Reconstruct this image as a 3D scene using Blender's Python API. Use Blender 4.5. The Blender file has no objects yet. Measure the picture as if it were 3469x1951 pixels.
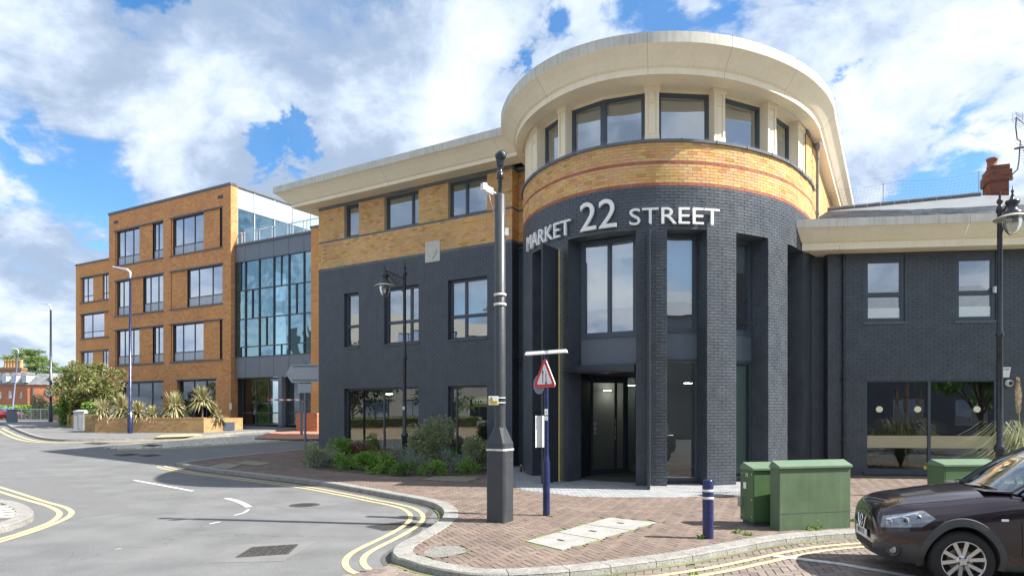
import bpy, bmesh, math, random
from mathutils import Vector, Matrix
from math import radians, sin, cos, pi, sqrt, atan2, hypot
random.seed(7)
S = bpy.context.scene
COL = S.collection

# ------------------------------------------------------------------ camera, light, sky
FPX, CX, HY, EYE = 2313.0, 1734.5, 1395.0, 1.8     # 24 mm lens, horizon row and eye height of the photograph
cd = bpy.data.cameras.new('camera'); cam = bpy.data.objects.new('camera', cd); COL.objects.link(cam)
cam.location = (0, 0, EYE); cam.rotation_euler = (radians(90), 0, 0)
cd.sensor_width = 36; cd.lens = 36 * FPX / 3469; cd.shift_y = (HY - 975.5) / 3469
cd.clip_start = 0.05; cd.clip_end = 3000
S.camera = cam

SUN_EL, SUN_AZ = radians(45), radians(99)           # azimuth clockwise from +Y
sv = Vector((sin(SUN_AZ) * cos(SUN_EL), cos(SUN_AZ) * cos(SUN_EL), sin(SUN_EL)))
ld = bpy.data.lights.new('sun', 'SUN'); ld.energy = 2.6; ld.angle = radians(0.6); ld.color = (1.0, 0.95, 0.87)
sun = bpy.data.objects.new('sun', ld); COL.objects.link(sun); sun.location = (60, -8, 60)
sun.rotation_euler = sv.to_track_quat('Z', 'Y').to_euler()

S.render.engine = 'CYCLES'
S.view_settings.view_transform = 'Standard'; S.view_settings.look = 'None'
S.view_settings.gamma = 1; S.view_settings.use_curve_mapping = False
S.view_settings.exposure = 2.07
S.cycles.max_bounces = 8; S.cycles.transparent_max_bounces = 16

w = bpy.data.worlds.new("World"); S.world = w; w.use_nodes = True
nt = w.node_tree; nt.nodes.clear()
def N(t, **k):
    n = nt.nodes.new(t)
    for a, b in k.items(): setattr(n, a, b)
    return n
def LK(a, b): nt.links.new(a, b)
out = N('ShaderNodeOutputWorld'); bg = N('ShaderNodeBackground'); LK(bg.outputs[0], out.inputs[0])
bg.inputs[1].default_value = 0.13
sky = N('ShaderNodeTexSky', sky_type='NISHITA', sun_disc=False, sun_elevation=SUN_EL, sun_rotation=SUN_AZ)
sky.altitude = 50; sky.air_density = 1.0; sky.dust_density = 0.4; sky.ozone_density = 2.5
hsv = N('ShaderNodeHueSaturation'); hsv.inputs['Saturation'].default_value = 1.30; hsv.inputs['Value'].default_value = 0.42
LK(sky.outputs[0], hsv.inputs['Color'])
tc = N('ShaderNodeTexCoord'); nrm = N('ShaderNodeVectorMath', operation='NORMALIZE'); LK(tc.outputs['Generated'], nrm.inputs[0])
sp = N('ShaderNodeSeparateXYZ'); LK(nrm.outputs[0], sp.inputs[0])
def M2(op, a, b=None, c=None, clamp=False):
    n = N('ShaderNodeMath', operation=op, use_clamp=clamp)
    for i, v in enumerate((a, b, c)):
        if v is None: continue
        if isinstance(v, (int, float)): n.inputs[i].default_value = v
        else: LK(v, n.inputs[i])
    return n.outputs[0]
zz = M2('ADD', M2('MAXIMUM', sp.outputs[2], 0.0), 0.42)
cb = N('ShaderNodeCombineXYZ'); LK(M2('DIVIDE', sp.outputs[0], zz), cb.inputs[0]); LK(M2('DIVIDE', sp.outputs[1], zz), cb.inputs[1])
def noise(vec, scale, detail, rough=0.55, dist=0.0, off=(0, 0, 0)):
    mp = N('ShaderNodeMapping'); mp.inputs['Location'].default_value = off; LK(vec, mp.inputs[0])
    n = N('ShaderNodeTexNoise'); n.inputs['Scale'].default_value = scale; n.inputs['Detail'].default_value = detail
    n.inputs['Roughness'].default_value = rough; n.inputs['Distortion'].default_value = dist; LK(mp.outputs[0], n.inputs['Vector'])
    return n.outputs['Fac']
n1 = noise(cb.outputs[0], 1.9, 12, 0.55, 0.35, (3.1, 7.7, 0))
n2 = noise(cb.outputs[0], 4.0, 12, 0.60, 0.5, (11.3, 2.4, 0))
n3 = noise(cb.outputs[0], 9, 8, 0.6, 0.3, (1.3, 5.4, 0))
# gaps of blue between the clouds (direction given by the row and column they have over the street)
gaps = [(40, 395, 52), (120, 430, 50), (200, 470, 55), (270, 520, 50), (262, 560, 40), (698, 345, 24), (722, 308, 19), (742, 378, 20), (690, 372, 15), (335, 0, 40), (392, 10, 22), (1600, 10, 50), (1660, 45, 45), (1840, 15, 48), (1278, 110, 20), (1312, 128, 22), (1335, 160, 14),
        (2128, 190, 20), (2440, 395, 46), (2135, 330, 22), (2330, 500, 40), (1410, 60, 30), (20, 380, 40), (2000, -60, 40), (900, -150, 90), (2700, -100, 90), (-200, 300, 120), (-300, -200, 120)]
acc = None
wob = M2('MULTIPLY', M2('SUBTRACT', n3, 0.5), 0.20); wob2 = M2('MULTIPLY', M2('SUBTRACT', n2, 0.5), 0.14)
wsum = M2('ADD', wob, wob2)
for gx, gy, gr in gaps:
    d = Vector(((gx * 1.3466 - CX) / FPX, 1, (HY - gy * 1.3466) / FPX)); L = d.length; d.normalize()
    vd = N('ShaderNodeVectorMath', operation='DISTANCE'); LK(nrm.outputs[0], vd.inputs[0]); vd.inputs[1].default_value = d
    r = gr * 1.3466 / FPX / L * 1.25
    mr = N('ShaderNodeMapRange', interpolation_type='SMOOTHSTEP'); mr.inputs[1].default_value = r * 1.75; mr.inputs[2].default_value = r * 0.45
    mr.inputs[3].default_value = 0.0; mr.inputs[4].default_value = 1.0
    LK(M2('ADD', vd.outputs['Value'], wsum), mr.inputs[0])
    acc = mr.outputs[0] if acc is None else M2('MAXIMUM', acc, mr.outputs[0])
dens = M2('ADD', n1, M2('MULTIPLY', n2, 0.35))
mr = N('ShaderNodeMapRange', interpolation_type='SMOOTHSTEP'); LK(dens, mr.inputs[0])
mr.inputs[1].default_value = 0.40; mr.inputs[2].default_value = 0.62; mr.inputs[3].default_value = 0.35; mr.inputs[4].default_value = 1.0
cover = M2('MULTIPLY', mr.outputs[0], M2('SUBTRACT', 1.0, M2('MULTIPLY', acc, M2('ADD', 0.72, M2('MULTIPLY', n3, 0.42)))), clamp=True)
lum = N('ShaderNodeMapRange', interpolation_type='SMOOTHSTEP')
LK(M2('ADD', M2('MULTIPLY', n1, 0.9), M2('ADD', M2('MULTIPLY', n2, 0.7), M2('MULTIPLY', n3, 0.42))), lum.inputs[0])
lum.inputs[1].default_value = 0.88; lum.inputs[2].default_value = 1.24; lum.inputs[3].default_value = 0.0; lum.inputs[4].default_value = 1.0
cr = N('ShaderNodeValToRGB'); LK(lum.outputs[0], cr.inputs[0])
cr.color_ramp.elements[0].color = (0.84, 1.06, 1.42, 1); cr.color_ramp.elements[1].color = (2.0, 2.06, 2.12, 1)
e = cr.color_ramp.elements.new(0.45); e.color = (1.42, 1.66, 2.05, 1)
mx = N('ShaderNodeMix', data_type='RGBA'); LK(cover, mx.inputs[0]); LK(hsv.outputs[0], mx.inputs[6]); LK(cr.outputs[0], mx.inputs[7])
LK(mx.outputs[2], bg.inputs[0])

# ------------------------------------------------------------------ helpers
D = 1.3466
def zg(y):
    """the street climbs by about a metre between the two buildings"""
    f = lambda a: (a + sqrt(a * a + 9)) / 2
    return 0.05 * (f(y - 22) - f(y - 42)) - 0.0 * y
def G(px, py, dz=0.0):
    """point of the street surface (pavement level + dz) that lies under a pixel of the photograph"""
    lo, hi = 3.0, 400.0
    k = (py - HY) / FPX
    for _ in range(60):
        m = (lo + hi) / 2
        if (EYE - zg(m) - dz) / m > k: lo = m
        else: hi = m
    y = (lo + hi) / 2
    return Vector(((px - CX) / FPX * y, y, zg(y) + dz))
def gd(x, y, dz=0.0): return G(x * D, y * D, dz)
def gc(x, y, o, s, dz=0.0): return G(o[0] + x * s, o[1] + y * s, dz)
def V(*a): return Vector(a)

MATS = {}
def mat(name, col, rough=0.7, metal=0.0, var=0.12, scale=6.0, bump=0.0, bscale=60.0, spec=0.5, streak=0.0, island=None, coat=0.0, emit=None, dark=None):
    """principled material with broad and fine colour variation; island = list of colours picked per piece"""
    if name in MATS: return MATS[name]
    m = bpy.data.materials.new(name); m.use_nodes = True; MATS[name] = m
    t = m.node_tree; b = t.nodes['Principled BSDF']
    def n(ty, **k):
        q = t.nodes.new(ty)
        for a, v in k.items(): setattr(q, a, v)
        return q
    b.inputs['Roughness'].default_value = rough; b.inputs['Metallic'].default_value = metal
    b.inputs['Specular IOR Level'].default_value = spec
    if coat: b.inputs['Coat Weight'].default_value = coat; b.inputs['Coat Roughness'].default_value = 0.04
    tcn = n('ShaderNodeTexCoord'); geo = n('ShaderNodeNewGeometry')
    pos = geo.outputs['Position']
    if island:
        oi = n('ShaderNodeObjectInfo')
        ad = n('ShaderNodeMath', operation='ADD'); t.links.new(geo.outputs['Random Per Island'], ad.inputs[0]); t.links.new(oi.outputs['Random'], ad.inputs[1])
        fr = n('ShaderNodeMath', operation='FRACT'); t.links.new(ad.outputs[0], fr.inputs[0])
        rp = n('ShaderNodeValToRGB'); rp.color_ramp.interpolation = 'LINEAR'; t.links.new(fr.outputs[0], rp.inputs[0])
        els = rp.color_ramp.elements
        while len(els) < len(island): els.new(0.5)
        for i, c in enumerate(island): els[i].position = i / (len(island) - 1); els[i].color = (*c, 1)
        base = rp.outputs[0]
    else:
        rgb = n('ShaderNodeRGB'); rgb.outputs[0].default_value = (*col, 1); base = rgb.outputs[0]
    cur = base
    if var:
        ns = n('ShaderNodeTexNoise'); ns.inputs['Scale'].default_value = scale; ns.inputs['Detail'].default_value = 8; ns.inputs['Roughness'].default_value = 0.65
        t.links.new(pos, ns.inputs['Vector'])
        mr = n('ShaderNodeMapRange'); t.links.new(ns.outputs['Fac'], mr.inputs[0]); mr.inputs[1].default_value = 0.25; mr.inputs[2].default_value = 0.75
        mr.inputs[3].default_value = 1 - var; mr.inputs[4].default_value = 1 + var
        mxx = n('ShaderNodeVectorMath', operation='SCALE'); t.links.new(cur, mxx.inputs[0]); t.links.new(mr.outputs[0], mxx.inputs['Scale'])
        cur = mxx.outputs[0]
    if streak:
        mp = n('ShaderNodeMapping'); mp.inputs['Scale'].default_value = (9, 9, 0.5); t.links.new(pos, mp.inputs[0])
        ns = n('ShaderNodeTexNoise'); ns.inputs['Scale'].default_value = 1.6; ns.inputs['Detail'].default_value = 6; t.links.new(mp.outputs[0], ns.inputs['Vector'])
        mr = n('ShaderNodeMapRange'); t.links.new(ns.outputs['Fac'], mr.inputs[0]); mr.inputs[1].default_value = 0.48; mr.inputs[2].default_value = 0.75
        mr.inputs[3].default_value = 0; mr.inputs[4].default_value = streak
        dk = n('ShaderNodeMix', data_type='RGBA'); t.links.new(mr.outputs[0], dk.inputs[0]); t.links.new(cur, dk.inputs[6]); dk.inputs[7].default_value = (*(dark or (0.12, 0.11, 0.09)), 1)
        cur = dk.outputs[2]
    t.links.new(cur, b.inputs['Base Color'])
    if var:
        mr = n('ShaderNodeMapRange'); t.links.new(ns.outputs['Fac'], mr.inputs[0]); mr.inputs[1].default_value = 0.3; mr.inputs[2].default_value = 0.7
        mr.inputs[3].default_value = max(0.03, rough - 0.08); mr.inputs[4].default_value = min(1, rough + 0.08); t.links.new(mr.outputs[0], b.inputs['Roughness'])
    if bump:
        nb = n('ShaderNodeTexNoise'); nb.inputs['Scale'].default_value = bscale; nb.inputs['Detail'].default_value = 5; t.links.new(pos, nb.inputs['Vector'])
        bp = n('ShaderNodeBump'); bp.inputs['Strength'].default_value = bump; bp.inputs['Distance'].default_value = 0.01
        t.links.new(nb.outputs['Fac'], bp.inputs['Height']); t.links.new(bp.outputs[0], b.inputs['Normal'])
    if emit:
        b.inputs['Emission Color'].default_value = (*emit[0], 1); b.inputs['Emission Strength'].default_value = emit[1]
    return m

def glass(name, tint=(0.75, 0.85, 0.86), refl=1.0, wav=0.0, wscale=2.0, rough=0.0, base=0.04, rcol=(0.92, 0.96, 1.0)):
    if name in MATS: return MATS[name]
    m = bpy.data.materials.new(name); m.use_nodes = True; MATS[name] = m; t = m.node_tree; t.nodes.clear()
    o = t.nodes.new('ShaderNodeOutputMaterial'); tr = t.nodes.new('ShaderNodeBsdfTransparent'); tr.inputs[0].default_value = (*tint, 1)
    gl = t.nodes.new('ShaderNodeBsdfGlossy'); gl.inputs['Roughness'].default_value = rough; gl.inputs[0].default_value = (*rcol, 1)
    fr = t.nodes.new('ShaderNodeFresnel'); fr.inputs[0].default_value = 1.55
    mu = t.nodes.new('ShaderNodeMath'); mu.operation = 'MULTIPLY_ADD'; mu.inputs[1].default_value = refl * 2.2; mu.inputs[2].default_value = base; mu.use_clamp = True
    t.links.new(fr.outputs[0], mu.inputs[0])
    mx = t.nodes.new('ShaderNodeMixShader'); t.links.new(mu.outputs[0], mx.inputs[0]); t.links.new(tr.outputs[0], mx.inputs[1]); t.links.new(gl.outputs[0], mx.inputs[2])
    if wav:
        g = t.nodes.new('ShaderNodeNewGeometry'); nz = t.nodes.new('ShaderNodeTexNoise'); nz.inputs['Scale'].default_value = wscale; nz.inputs['Detail'].default_value = 1
        t.links.new(g.outputs['Position'], nz.inputs['Vector'])
        bp = t.nodes.new('ShaderNodeBump'); bp.inputs['Strength'].default_value = wav; bp.inputs['Distance'].default_value = 0.05
        t.links.new(nz.outputs['Fac'], bp.inputs['Height']); t.links.new(bp.outputs[0], gl.inputs['Normal']); t.links.new(bp.outputs[0], fr.inputs['Normal'])
    t.links.new(mx.outputs[0], o.inputs[0]); return m

def tag(o, label=None, cat=None, group=None, kind=None):
    if label: o['label'] = label
    if cat: o['category'] = cat
    if group: o['group'] = group
    if kind: o['kind'] = kind
    return o
def empty(name, loc, label=None, cat=None, group=None):
    o = bpy.data.objects.new(name, None); COL.objects.link(o); o.location = loc; o.empty_display_size = 0.2
    return tag(o, label, cat, group)
def wloc(o):
    l = Vector((0, 0, 0))
    while o is not None: l += o.location; o = o.parent
    return l

class MB:
    """collects faces in world coordinates and links them as ONE mesh object"""
    def __init__(s): s.v = []; s.f = []; s.m = []; s.mats = []; s.uv = {}; s.sm = []
    def mi(s, m):
        if m not in s.mats: s.mats.append(m)
        return s.mats.index(m)
    def face(s, pts, m, uv=None, smooth=False):
        b = len(s.v); s.v.extend([tuple(p) for p in pts]); s.f.append(tuple(range(b, b + len(pts)))); s.m.append(s.mi(m)); s.sm.append(smooth)
        if uv: s.uv[len(s.f) - 1] = uv
    def raw(s, verts, faces, m, smooth=False):
        b = len(s.v); s.v.extend([tuple(p) for p in verts]); k = s.mi(m)
        for f in faces: s.f.append(tuple(b + i for i in f)); s.m.append(k); s.sm.append(smooth)
    def hexa(s, a, b, m, back=True):
        """box between quad a (4 pts) and quad b (4 pts)"""
        fs = [(0, 1, 2, 3), (0, 4, 5, 1), (1, 5, 6, 2), (2, 6, 7, 3), (3, 7, 4, 0)]
        if back: fs.append((7, 6, 5, 4))
        s.raw(list(a) + list(b), fs, m)
    def box(s, x0, x1, y0, y1, z0, z1, m):
        s.hexa([(x0, y0, z0), (x1, y0, z0), (x1, y0, z1), (x0, y0, z1)], [(x0, y1, z0), (x1, y1, z0), (x1, y1, z1), (x0, y1, z1)], m)
    def obox(s, c, u, v, w_, m):
        """oriented box, half axes u, v, w"""
        c = Vector(c); u = Vector(u); v = Vector(v); w_ = Vector(w_)
        s.hexa([c - u - v - w_, c + u - v - w_, c + u + v - w_, c - u + v - w_], [c - u - v + w_, c + u - v + w_, c + u + v + w_, c - u + v + w_], m)
    def prism(s, poly, z0, z1, m, mtop=None):
        n = len(poly); a = [(p[0], p[1], z0) for p in poly]; b = [(p[0], p[1], z1) for p in poly]
        s.face(b, mtop or m); s.face(a[::-1], m)
        for i in range(n): j = (i + 1) % n; s.face([a[i], a[j], b[j], b[i]], m)
    def tube(s, pts, r, m, n=8, caps=True, smooth=True):
        pts = [Vector(p) for p in pts]; rr = r if isinstance(r, (list, tuple)) else [r] * len(pts)
        rings = []; prev = None
        for i, p in enumerate(pts):
            d = (pts[min(i + 1, len(pts) - 1)] - pts[max(i - 1, 0)])
            if d.length < 1e-9: d = Vector((0, 0, 1))
            d.normalize()
            a = prev - d * prev.dot(d) if prev is not None else (Vector((1, 0, 0)) if abs(d.x) < 0.8 else Vector((0, 1, 0)))
            a = (a - d * a.dot(d)).normalized(); prev = a; bb = d.cross(a)
            rings.append([p + (a * cos(2 * pi * k / n) + bb * sin(2 * pi * k / n)) * rr[i] for k in range(n)])
        vs = [q for r_ in rings for q in r_]; fs = []
        for i in range(len(rings) - 1):
            for k in range(n): fs.append((i * n + k, i * n + (k + 1) % n, (i + 1) * n + (k + 1) % n, (i + 1) * n + k))
        s.raw(vs, fs, m, smooth)
        if caps: s.raw(rings[0][::-1], [tuple(range(n))], m); s.raw(rings[-1], [tuple(range(n))], m)
    def lathe(s, prof, c, m, n=16, smooth=True, axis=None, sq=False, caps=True):
        """profile [(radius, height)] spun about the vertical through c (or about axis)"""
        c = Vector(c)
        if axis is None: ax, a, bb = Vector((0, 0, 1)), Vector((1, 0, 0)), Vector((0, 1, 0))
        else:
            ax = Vector(axis).normalized(); a = ax.orthogonal().normalized(); bb = ax.cross(a)
        vs = []; fs = []
        for r, h in prof:
            for k in range(n):
                t = 2 * pi * (k + (0.5 if sq else 0)) / n
                vs.append(c + ax * h + (a * cos(t) + bb * sin(t)) * r)
        for i in range(len(prof) - 1):
            for k in range(n): fs.append((i * n + k, i * n + (k + 1) % n, (i + 1) * n + (k + 1) % n, (i + 1) * n + k))
        s.raw(vs, fs, m, smooth)
        for i, rev in ((0, True), (len(prof) - 1, False)):
            if caps and prof[i][0] > 1e-4:
                ring = vs[i * n:(i + 1) * n]; s.raw(ring[::-1] if rev else ring, [tuple(range(n))], m)
    def build(s, name, parent=None, loc=None, kind=None, label=None, cat=None, group=None, bevel=0):
        me = bpy.data.meshes.new(name)
        if parent is not None: org = wloc(parent) if loc is None else Vector(loc)
        elif loc is not None: org = Vector(loc)
        else:
            if s.v:
                xs = [p[0] for p in s.v]; ys = [p[1] for p in s.v]; zs = [p[2] for p in s.v]
                org = Vector(((min(xs) + max(xs)) / 2, (min(ys) + max(ys)) / 2, min(zs)))
            else: org = Vector((0, 0, 0))
        ox, oy, oz = org
        me.from_pydata([(x - ox, y - oy, z - oz) for x, y, z in s.v], [], s.f)
        for m in s.mats: me.materials.append(m)
        me.polygons.foreach_set('material_index', s.m); me.polygons.foreach_set('use_smooth', s.sm)
        if s.uv:
            ul = me.uv_layers.new(name='UVMap')
            for fi, uv in s.uv.items():
                st = me.polygons[fi].loop_start
                for k, q in enumerate(uv): ul.data[st + k].uv = q
        me.update()
        o = bpy.data.objects.new(name, me); COL.objects.link(o)
        if parent is not None: o.parent = parent; o.location = org - wloc(parent)
        else: o.location = org
        if bevel:
            bm = o.modifiers.new('bevel', 'BEVEL'); bm.width = bevel; bm.segments = 2; bm.limit_method = 'ANGLE'; bm.angle_limit = radians(40)
        return tag(o, label, cat, group, kind)

def copy_thing(src, loc, rz=0.0, label=None, group=None):
    """a copy of a thing with copies of its parts and their sub-parts"""
    def cp(o, par):
        c = o.copy(); COL.objects.link(c); c.parent = par
        for ch in [q for q in bpy.data.objects if q.parent == o]: cp(ch, c)
        return c
    r = cp(src, None); r.location = loc; r.rotation_euler = (0, 0, rz)
    if label: r['label'] = label
    if group: r['group'] = group
    return r

class Fr:
    """flat wall: origin, unit direction u along the wall, unit outward normal n"""
    def __init__(s, o, u, n): s.o = Vector((o[0], o[1], 0)); s.u = Vector((u[0], u[1], 0)).normalized(); s.n = Vector((n[0], n[1], 0)).normalized()
    def P(s, t, z, o=0.0):
        p = s.o + s.u * t + s.n * o; return Vector((p.x, p.y, z))
    def curved(s): return False
    def t_of(s, px, off=0.0):
        k = (px - CX) / FPX; o = s.o + s.n * off
        return (k * o.y - o.x) / (s.u.x - k * s.u.y)
    def z_of(s, px, py, off=0.0):
        p = s.P(s.t_of(px, off), 0, off); return EYE + (HY - py) * p.y / FPX
class Cv:
    """curved wall in plan; s = length along it"""
    def __init__(s, pts):
        s.p = [Vector((a, b, 0)) for a, b in pts]; s.L = [0]
        for i in range(1, len(s.p)): s.L.append(s.L[-1] + (s.p[i] - s.p[i - 1]).length)
        s.nn = []
        for i in range(len(s.p)):
            d = s.p[min(i + 1, len(s.p) - 1)] - s.p[max(i - 1, 0)]; d.normalize(); s.nn.append(Vector((d.y, -d.x, 0)))
    def P(s, t, z, o=0.0):
        lo, hi = 0, len(s.L) - 1
        if t <= 0: i, f = 0, t / (s.L[1])
        elif t >= s.L[-1]: i = hi - 1; f = (t - s.L[i]) / (s.L[i + 1] - s.L[i])
        else:
            while hi - lo > 1:
                m = (lo + hi) // 2
                if s.L[m] <= t: lo = m
                else: hi = m
            i = lo; f = (t - s.L[i]) / (s.L[i + 1] - s.L[i])
        p = s.p[i].lerp(s.p[i + 1], f); n = s.nn[i].lerp(s.nn[i + 1], f).normalized(); p = p + n * o
        return Vector((p.x, p.y, z))
    def curved(s): return True
    def t_of(s, px, off=0.0):
        k = (px - CX) / FPX; best = None; prev = None
        n = 900
        for i in range(n + 1):
            t = s.L[-1] * i / n; p = s.P(t, 0, off); g = p.x - k * p.y
            if prev is not None and prev[1] * g <= 0 and (best is None or p.y < best[1]): best = (t, p.y)
            prev = (t, g)
        return best[0]

def fbox(mb, fr, t0, t1, z0, z1, o0, o1, m):
    """box on a wall from offset o0 (outer) to o1 (inner)"""
    mb.hexa([fr.P(t0, z0, o0), fr.P(t1, z0, o0), fr.P(t1, z1, o0), fr.P(t0, z1, o0)], [fr.P(t0, z0, o1), fr.P(t1, z0, o1), fr.P(t1, z1, o1), fr.P(t0, z1, o1)], m)
def steps(a, b, d):
    n = max(1, int(math.ceil((b - a) / d))); return [a + (b - a) * i / n for i in range(n + 1)]
def wall_face(mb, fr, t0, t1, z0, z1, ops, m, depth=0.15, mrev=None, split=None, o=0.0):
    ts = {t0, t1}; zs = {z0, z1}
    for a, b, c, d in ops: ts |= {max(t0, a), min(t1, b)}; zs |= {max(z0, c), min(z1, d)}
    if fr.curved(): ts |= set(steps(t0, t1, 0.2))
    if split: zs |= {q for q in split}
    ts = sorted(ts); zs = sorted(zs)
    for i in range(len(ts) - 1):
        if ts[i + 1] - ts[i] < 1e-5: continue
        tm = (ts[i] + ts[i + 1]) / 2
        for j in range(len(zs) - 1):
            zm = (zs[j] + zs[j + 1]) / 2
            if any(a < tm < b and c < zm < d for a, b, c, d in ops): continue
            mm = m(tm, zm) if callable(m) else m
            mb.face([fr.P(ts[i], zs[j], o), fr.P(ts[i + 1], zs[j], o), fr.P(ts[i + 1], zs[j + 1], o), fr.P(ts[i], zs[j + 1], o)], mm,
                    uv=[(ts[i], zs[j]), (ts[i + 1], zs[j]), (ts[i + 1], zs[j + 1]), (ts[i], zs[j + 1])])
    for a, b, c, d in ops:
        mm = mrev or (m if not callable(m) else m((a + b) / 2, (c + d) / 2))
        for q, e in ((a, 1), (b, -1)):
            if t0 + 1e-4 < q < t1 - 1e-4: mb.face([fr.P(q, c, o), fr.P(q, c, o - depth), fr.P(q, d, o - depth), fr.P(q, d, o)][::e], mm, uv=[(0, c), (depth, c), (depth, d), (0, d)][::e])
        sg = steps(a, b, 0.2) if fr.curved() else [a, b]
        for q, e in ((c, 1), (d, -1)):
            if z0 + 1e-4 < q < z1 - 1e-4:
                for i in range(len(sg) - 1): mb.face([fr.P(sg[i], q, o), fr.P(sg[i + 1], q, o), fr.P(sg[i + 1], q, o - depth), fr.P(sg[i], q, o - depth)][::e], mm)
def bricks(mb, fr, t0, t1, z0, z1, ops, mf, L=0.225, H=0.075, gap=0.011, proud=0.0075, zbase=0.0, pick=None, jit=0.003):
    k0 = int(math.floor((z0 - zbase) / H + 1e-6)); k = k0
    while True:
        a = zbase + k * H + gap / 2; b = zbase + (k + 1) * H - gap / 2
        if a > z1 - 0.02: break
        if a < z0 - 0.02: k += 1; continue
        b = min(b, z1 - 0.002); zm = (a + b) / 2
        iv = [(t0, t1)]
        for q, r, c, d in ops:
            if c < zm < d:
                nv = []
                for x, y in iv:
                    if r <= x or q >= y: nv.append((x, y))
                    else:
                        if q > x: nv.append((x, q))
                        if r < y: nv.append((r, y))
                iv = nv
        off = 0.5 * L * (k % 2)
        for x, y in iv:
            i = int(math.floor((x - off) / L)) - 1
            while True:
                s0 = i * L + off + gap / 2; s1 = (i + 1) * L + off - gap / 2; i += 1
                if s0 >= y: break
                if s1 <= x: continue
                full = s0 >= x and s1 <= y
                s0 = max(s0, x); s1 = min(s1, y)
                if s1 - s0 < 0.03: continue
                mm = mf(s0, zm)
                if pick is not None and full: pick.append((s0, s1, a, b, mm)); continue
                p = proud + random.uniform(-jit, jit)
                mb.hexa([fr.P(s0, a, p), fr.P(s1, a, p), fr.P(s1, b, p), fr.P(s0, b, p)], [fr.P(s0, a, -0.003), fr.P(s1, a, -0.003), fr.P(s1, b, -0.003), fr.P(s0, b, -0.003)], mm, back=False)
        k += 1
def window(parent, fr, t0, t1, z0, z1, inset, mf, mg, mull=(), trans=(), fw=0.06, mw=0.05, depth=0.07, sash=True, name='window', blind=None, label=None, sill=None):
    """framed window set back by inset: frame mesh with a pane (sub-part) for every light"""
    mb = MB(); o0 = -inset; o1 = -inset - depth
    fbox(mb, fr, t0, t0 + fw, z0, z1, o0, o1, mf); fbox(mb, fr, t1 - fw, t1, z0, z1, o0, o1, mf)
    fbox(mb, fr, t0 + fw, t1 - fw, z0, z0 + fw, o0, o1, mf); fbox(mb, fr, t0 + fw, t1 - fw, z1 - fw, z1, o0, o1, mf)
    for q in mull: fbox(mb, fr, q - mw / 2, q + mw / 2, z0 + fw, z1 - fw, o0 + 0.003, o1, mf)
    ms = sorted(mull); cols = [t0 + fw] + [x for q in ms for x in (q - mw / 2, q + mw / 2)] + [t1 - fw]
    cols = [(cols[i], cols[i + 1]) for i in range(0, len(cols), 2)]
    panes = []
    for ci, (a, b) in enumerate(cols):
        tr = trans[ci] if trans and isinstance(trans[0], (list, tuple)) else trans
        for q in tr: fbox(mb, fr, a, b, q - mw / 2, q + mw / 2, o0 + 0.006, o1, mf)
        zs = [z0 + fw] + [x for q in sorted(tr) for x in (q - mw / 2, q + mw / 2)] + [z1 - fw]
        for i in range(0, len(zs), 2): panes.append((a, b, zs[i], zs[i + 1]))
    if sill: fbox(mb, fr, t0 - 0.03, t1 + 0.03, z0 - 0.05, z0, 0.04, o0 - 0.01, sill)
    wo = mb.build(name, parent, loc=fr.P((t0 + t1) / 2, z0, o0))
    for a, b, c, d in panes:
        mbp = MB(); op = -inset - depth * 0.5
        if sash and b - a > 0.2 and d - c > 0.2:
            s = 0.03; q = MB()
            fbox(q, fr, a, a + s, c, d, op + 0.028, op - 0.02, mf); fbox(q, fr, b - s, b, c, d, op + 0.028, op - 0.02, mf)
            fbox(q, fr, a + s, b - s, c, c + s, op + 0.028, op - 0.02, mf); fbox(q, fr, a + s, b - s, d - s, d, op + 0.028, op - 0.02, mf)
            q.build('sash', wo)
        tl = random.uniform(-0.004, 0.004)
        mbp.face([fr.P(a, c, op), fr.P(b, c, op + tl), fr.P(b, d, op + tl * 2), fr.P(a, d, op + tl)], mg)
        mbp.build('pane', wo)
    if blind:
        for bl in blind:
            q = MB(); a, b, c, d, bm = bl; ob = -inset - depth - 0.06
            if bm.name.startswith('venetian'):
                z = d
                while z > c:
                    q.face([fr.P(a, z, ob), fr.P(b, z, ob), fr.P(b, z - 0.035, ob + 0.02), fr.P(a, z - 0.035, ob + 0.02)], bm); z -= 0.042
            else: q.hexa([fr.P(a, c, ob), fr.P(b, c, ob), fr.P(b, d, ob), fr.P(a, d, ob)], [fr.P(a, c, ob - 0.006), fr.P(b, c, ob - 0.006), fr.P(b, d, ob - 0.006), fr.P(a, d, ob - 0.006)], bm)
            q.build('blind', wo)
    if label: wo['label'] = label
    return wo
FONT = None
def letters(txt, size, extrude, bev=0.0):
    """outline of each character as (mesh verts, faces, x advance); flat text lying in XY"""
    cu = bpy.data.curves.new('lettering', 'FONT'); cu.body = txt; cu.size = size; cu.extrude = extrude; cu.bevel_depth = bev
    cu.resolution_u = 4
    o = bpy.data.objects.new('lettering', cu); COL.objects.link(o)
    dg = bpy.context.evaluated_depsgraph_get(); ev = o.evaluated_get(dg); me = ev.to_mesh()
    vs = [tuple(v.co) for v in me.vertices]; fs = [tuple(p.vertices) for p in me.polygons]
    ev.to_mesh_clear(); bpy.data.objects.remove(o); bpy.data.curves.remove(cu)
    return vs, fs
def add_text(mb, txt, size, c, u, up, m, depth=0.002, align='C'):
    vs, fs = letters(txt, size, depth)
    if not vs: return
    x0 = min(v[0] for v in vs); x1 = max(v[0] for v in vs); y0 = min(v[1] for v in vs); y1 = max(v[1] for v in vs)
    u = Vector(u).normalized(); up = Vector(up).normalized(); n = u.cross(up); c = Vector(c)
    mb.raw([c + u * (v[0] - (x0 + x1) / 2) + up * (v[1] - (y0 + y1) / 2) + n * (v[2] + depth) for v in vs], fs, m)
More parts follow.
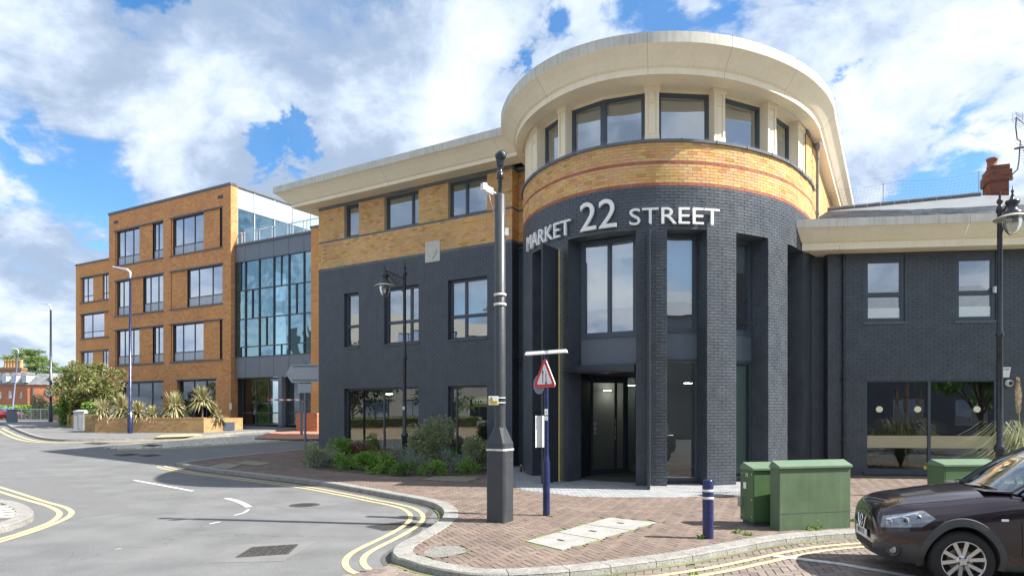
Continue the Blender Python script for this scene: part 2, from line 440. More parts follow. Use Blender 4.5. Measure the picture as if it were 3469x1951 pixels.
def ground_poly(pts, dz, m, name, cut=0.8, **k):
    """flat sheet draped on the street"""
    bm = bmesh.new(); f = bm.faces.new([bm.verts.new((p[0], p[1], 0)) for p in pts])
    bmesh.ops.triangulate(bm, faces=[f])
    y0 = min(p[1] for p in pts); y1 = max(p[1] for p in pts)
    y = math.ceil(max(y0, 14) / cut) * cut
    while y < min(y1, 50):
        bmesh.ops.bisect_plane(bm, geom=bm.verts[:] + bm.edges[:] + bm.faces[:], plane_co=(0, y, 0), plane_no=(0, 1, 0), dist=1e-5); y += cut
    for v in bm.verts: v.co.z = zg(v.co.y) + dz
    bmesh.ops.recalc_face_normals(bm, faces=bm.faces[:])
    mb = MB(); bm.verts.index_update()
    fs = []
    for f in bm.faces:
        ids = [v.index for v in f.verts]
        if f.normal.z < 0: ids.reverse()
        fs.append(ids)
    mb.raw([v.co for v in bm.verts], fs, m); bm.free()
    return mb.build(name, **k)
def resample(pts, d):
    pts = [Vector((p[0], p[1], 0)) for p in pts]; o = [pts[0]]; acc = 0
    for i in range(1, len(pts)):
        a, b = pts[i - 1], pts[i]; L = (b - a).length
        if L < 1e-6: continue
        n = max(1, int(round(L / d)))
        for k in range(1, n + 1): o.append(a.lerp(b, k / n))
    return o
def smooth(pts, it=2, closed=False):
    pts = [Vector((p[0], p[1], 0)) for p in pts]
    for _ in range(it):
        q = [] if closed else [pts[0]]
        n = len(pts)
        for i in range(n if closed else n - 1):
            a, b = pts[i], pts[(i + 1) % n]; q.append(a.lerp(b, 0.25)); q.append(a.lerp(b, 0.75))
        if not closed: q.append(pts[-1])
        pts = q
    return pts
def norms(pts):
    o = []
    for i in range(len(pts)):
        d = pts[min(i + 1, len(pts) - 1)] - pts[max(i - 1, 0)]; d.normalize(); o.append(Vector((d.y, -d.x, 0)))
    return o
def line_strip(pts, wd, dz, m, name, off=0.0, gaps=(), **k):
    pts = resample(pts, 0.4); ns = norms(pts); mb = MB(); s = 0
    for i in range(len(pts) - 1):
        L = (pts[i + 1] - pts[i]).length; s += L
        if any(a < s < b for a, b in gaps): continue
        q = [pts[i] + ns[i] * (off - wd / 2), pts[i + 1] + ns[i + 1] * (off - wd / 2), pts[i + 1] + ns[i + 1] * (off + wd / 2), pts[i] + ns[i] * (off + wd / 2)]
        mb.face([(p.x, p.y, zg(p.y) + dz) for p in q], m)
    return mb.build(name, **k)
def inside(p, poly):
    x, y = p[0], p[1]; c = False; n = len(poly); j = n - 1
    for i in range(n):
        xi, yi, xj, yj = poly[i][0], poly[i][1], poly[j][0], poly[j][1]
        if (yi > y) != (yj > y) and x < (xj - xi) * (y - yi) / (yj - yi) + xi: c = not c
        j = i
    return c
# ------------------------------------------------------------------ materials
ASPH = mat('asphalt', (0.150, 0.152, 0.154), 0.85, var=0.26, scale=0.9, bump=0.35, bscale=160)
def speckle(m, sc=90, amt=0.35, crack=False):
    """fine aggregate grain over the broad variation"""
    t = m.node_tree; b = t.nodes['Principled BSDF']; src = b.inputs['Base Color'].links[0].from_socket
    g = t.nodes.new('ShaderNodeNewGeometry'); nz = t.nodes.new('ShaderNodeTexNoise'); nz.inputs['Scale'].default_value = sc; nz.inputs['Detail'].default_value = 3; nz.inputs['Roughness'].default_value = 0.8
    t.links.new(g.outputs['Position'], nz.inputs['Vector']); mr = t.nodes.new('ShaderNodeMapRange'); t.links.new(nz.outputs['Fac'], mr.inputs[0])
    mr.inputs[1].default_value = 0.3; mr.inputs[2].default_value = 0.7; mr.inputs[3].default_value = 1 - amt; mr.inputs[4].default_value = 1 + amt
    sc_ = t.nodes.new('ShaderNodeVectorMath'); sc_.operation = 'SCALE'; t.links.new(src, sc_.inputs[0]); t.links.new(mr.outputs[0], sc_.inputs['Scale'])
    last = sc_.outputs[0]
    if crack:
        vo = t.nodes.new('ShaderNodeTexVoronoi'); vo.feature = 'DISTANCE_TO_EDGE'; vo.inputs['Scale'].default_value = 0.33
        nw = t.nodes.new('ShaderNodeTexNoise'); nw.inputs['Scale'].default_value = 1.4; nw.inputs['Detail'].default_value = 6; t.links.new(g.outputs['Position'], nw.inputs['Vector'])
        ad = t.nodes.new('ShaderNodeVectorMath'); ad.operation = 'MULTIPLY_ADD'; t.links.new(nw.outputs['Color'], ad.inputs[0]); ad.inputs[1].default_value = (1.4, 1.4, 1.4); t.links.new(g.outputs['Position'], ad.inputs[2])
        t.links.new(ad.outputs[0], vo.inputs['Vector'])
        m1 = t.nodes.new('ShaderNodeMapRange'); t.links.new(vo.outputs['Distance'], m1.inputs[0]); m1.inputs[1].default_value = 0.0; m1.inputs[2].default_value = 0.006; m1.inputs[3].default_value = 0.62; m1.inputs[4].default_value = 1
        n2_ = t.nodes.new('ShaderNodeTexNoise'); n2_.inputs['Scale'].default_value = 0.35; n2_.inputs['Detail'].default_value = 2; t.links.new(g.outputs['Position'], n2_.inputs['Vector'])
        m2 = t.nodes.new('ShaderNodeMapRange'); t.links.new(n2_.outputs['Fac'], m2.inputs[0]); m2.inputs[1].default_value = 0.50; m2.inputs[2].default_value = 0.58; m2.inputs[3].default_value = 1; m2.inputs[4].default_value = 0
        mx_ = t.nodes.new('ShaderNodeMath'); mx_.operation = 'MAXIMUM'; t.links.new(m1.outputs[0], mx_.inputs[0]); t.links.new(m2.outputs[0], mx_.inputs[1])
        s2 = t.nodes.new('ShaderNodeVectorMath'); s2.operation = 'SCALE'; t.links.new(last, s2.inputs[0]); t.links.new(mx_.outputs[0], s2.inputs['Scale']); last = s2.outputs[0]
    t.links.new(last, b.inputs['Base Color']); return m
speckle(ASPH, 75, 0.55, crack=True)
ASPH2 = speckle(mat('asphalt_patch', (0.145, 0.146, 0.148), 0.85, var=0.1, scale=3, bump=0.3, bscale=160), 130, 0.3)
ASPH3 = speckle(mat('asphalt_footway', (0.165, 0.165, 0.165), 0.88, var=0.15, scale=2, bump=0.3, bscale=160), 100, 0.25)
def worn_paint(name, col, under):
    m = mat(name, col, 0.75, var=0.1, scale=5); t = m.node_tree; b = t.nodes['Principled BSDF']; src = b.inputs['Base Color'].links[0].from_socket
    g = t.nodes.new('ShaderNodeNewGeometry'); nz = t.nodes.new('ShaderNodeTexNoise'); nz.inputs['Scale'].default_value = 11; nz.inputs['Detail'].default_value = 9; nz.inputs['Roughness'].default_value = 0.75
    t.links.new(g.outputs['Position'], nz.inputs['Vector']); mr = t.nodes.new('ShaderNodeMapRange'); t.links.new(nz.outputs['Fac'], mr.inputs[0])
    mr.inputs[1].default_value = 0.54; mr.inputs[2].default_value = 0.64; mr.inputs[3].default_value = 0; mr.inputs[4].default_value = 0.75
    mx = t.nodes.new('ShaderNodeMix'); mx.data_type = 'RGBA'; t.links.new(mr.outputs[0], mx.inputs[0]); t.links.new(src, mx.inputs[6]); mx.inputs[7].default_value = (*under, 1)
    t.links.new(mx.outputs[2], b.inputs['Base Color']); return m
YEL = worn_paint('yellow_paint', (0.58, 0.48, 0.25), (0.25, 0.22, 0.15))
WHT = worn_paint('white_paint', (0.62, 0.62, 0.60), (0.2, 0.2, 0.2))
KERB = speckle(mat('granite_kerb', (0.265, 0.258, 0.24), 0.85, var=0.28, scale=4, bump=0.4, bscale=70), 45, 0.5)
JOINT = mat('joint_moss', (0.15, 0.165, 0.06), 0.95, var=0.5, scale=1.2)
PAVER = mat('brown_paver', None, 0.85, var=0.28, scale=0.9, bump=0.2, bscale=70, island=[(0.145, 0.108, 0.088), (0.178, 0.133, 0.108), (0.205, 0.158, 0.130), (0.160, 0.122, 0.103), (0.19, 0.138, 0.110)])
PAVER2 = mat('grey_brown_paver', None, 0.85, var=0.18, scale=1.5, bump=0.2, bscale=70, island=[(0.15, 0.12, 0.105), (0.20, 0.16, 0.14), (0.24, 0.20, 0.17), (0.17, 0.13, 0.12)])
SETT = mat('grey_sett', None, 0.8, var=0.12, scale=2.0, bump=0.2, bscale=70, island=[(0.24, 0.25, 0.26), (0.29, 0.30, 0.31), (0.33, 0.335, 0.34), (0.27, 0.275, 0.285)])
SAND = mat('joint_sand', (0.13, 0.125, 0.10), 0.95, var=0.3, scale=3)
CONC = speckle(mat('concrete_slab', (0.31, 0.305, 0.285), 0.88, var=0.22, scale=3.5, bump=0.3), 38, 0.4)
CONC2 = speckle(mat('old_concrete', (0.24, 0.22, 0.16), 0.9, var=0.2, scale=4, bump=0.2), 40, 0.2)
GRAV = speckle(mat('rough_tarmac_patch', (0.20, 0.195, 0.18), 0.9, var=0.2, scale=6, bump=0.6, bscale=60), 35, 0.7)
REDP = mat('red_paver', (0.42, 0.19, 0.13), 0.85, var=0.2, scale=4)
IRON = mat('cast_iron', (0.075, 0.068, 0.066), 0.6, metal=0.3, var=0.2, scale=12, bump=0.3)
IRON_LO = mat('cast_iron_recess', (0.03, 0.028, 0.027), 0.8, var=0.2, scale=12)
COB = mat('cobble', None, 0.8, var=0.15, scale=3, island=[(0.52, 0.51, 0.45), (0.64, 0.62, 0.54), (0.40, 0.39, 0.35), (0.70, 0.68, 0.60)])

A_ = ((0, 1200), 0.5184); B_ = ((1000, 1400), 0.5823); E_ = ((1350, 1700), 0.3882); F_ = ((2500, 1050), 0.622)
def pts(c, l, dz=0.0): return [gc(x, y, c[0], c[1], dz) for x, y in l]
RZ = -0.10                                            # carriageway below the kerb tops

# ------------------------------------------------------------------ road
mb = MB(); ys = [-60, -30, 0, 5, 10, 14] + [14 + 0.6 * i for i in range(1, 62)] + [55, 65, 80, 110, 160, 250, 400, 700, 1100]
xs = [-900, -300, -120, -60, -30, 0, 30, 60, 120, 300, 900]
vs = [(x, y, zg(y) + RZ) for y in ys for x in xs]; n = len(xs)
mb.raw(vs, [(j * n + i, j * n + i + 1, (j + 1) * n + i + 1, (j + 1) * n + i) for j in range(len(ys) - 1) for i in range(n - 1)], ASPH)
mb.build('road', kind='structure', loc=(0, 0, 0))

tip = pts(A_, [(1152, 706), (1180, 716), (1300, 738), (1420, 755), (1560, 770), (1700, 787)])
k1 = pts(B_, [(0, 380), (100, 393), (200, 405), (330, 428), (450, 448), (560, 470), (640, 482), (720, 498), (790, 514), (838, 538), (862, 562), (862, 590), (835, 622), (780, 660), (700, 705), (620, 745), (572, 775), (556, 805), (582, 838)])
k2 = pts(E_, [(60, 500), (150, 535), (250, 560), (400, 590), (550, 612), (670, 628), (850, 633), (1030, 628), (1300, 612), (1560, 592), (1800, 566), (2160, 520), (2400, 487), (2576, 462)])
k3 = pts(F_, [(210, 1245), (440, 1222), (665, 1208)])
kend = [V(7.5, 10.85, 0), V(12, 11.9, 0), V(26, 14.5, 0)]
kerb_raw = tip + k1 + k2 + k3 + kend
KL = resample(smooth(kerb_raw, 2), 0.12)
upper = pts(A_, [(1152, 706), (1260, 692), (1400, 675), (1650, 650), (1850, 631), (1990, 618)])
PAVE = [V(p.x, p.y, 0) for p in KL] + [V(26, 24, 0), V(6, 26, 0), V(-5, 29, 0)] + [V(p.x, p.y, 0) for p in upper[::-1]]
tower_c = V(4.2, 20.3, 0)
apron = [gd(1290, 1210), gd(1300, 1228), gd(1340, 1236), gd(1400, 1243), gd(1460, 1248), gd(1530, 1250), gd(1620, 1251), gd(1720, 1250), gd(1800, 1247), gd(1862, 1242), gd(1880, 1222), V(8.6, 20, 0), V(4, 22, 0), V(-0.6, 21.5, 0), V(-0.4, 18.5, 0)]
pav = ground_poly(PAVE, -0.013, JOINT, 'pavement', kind='structure', loc=(0, 0, 0))
kx = [V(p.x, p.y, 0) for p in KL[::3]] + [V(p.x, p.y, 0) for p in upper[::-1]]
def kdist(x, y, lst=None):
    b = 1e9
    for p in (lst or kx):
        d = (p.x - x) ** 2 + (p.y - y) ** 2
        if d < b: b = d
    return sqrt(b)
bed_poly = [gd(762, 1166), gd(800, 1180), gd(900, 1190), gd(1000, 1198), gd(1100, 1198), gd(1225, 1192), gd(1260, 1178), V(-0.2, 21.9, 0), V(-7.4, 26.6, 0), gd(770, 1145)]
slabs_q = [gd(1322, 1360), gd(1412, 1382), gd(1654, 1312), gd(1533, 1300)]
grav_poly = smooth([gd(1058, 1392), gd(1085, 1376), gd(1130, 1370), gd(1172, 1376), gd(1176, 1388), gd(1140, 1396), gd(1095, 1404)], 2, True)
cover_polys = [pts(A_, [(1525, 708), (1620, 692), (1778, 708), (1680, 728)]), pts(A_, [(1350, 735), (1460, 708), (1590, 718), (1480, 748)]),
               pts(B_, [(725, 385), (830, 360), (1080, 372), (1000, 398)])]
def herring(x0, x1, y0, y1, rot, test, L=0.2, W=0.1):
    c, s = cos(rot), sin(rot); res = []
    cx, cy = (x0 + x1) / 2, (y0 + y1) / 2; R = hypot(x1 - x0, y1 - y0) / 2 / W
    R = int(R) + 3
    for i in range(-R, R):
        for j in range(-R, R):
            d = (i - j) % 4
            if d == 0: lx, ly, a = (i + 1) * W, (j + 0.5) * W, 0
            elif d == 3: lx, ly, a = (i + 0.5) * W, (j + 1) * W, pi / 2
            else: continue
            x = cx + lx * c - ly * s; y = cy + lx * s + ly * c
            if x0 < x < x1 and y0 < y < y1 and test(x, y): res.append((x, y, rot + a))
    return res
def paver_verts(L, W, h=0.03):
    a, b, e = L / 2, W / 2, 0.004
    return [(-a, -b, -h), (a, -b, -h), (a, b, -h), (-a, b, -h), (-a, -b, -e), (a, -b, -e), (a, b, -e), (-a, b, -e), (-a + e, -b + e, 0), (a - e, -b + e, 0), (a - e, b - e, 0), (-a + e, b - e, 0)], \
        [(0, 1, 5, 4), (1, 2, 6, 5), (2, 3, 7, 6), (3, 0, 4, 7), (4, 5, 9, 8), (5, 6, 10, 9), (6, 7, 11, 10), (7, 4, 8, 11), (8, 9, 10, 11)]
PV, PF = paver_verts(0.193, 0.093)
def lay(blocks, m, dz, parent, pname, nsingle, stuffname):
    def vis(b):
        k = FPX * b[0] / b[1] + CX; yy = HY + FPX * (EYE - dz) / b[1]
        return b[1] > 1 and -20 < k < 3490 and yy < 1965
    blocks = sorted(blocks, key=lambda b: (not vis(b), hypot(b[0], b[1])))
    me = bpy.data.meshes.new(pname); me.from_pydata(PV, [], PF); me.materials.append(m)
    for i, (x, y, r) in enumerate(blocks[:nsingle]):
        o = bpy.data.objects.new(pname, me); COL.objects.link(o); o.parent = parent
        o.location = (x - wloc(parent).x, y - wloc(parent).y, zg(y) + dz + random.uniform(-0.002, 0.002) - wloc(parent).z); o.rotation_euler = (random.uniform(-0.006, 0.006), random.uniform(-0.006, 0.006), r)
    q = MB()
    for x, y, r in blocks[nsingle:]:
        c, s = cos(r), sin(r); z = zg(y) + dz + random.uniform(-0.002, 0.002)
        ax, ay = random.uniform(-0.006, 0.006), random.uniform(-0.006, 0.006)
        q.raw([(x + u * c - v * s, y + u * s + v * c, z + h + u * ax + v * ay) for u, v, h in PV], PF, m)
    if q.f: q.build(stuffname, parent, kind='stuff')
def polys_bb(polys): return [(min(p[0] for p in q) - .1, max(p[0] for p in q) + .1, min(p[1] for p in q) - .1, max(p[1] for p in q) + .1, q) for q in polys]
def grow(q, e):
    c = sum((V(p[0], p[1], 0) for p in q), V(0, 0, 0)) / len(q); return [tuple(c + (V(p[0], p[1], 0) - c) * (1 + e / (V(p[0], p[1], 0) - c).length)) for p in q]
holes = polys_bb([apron, slabs_q, grow(grav_poly, .02)] + cover_polys + [bed_poly])
def pave_ok(x, y):
    if .5307 * x + .8475 * y > 18.9 and x < 0.3: return False
    if hypot(x - 4.2, y - 20.3) < 3.6 or (x > 8.4 and .1258 * x + .992 * y > 20.4): return False
    if not inside((x, y), PAVE): return False
    if kdist(x, y) < 0.24: return False
    for a, b, c, d, q in holes:
        if a < x < b and c < y < d and inside((x, y), q): return False
    for q in tight:
        for a, b in zip(q, q[1:] + q[:1]):
            u = b - a; t = max(0, min(1, ((x - a.x) * u.x + (y - a.y) * u.y) / (u.x ** 2 + u.y ** 2)))
            if hypot(a.x + u.x * t - x, a.y + u.y * t - y) < .072: return False
    return True
tight = [slabs_q] + cover_polys
bl = herring(-12, 13, 7.2, 29, radians(24), pave_ok)
lay(bl, PAVER, 0.0, pav, 'paving_block', 300, 'paving_blocks')
ap = ground_poly(apron, -0.009, SAND, 'entrance_apron', kind='structure', loc=(0, 0, 0))
sb = []
for j in range(-10, 80):
    for i in range(-10, 60):
        x = -1.2 + (i + 0.5 * (j % 2)) * 0.2; y = 14.0 + j * 0.1
        if inside((x, y), apron) and hypot(x - 4.2, y - 20.3) > 3.3: sb.append((x, y, 0))
lay(sb, SETT, 0.003, ap, 'sett', 300, 'setts')
# edging course between setts and brown blocks
ae = resample([V(p.x, p.y, 0) for p in apron[1:10]], 0.1)

# kerb stones, one by one
kb = bpy.data.objects.new('kerb', None); COL.objects.link(kb); kb['kind'] = 'structure'
def kerb_run(path, parent, w0=0.27, L=0.66, top=0.006, m=KERB, name='kerb_stone', drop=None):
    path = resample(path, 0.06); ns = norms(path); n = max(2, int(round(L / 0.06))); i = 0
    while i < len(path) - 1:
        j = min(i + n, len(path) - 1); seg = list(range(i, j + 1)); q = MB(); st = 3 if len(seg) > 4 else 1
        ids = seg[::st];
        if ids[-1] != j: ids.append(j)
        ring = []
        for a, k in enumerate(ids):
            p = path[k]; nn = ns[k]; tdir = Vector((-nn.y, nn.x, 0)); sh = tdir * (0.005 if a == 0 else (-0.005 if a == len(ids) - 1 else 0))
            tz = zg(p.y) + top; bz = zg(p.y) - 0.14
            e = 0.018
            o = [(-w0, bz), (-w0, tz - 0.004), (-w0 + 0.01, tz), (-e, tz), (-0.004, tz - e), (0.012, bz)]
            ring.append([(p.x + sh.x + nn.x * x, p.y + sh.y + nn.y * x, z) for x, z in o])
        vs = [v for r in ring for v in r]; fs = []; c = 6
        for a in range(len(ring) - 1):
            for k in range(c): fs.append((a * c + k, (a + 1) * c + k, (a + 1) * c + (k + 1) % c, a * c + (k + 1) % c))
        fs.append(tuple(range(c))); fs.append(tuple((len(ring) - 1) * c + k for k in reversed(range(c))))
        q.raw(vs, fs, m); q.build(name, parent); i = j
kerb_run([V(p.x, p.y, 0) for p in KL if p.x < 9], kb)
kerb_run([V(p.x, p.y, 0) for p in upper[::-1]][:-1] + [V(upper[0].x + .05, upper[0].y + .05, 0)], kb, w0=0.2, L=0.9)

# block-paved carriageway at the right
KN = norms(KL)
cw_edge = [gc(600, 872, *B_, RZ), gc(300, 950, *B_, RZ)]
cw = [V(p.x, p.y, 0) for p in KL if p.y < 13 and p.x > cw_edge[0].x + 0.02 and (p.x > -1.3)]
cw = [V(cw_edge[1].x - 2.0, cw_edge[1].y - 2.2, 0), V(9, 4.4, 0), V(14, 12.2, 0)] + cw[::-1] + [V(cw_edge[0].x, cw_edge[0].y, 0), V(cw_edge[1].x, cw_edge[1].y, 0)]
cwo = ground_poly(cw, RZ + 0.004, SAND, 'block_paved_carriageway', kind='structure', loc=(0, 0, 0))
cwb = [(min(p.x for p in cw), max(p.x for p in cw))]
bl = herring(-3.2, 9.5, 6.6, 12.0, radians(-12), lambda x, y: inside((x, y), cw) and kdist(x, y) > 0.06, W=0.1)
lay(bl, PAVER2, RZ + 0.016, cwo, 'road_block', 300, 'road_blocks')

# ------------------------------------------------------------------ painted lines
GRIT = speckle(mat('gutter_grit', (0.10, 0.095, 0.085), .95, var=.35, scale=5, bump=.4), 50, .6)
line_strip([V(p.x, p.y, 0) for p in KL if p.x < cw_edge[0].x], 0.13, RZ + 0.004, GRIT, 'gutter', off=0.075, kind='structure')
line_strip([V(p.x, p.y, 0) for p in KL if cw_edge[0].x < p.x < 8.5], 0.07, RZ + 0.019, JOINT, 'gutter', off=0.05, kind='structure')
kp = [V(p.x, p.y, 0) for p in KL if p.x < 8.5]
for nm_off in (0.36, 0.58):
    nn = norms(kp); off = [kp[i] + nn[i] * nm_off for i in range(len(kp))]
    # tidy the offset where the kerb bends in
    off = [p for p in off if kdist(p.x, p.y) > nm_off - 0.07]
    off = smooth(resample(off, 0.3), 2)
    left = [p for p in off]
    line_strip([p for p in left if p.x < 0.2 and p.y > 7.4 or p.y > 8.0 and p.x < -1.2], 0.085, RZ + 0.006, YEL, 'double_yellow_line', kind='structure')
    line_strip([p for p in left if p.x > -0.3 and p.x < 9], 0.085, RZ + 0.0225, YEL, 'double_yellow_line', kind='structure')
for c in ([(0, 868), (150, 915), (300, 965), (400, 990), (450, 1010), (476, 1035), (440, 1070), (350, 1110), (200, 1165), (0, 1225)],
          [(0, 898), (150, 945), (280, 980), (350, 1005), (388, 1030), (392, 1050), (350, 1090), (250, 1130), (100, 1180), (0, 1207)]):
    p = pts(A_, c, RZ); p = [p[0] + (p[0] - p[1]) * 2] + p + [p[-1] + (p[-1] - p[-2]) * 1.2]
    line_strip(smooth(p, 3), 0.095, RZ + 0.006, YEL, 'double_yellow_line', kind='structure')
for a, b in (((875, 822), (1260, 893)), ((1370, 1108), (1440, 1094)), ((755, 1274), (795, 1268))):
    p = pts(A_, [a, b], RZ)
    line_strip(p, 0.10 if a[0] < 1300 and a[1] < 900 else (0.06 if a[0] > 1300 else 0.025), RZ + 0.006, WHT, 'white_road_line', kind='structure')
line_strip(smooth(pts(A_, [(1478, 940), (1540, 955), (1590, 975), (1628, 998)], RZ), 2), 0.13, RZ + 0.006, WHT, 'white_road_line', kind='structure')
line_strip(smooth(pts(A_, [(1625, 1012), (1600, 1035), (1530, 1052)], RZ), 2), 0.05, RZ + 0.006, WHT, 'white_road_line', kind='structure')
line_strip([gc(200, 1345, *F_, RZ), gc(560, 1390, *F_, RZ), gc(760, 1425, *F_, RZ), gc(1000, 1470, *F_, RZ)], 0.14, RZ + 0.0225, WHT, 'parking_bay_line', kind='structure')
ground_poly(smooth([tuple(q) for q in pts(A_, [(-60, 835), (240, 812), (420, 850), (650, 900), (800, 960), (856, 1008), (780, 1035), (500, 1066), (200, 1140), (-60, 1150)], RZ)], 1, True), RZ + 0.003, ASPH2, 'asphalt_patch', kind='structure')
ground_poly(pts(A_, [(1368, 1362), (1512, 1245), (2092, 1216), (1850, 1352)], RZ), RZ + 0.003, ASPH3, 'asphalt_patch', kind='structure')
ground_poly(pts(A_, [(1750, 985), (1990, 960), (2200, 985), (1900, 1015)], RZ), RZ + 0.003, ASPH3, 'asphalt_patch', kind='structure')

# ------------------------------------------------------------------ island at the left edge
isl = pts(A_, [(0, 945), (100, 958), (160, 978), (208, 1004), (226, 1030), (205, 1060), (120, 1095), (0, 1128)])
isl = [isl[0] + (isl[0] - isl[1]) * 3] + isl + [isl[-1] + (isl[-1] - isl[-2]) * 2]
islp = smooth(isl, 2)
io = ground_poly([tuple(p) for p in islp] + [(-14, 8.5), (-16, 15.5)], -0.012, SAND, 'island_pavement', kind='structure', loc=(0, 0, 0))
kb2 = bpy.data.objects.new('island_kerb', None); COL.objects.link(kb2); kb2['kind'] = 'structure'
# the path must run so that its normal points at the road
kerb_run(islp[::-1] if norms(islp)[len(islp) // 2].x < 0 else islp, kb2, w0=0.26, L=0.9)
SLABM = mat('island_slab', None, 0.8, var=0.1, scale=3, island=[(0.12, 0.12, 0.12), (0.48, 0.47, 0.44), (0.24, 0.24, 0.235), (0.55, 0.54, 0.50), (0.33, 0.33, 0.32)])
ip2 = [tuple(p) for p in islp] + [(-14, 8.5), (-16, 15.5)]
me = bpy.data.meshes.new('island_slab'); pv, pf = paver_verts(0.39, 0.19, 0.03); me.from_pydata(pv, [], pf); me.materials.append(SLABM)
a0 = radians(38)
for i in range(-20, 20):
    for j in range(-30, 30):
        lx, ly = (i + 0.5 * (j % 2)) * 0.4, j * 0.2
        x = -9.5 + lx * cos(a0) - ly * sin(a0); y = 12.4 + lx * sin(a0) + ly * cos(a0)
        if inside((x, y), ip2) and kdist(x, y, islp) > 0.33 and x / y > -0.80:
            o = bpy.data.objects.new('island_slab', me); COL.objects.link(o); o.parent = io; o.location = (x, y, zg(y)); o.rotation_euler = (0, 0, a0)

# ------------------------------------------------------------------ far footway, cobbled island, red footway
fk = pts(A_, [(-160, 400), (0, 440), (60, 470), (150, 508), (250, 541), (350, 553), (450, 556), (700, 552), (980, 543), (1200, 536), (1380, 525), (1520, 510), (1700, 497), (1940, 486)])
fks = smooth(fk, 2)
far = [tuple(p) for p in fks] + [(-6, 44), (-15, 52), (-30, 66), (-60, 75)]
ff = ground_poly(far, 0.0, ASPH3, 'far_footway', kind='structure', loc=(0, 0, 0), cut=0.6)
kb3 = bpy.data.objects.new('far_kerb', None); COL.objects.link(kb3); kb3['kind'] = 'structure'
kerb_run([p for p in fks], kb3, w0=0.2, L=1.2)
ff_l = [p for p in fks]; nn = norms(ff_l)
for o_ in (0.4, 0.75):
    line_strip([ff_l[i] + nn[i] * o_ for i in range(len(ff_l)) if -32 < ff_l[i].x < -15], 0.13, RZ + 0.007, YEL, 'double_yellow_line', kind='structure')
ground_poly(pts(A_, [(1010, 543), (1062, 526), (1290, 519), (1335, 527), (1200, 537)]), 0.006, mat('buff_tactile', (0.50, 0.42, 0.24), 0.85, var=0.1), 'tactile_paving', kind='structure')
cob_t = pts(A_, [(722, 613), (790, 596), (950, 581), (1200, 561), (1450, 543), (1700, 527), (1765, 522)], RZ)
cob_b = pts(A_, [(2100, 557), (1900, 561), (1700, 572), (1400, 592), (1100, 609), (900, 616), (780, 619)], RZ)
cobp = cob_t + cob_b
ci = ground_poly([tuple(p) for p in cobp], RZ + 0.01, SAND, 'cobbled_island', kind='structure', loc=(0, 0, 0), cut=0.6)
q = MB(); cp = [tuple(p) for p in cobp]
for i in range(0, 110):
    for j in range(0, 90):
        x = -19.5 + i * 0.14 + random.uniform(-.02, .02); y = 24 + j * 0.14 + random.uniform(-.02, .02)
        if inside((x, y), cp):
            r = 0.062; z = zg(y) + RZ
            q.raw([(x - r, y - r, z), (x + r, y - r, z), (x + r, y + r, z), (x - r, y + r, z), (x - r * .6, y - r * .6, z + .03), (x + r * .6, y - r * .6, z + .03), (x + r * .6, y + r * .6, z + .03), (x - r * .6, y + r * .6, z + .03)], [(0, 1, 5, 4), (1, 2, 6, 5), (2, 3, 7, 6), (3, 0, 4, 7), (4, 5, 6, 7)], COB)
q.build('cobbles', ci, kind='stuff')
for l, o_ in ((cob_t, -0.25), (cob_b[::-1], 0.25), (cob_b[::-1], 0.5)):
    nn = norms(l); line_strip([l[i] + nn[i] * o_ for i in range(len(l))], 0.13, RZ + 0.007, YEL, 'yellow_line', kind='structure')
redp = pts(A_, [(1660, 546), (1700, 530), (1770, 508), (1950, 500), (2100, 498), (2200, 520), (2200, 552), (1900, 553)])
ground_poly([tuple(p) for p in redp], 0.0, REDP, 'red_footway', kind='structure', cut=0.6)
kerb_run([V(p.x, p.y, 0) for p in pts(A_, [(1770, 506), (1700, 528), (1662, 545), (1900, 552), (2200, 550)])], kb3, w0=0.15, L=0.9)

# ------------------------------------------------------------------ covers and patches in the pavement
sl = empty('utility_cover', (slabs_q[0] + slabs_q[2]) / 2, 'row of three pale concrete cover slabs let into the brown paving', 'manhole cover')
a, b, c, d = slabs_q
for i in range(3):
    f0, f1 = i / 3 + 0.006, (i + 1) / 3 - 0.006
    q = MB(); p = [a.lerp(d, f0), b.lerp(c, f0), b.lerp(c, f1), a.lerp(d, f1)]
    q.prism([(v.x, v.y) for v in p], -0.03, 0.003, CONC); s_ = q.build('cover_slab', sl)
    m_ = (p[0] + p[1] + p[2] + p[3]) / 4; u = (p[1] - p[0]).normalized(); q = MB(); vv = Vector((-u.y, u.x, 0))
    q.obox((m_.x, m_.y, 0.006), u * 0.06, vv * 0.025, V(0, 0, 0.003), IRON_LO); q.build('lifting_slot', s_)
ground_poly([tuple(p) for p in grav_poly], 0.0, GRAV, 'tarmac_patch', kind='structure')
for i, (cp_, mm, lb) in enumerate(zip(cover_polys, (CONC2, CONC2, CONC2), ('grey concrete cover set in the paving left of the signpost shadow', 'buff patch of cover slabs near the pavement tip', 'mossy concrete cover slab in front of the planting bed'))):
    o = ground_poly([tuple(p) for p in cp_], 0.002, mm, 'access_cover', loc=((cp_[0] + cp_[2]) / 2)); tag(o, lb, 'manhole cover')
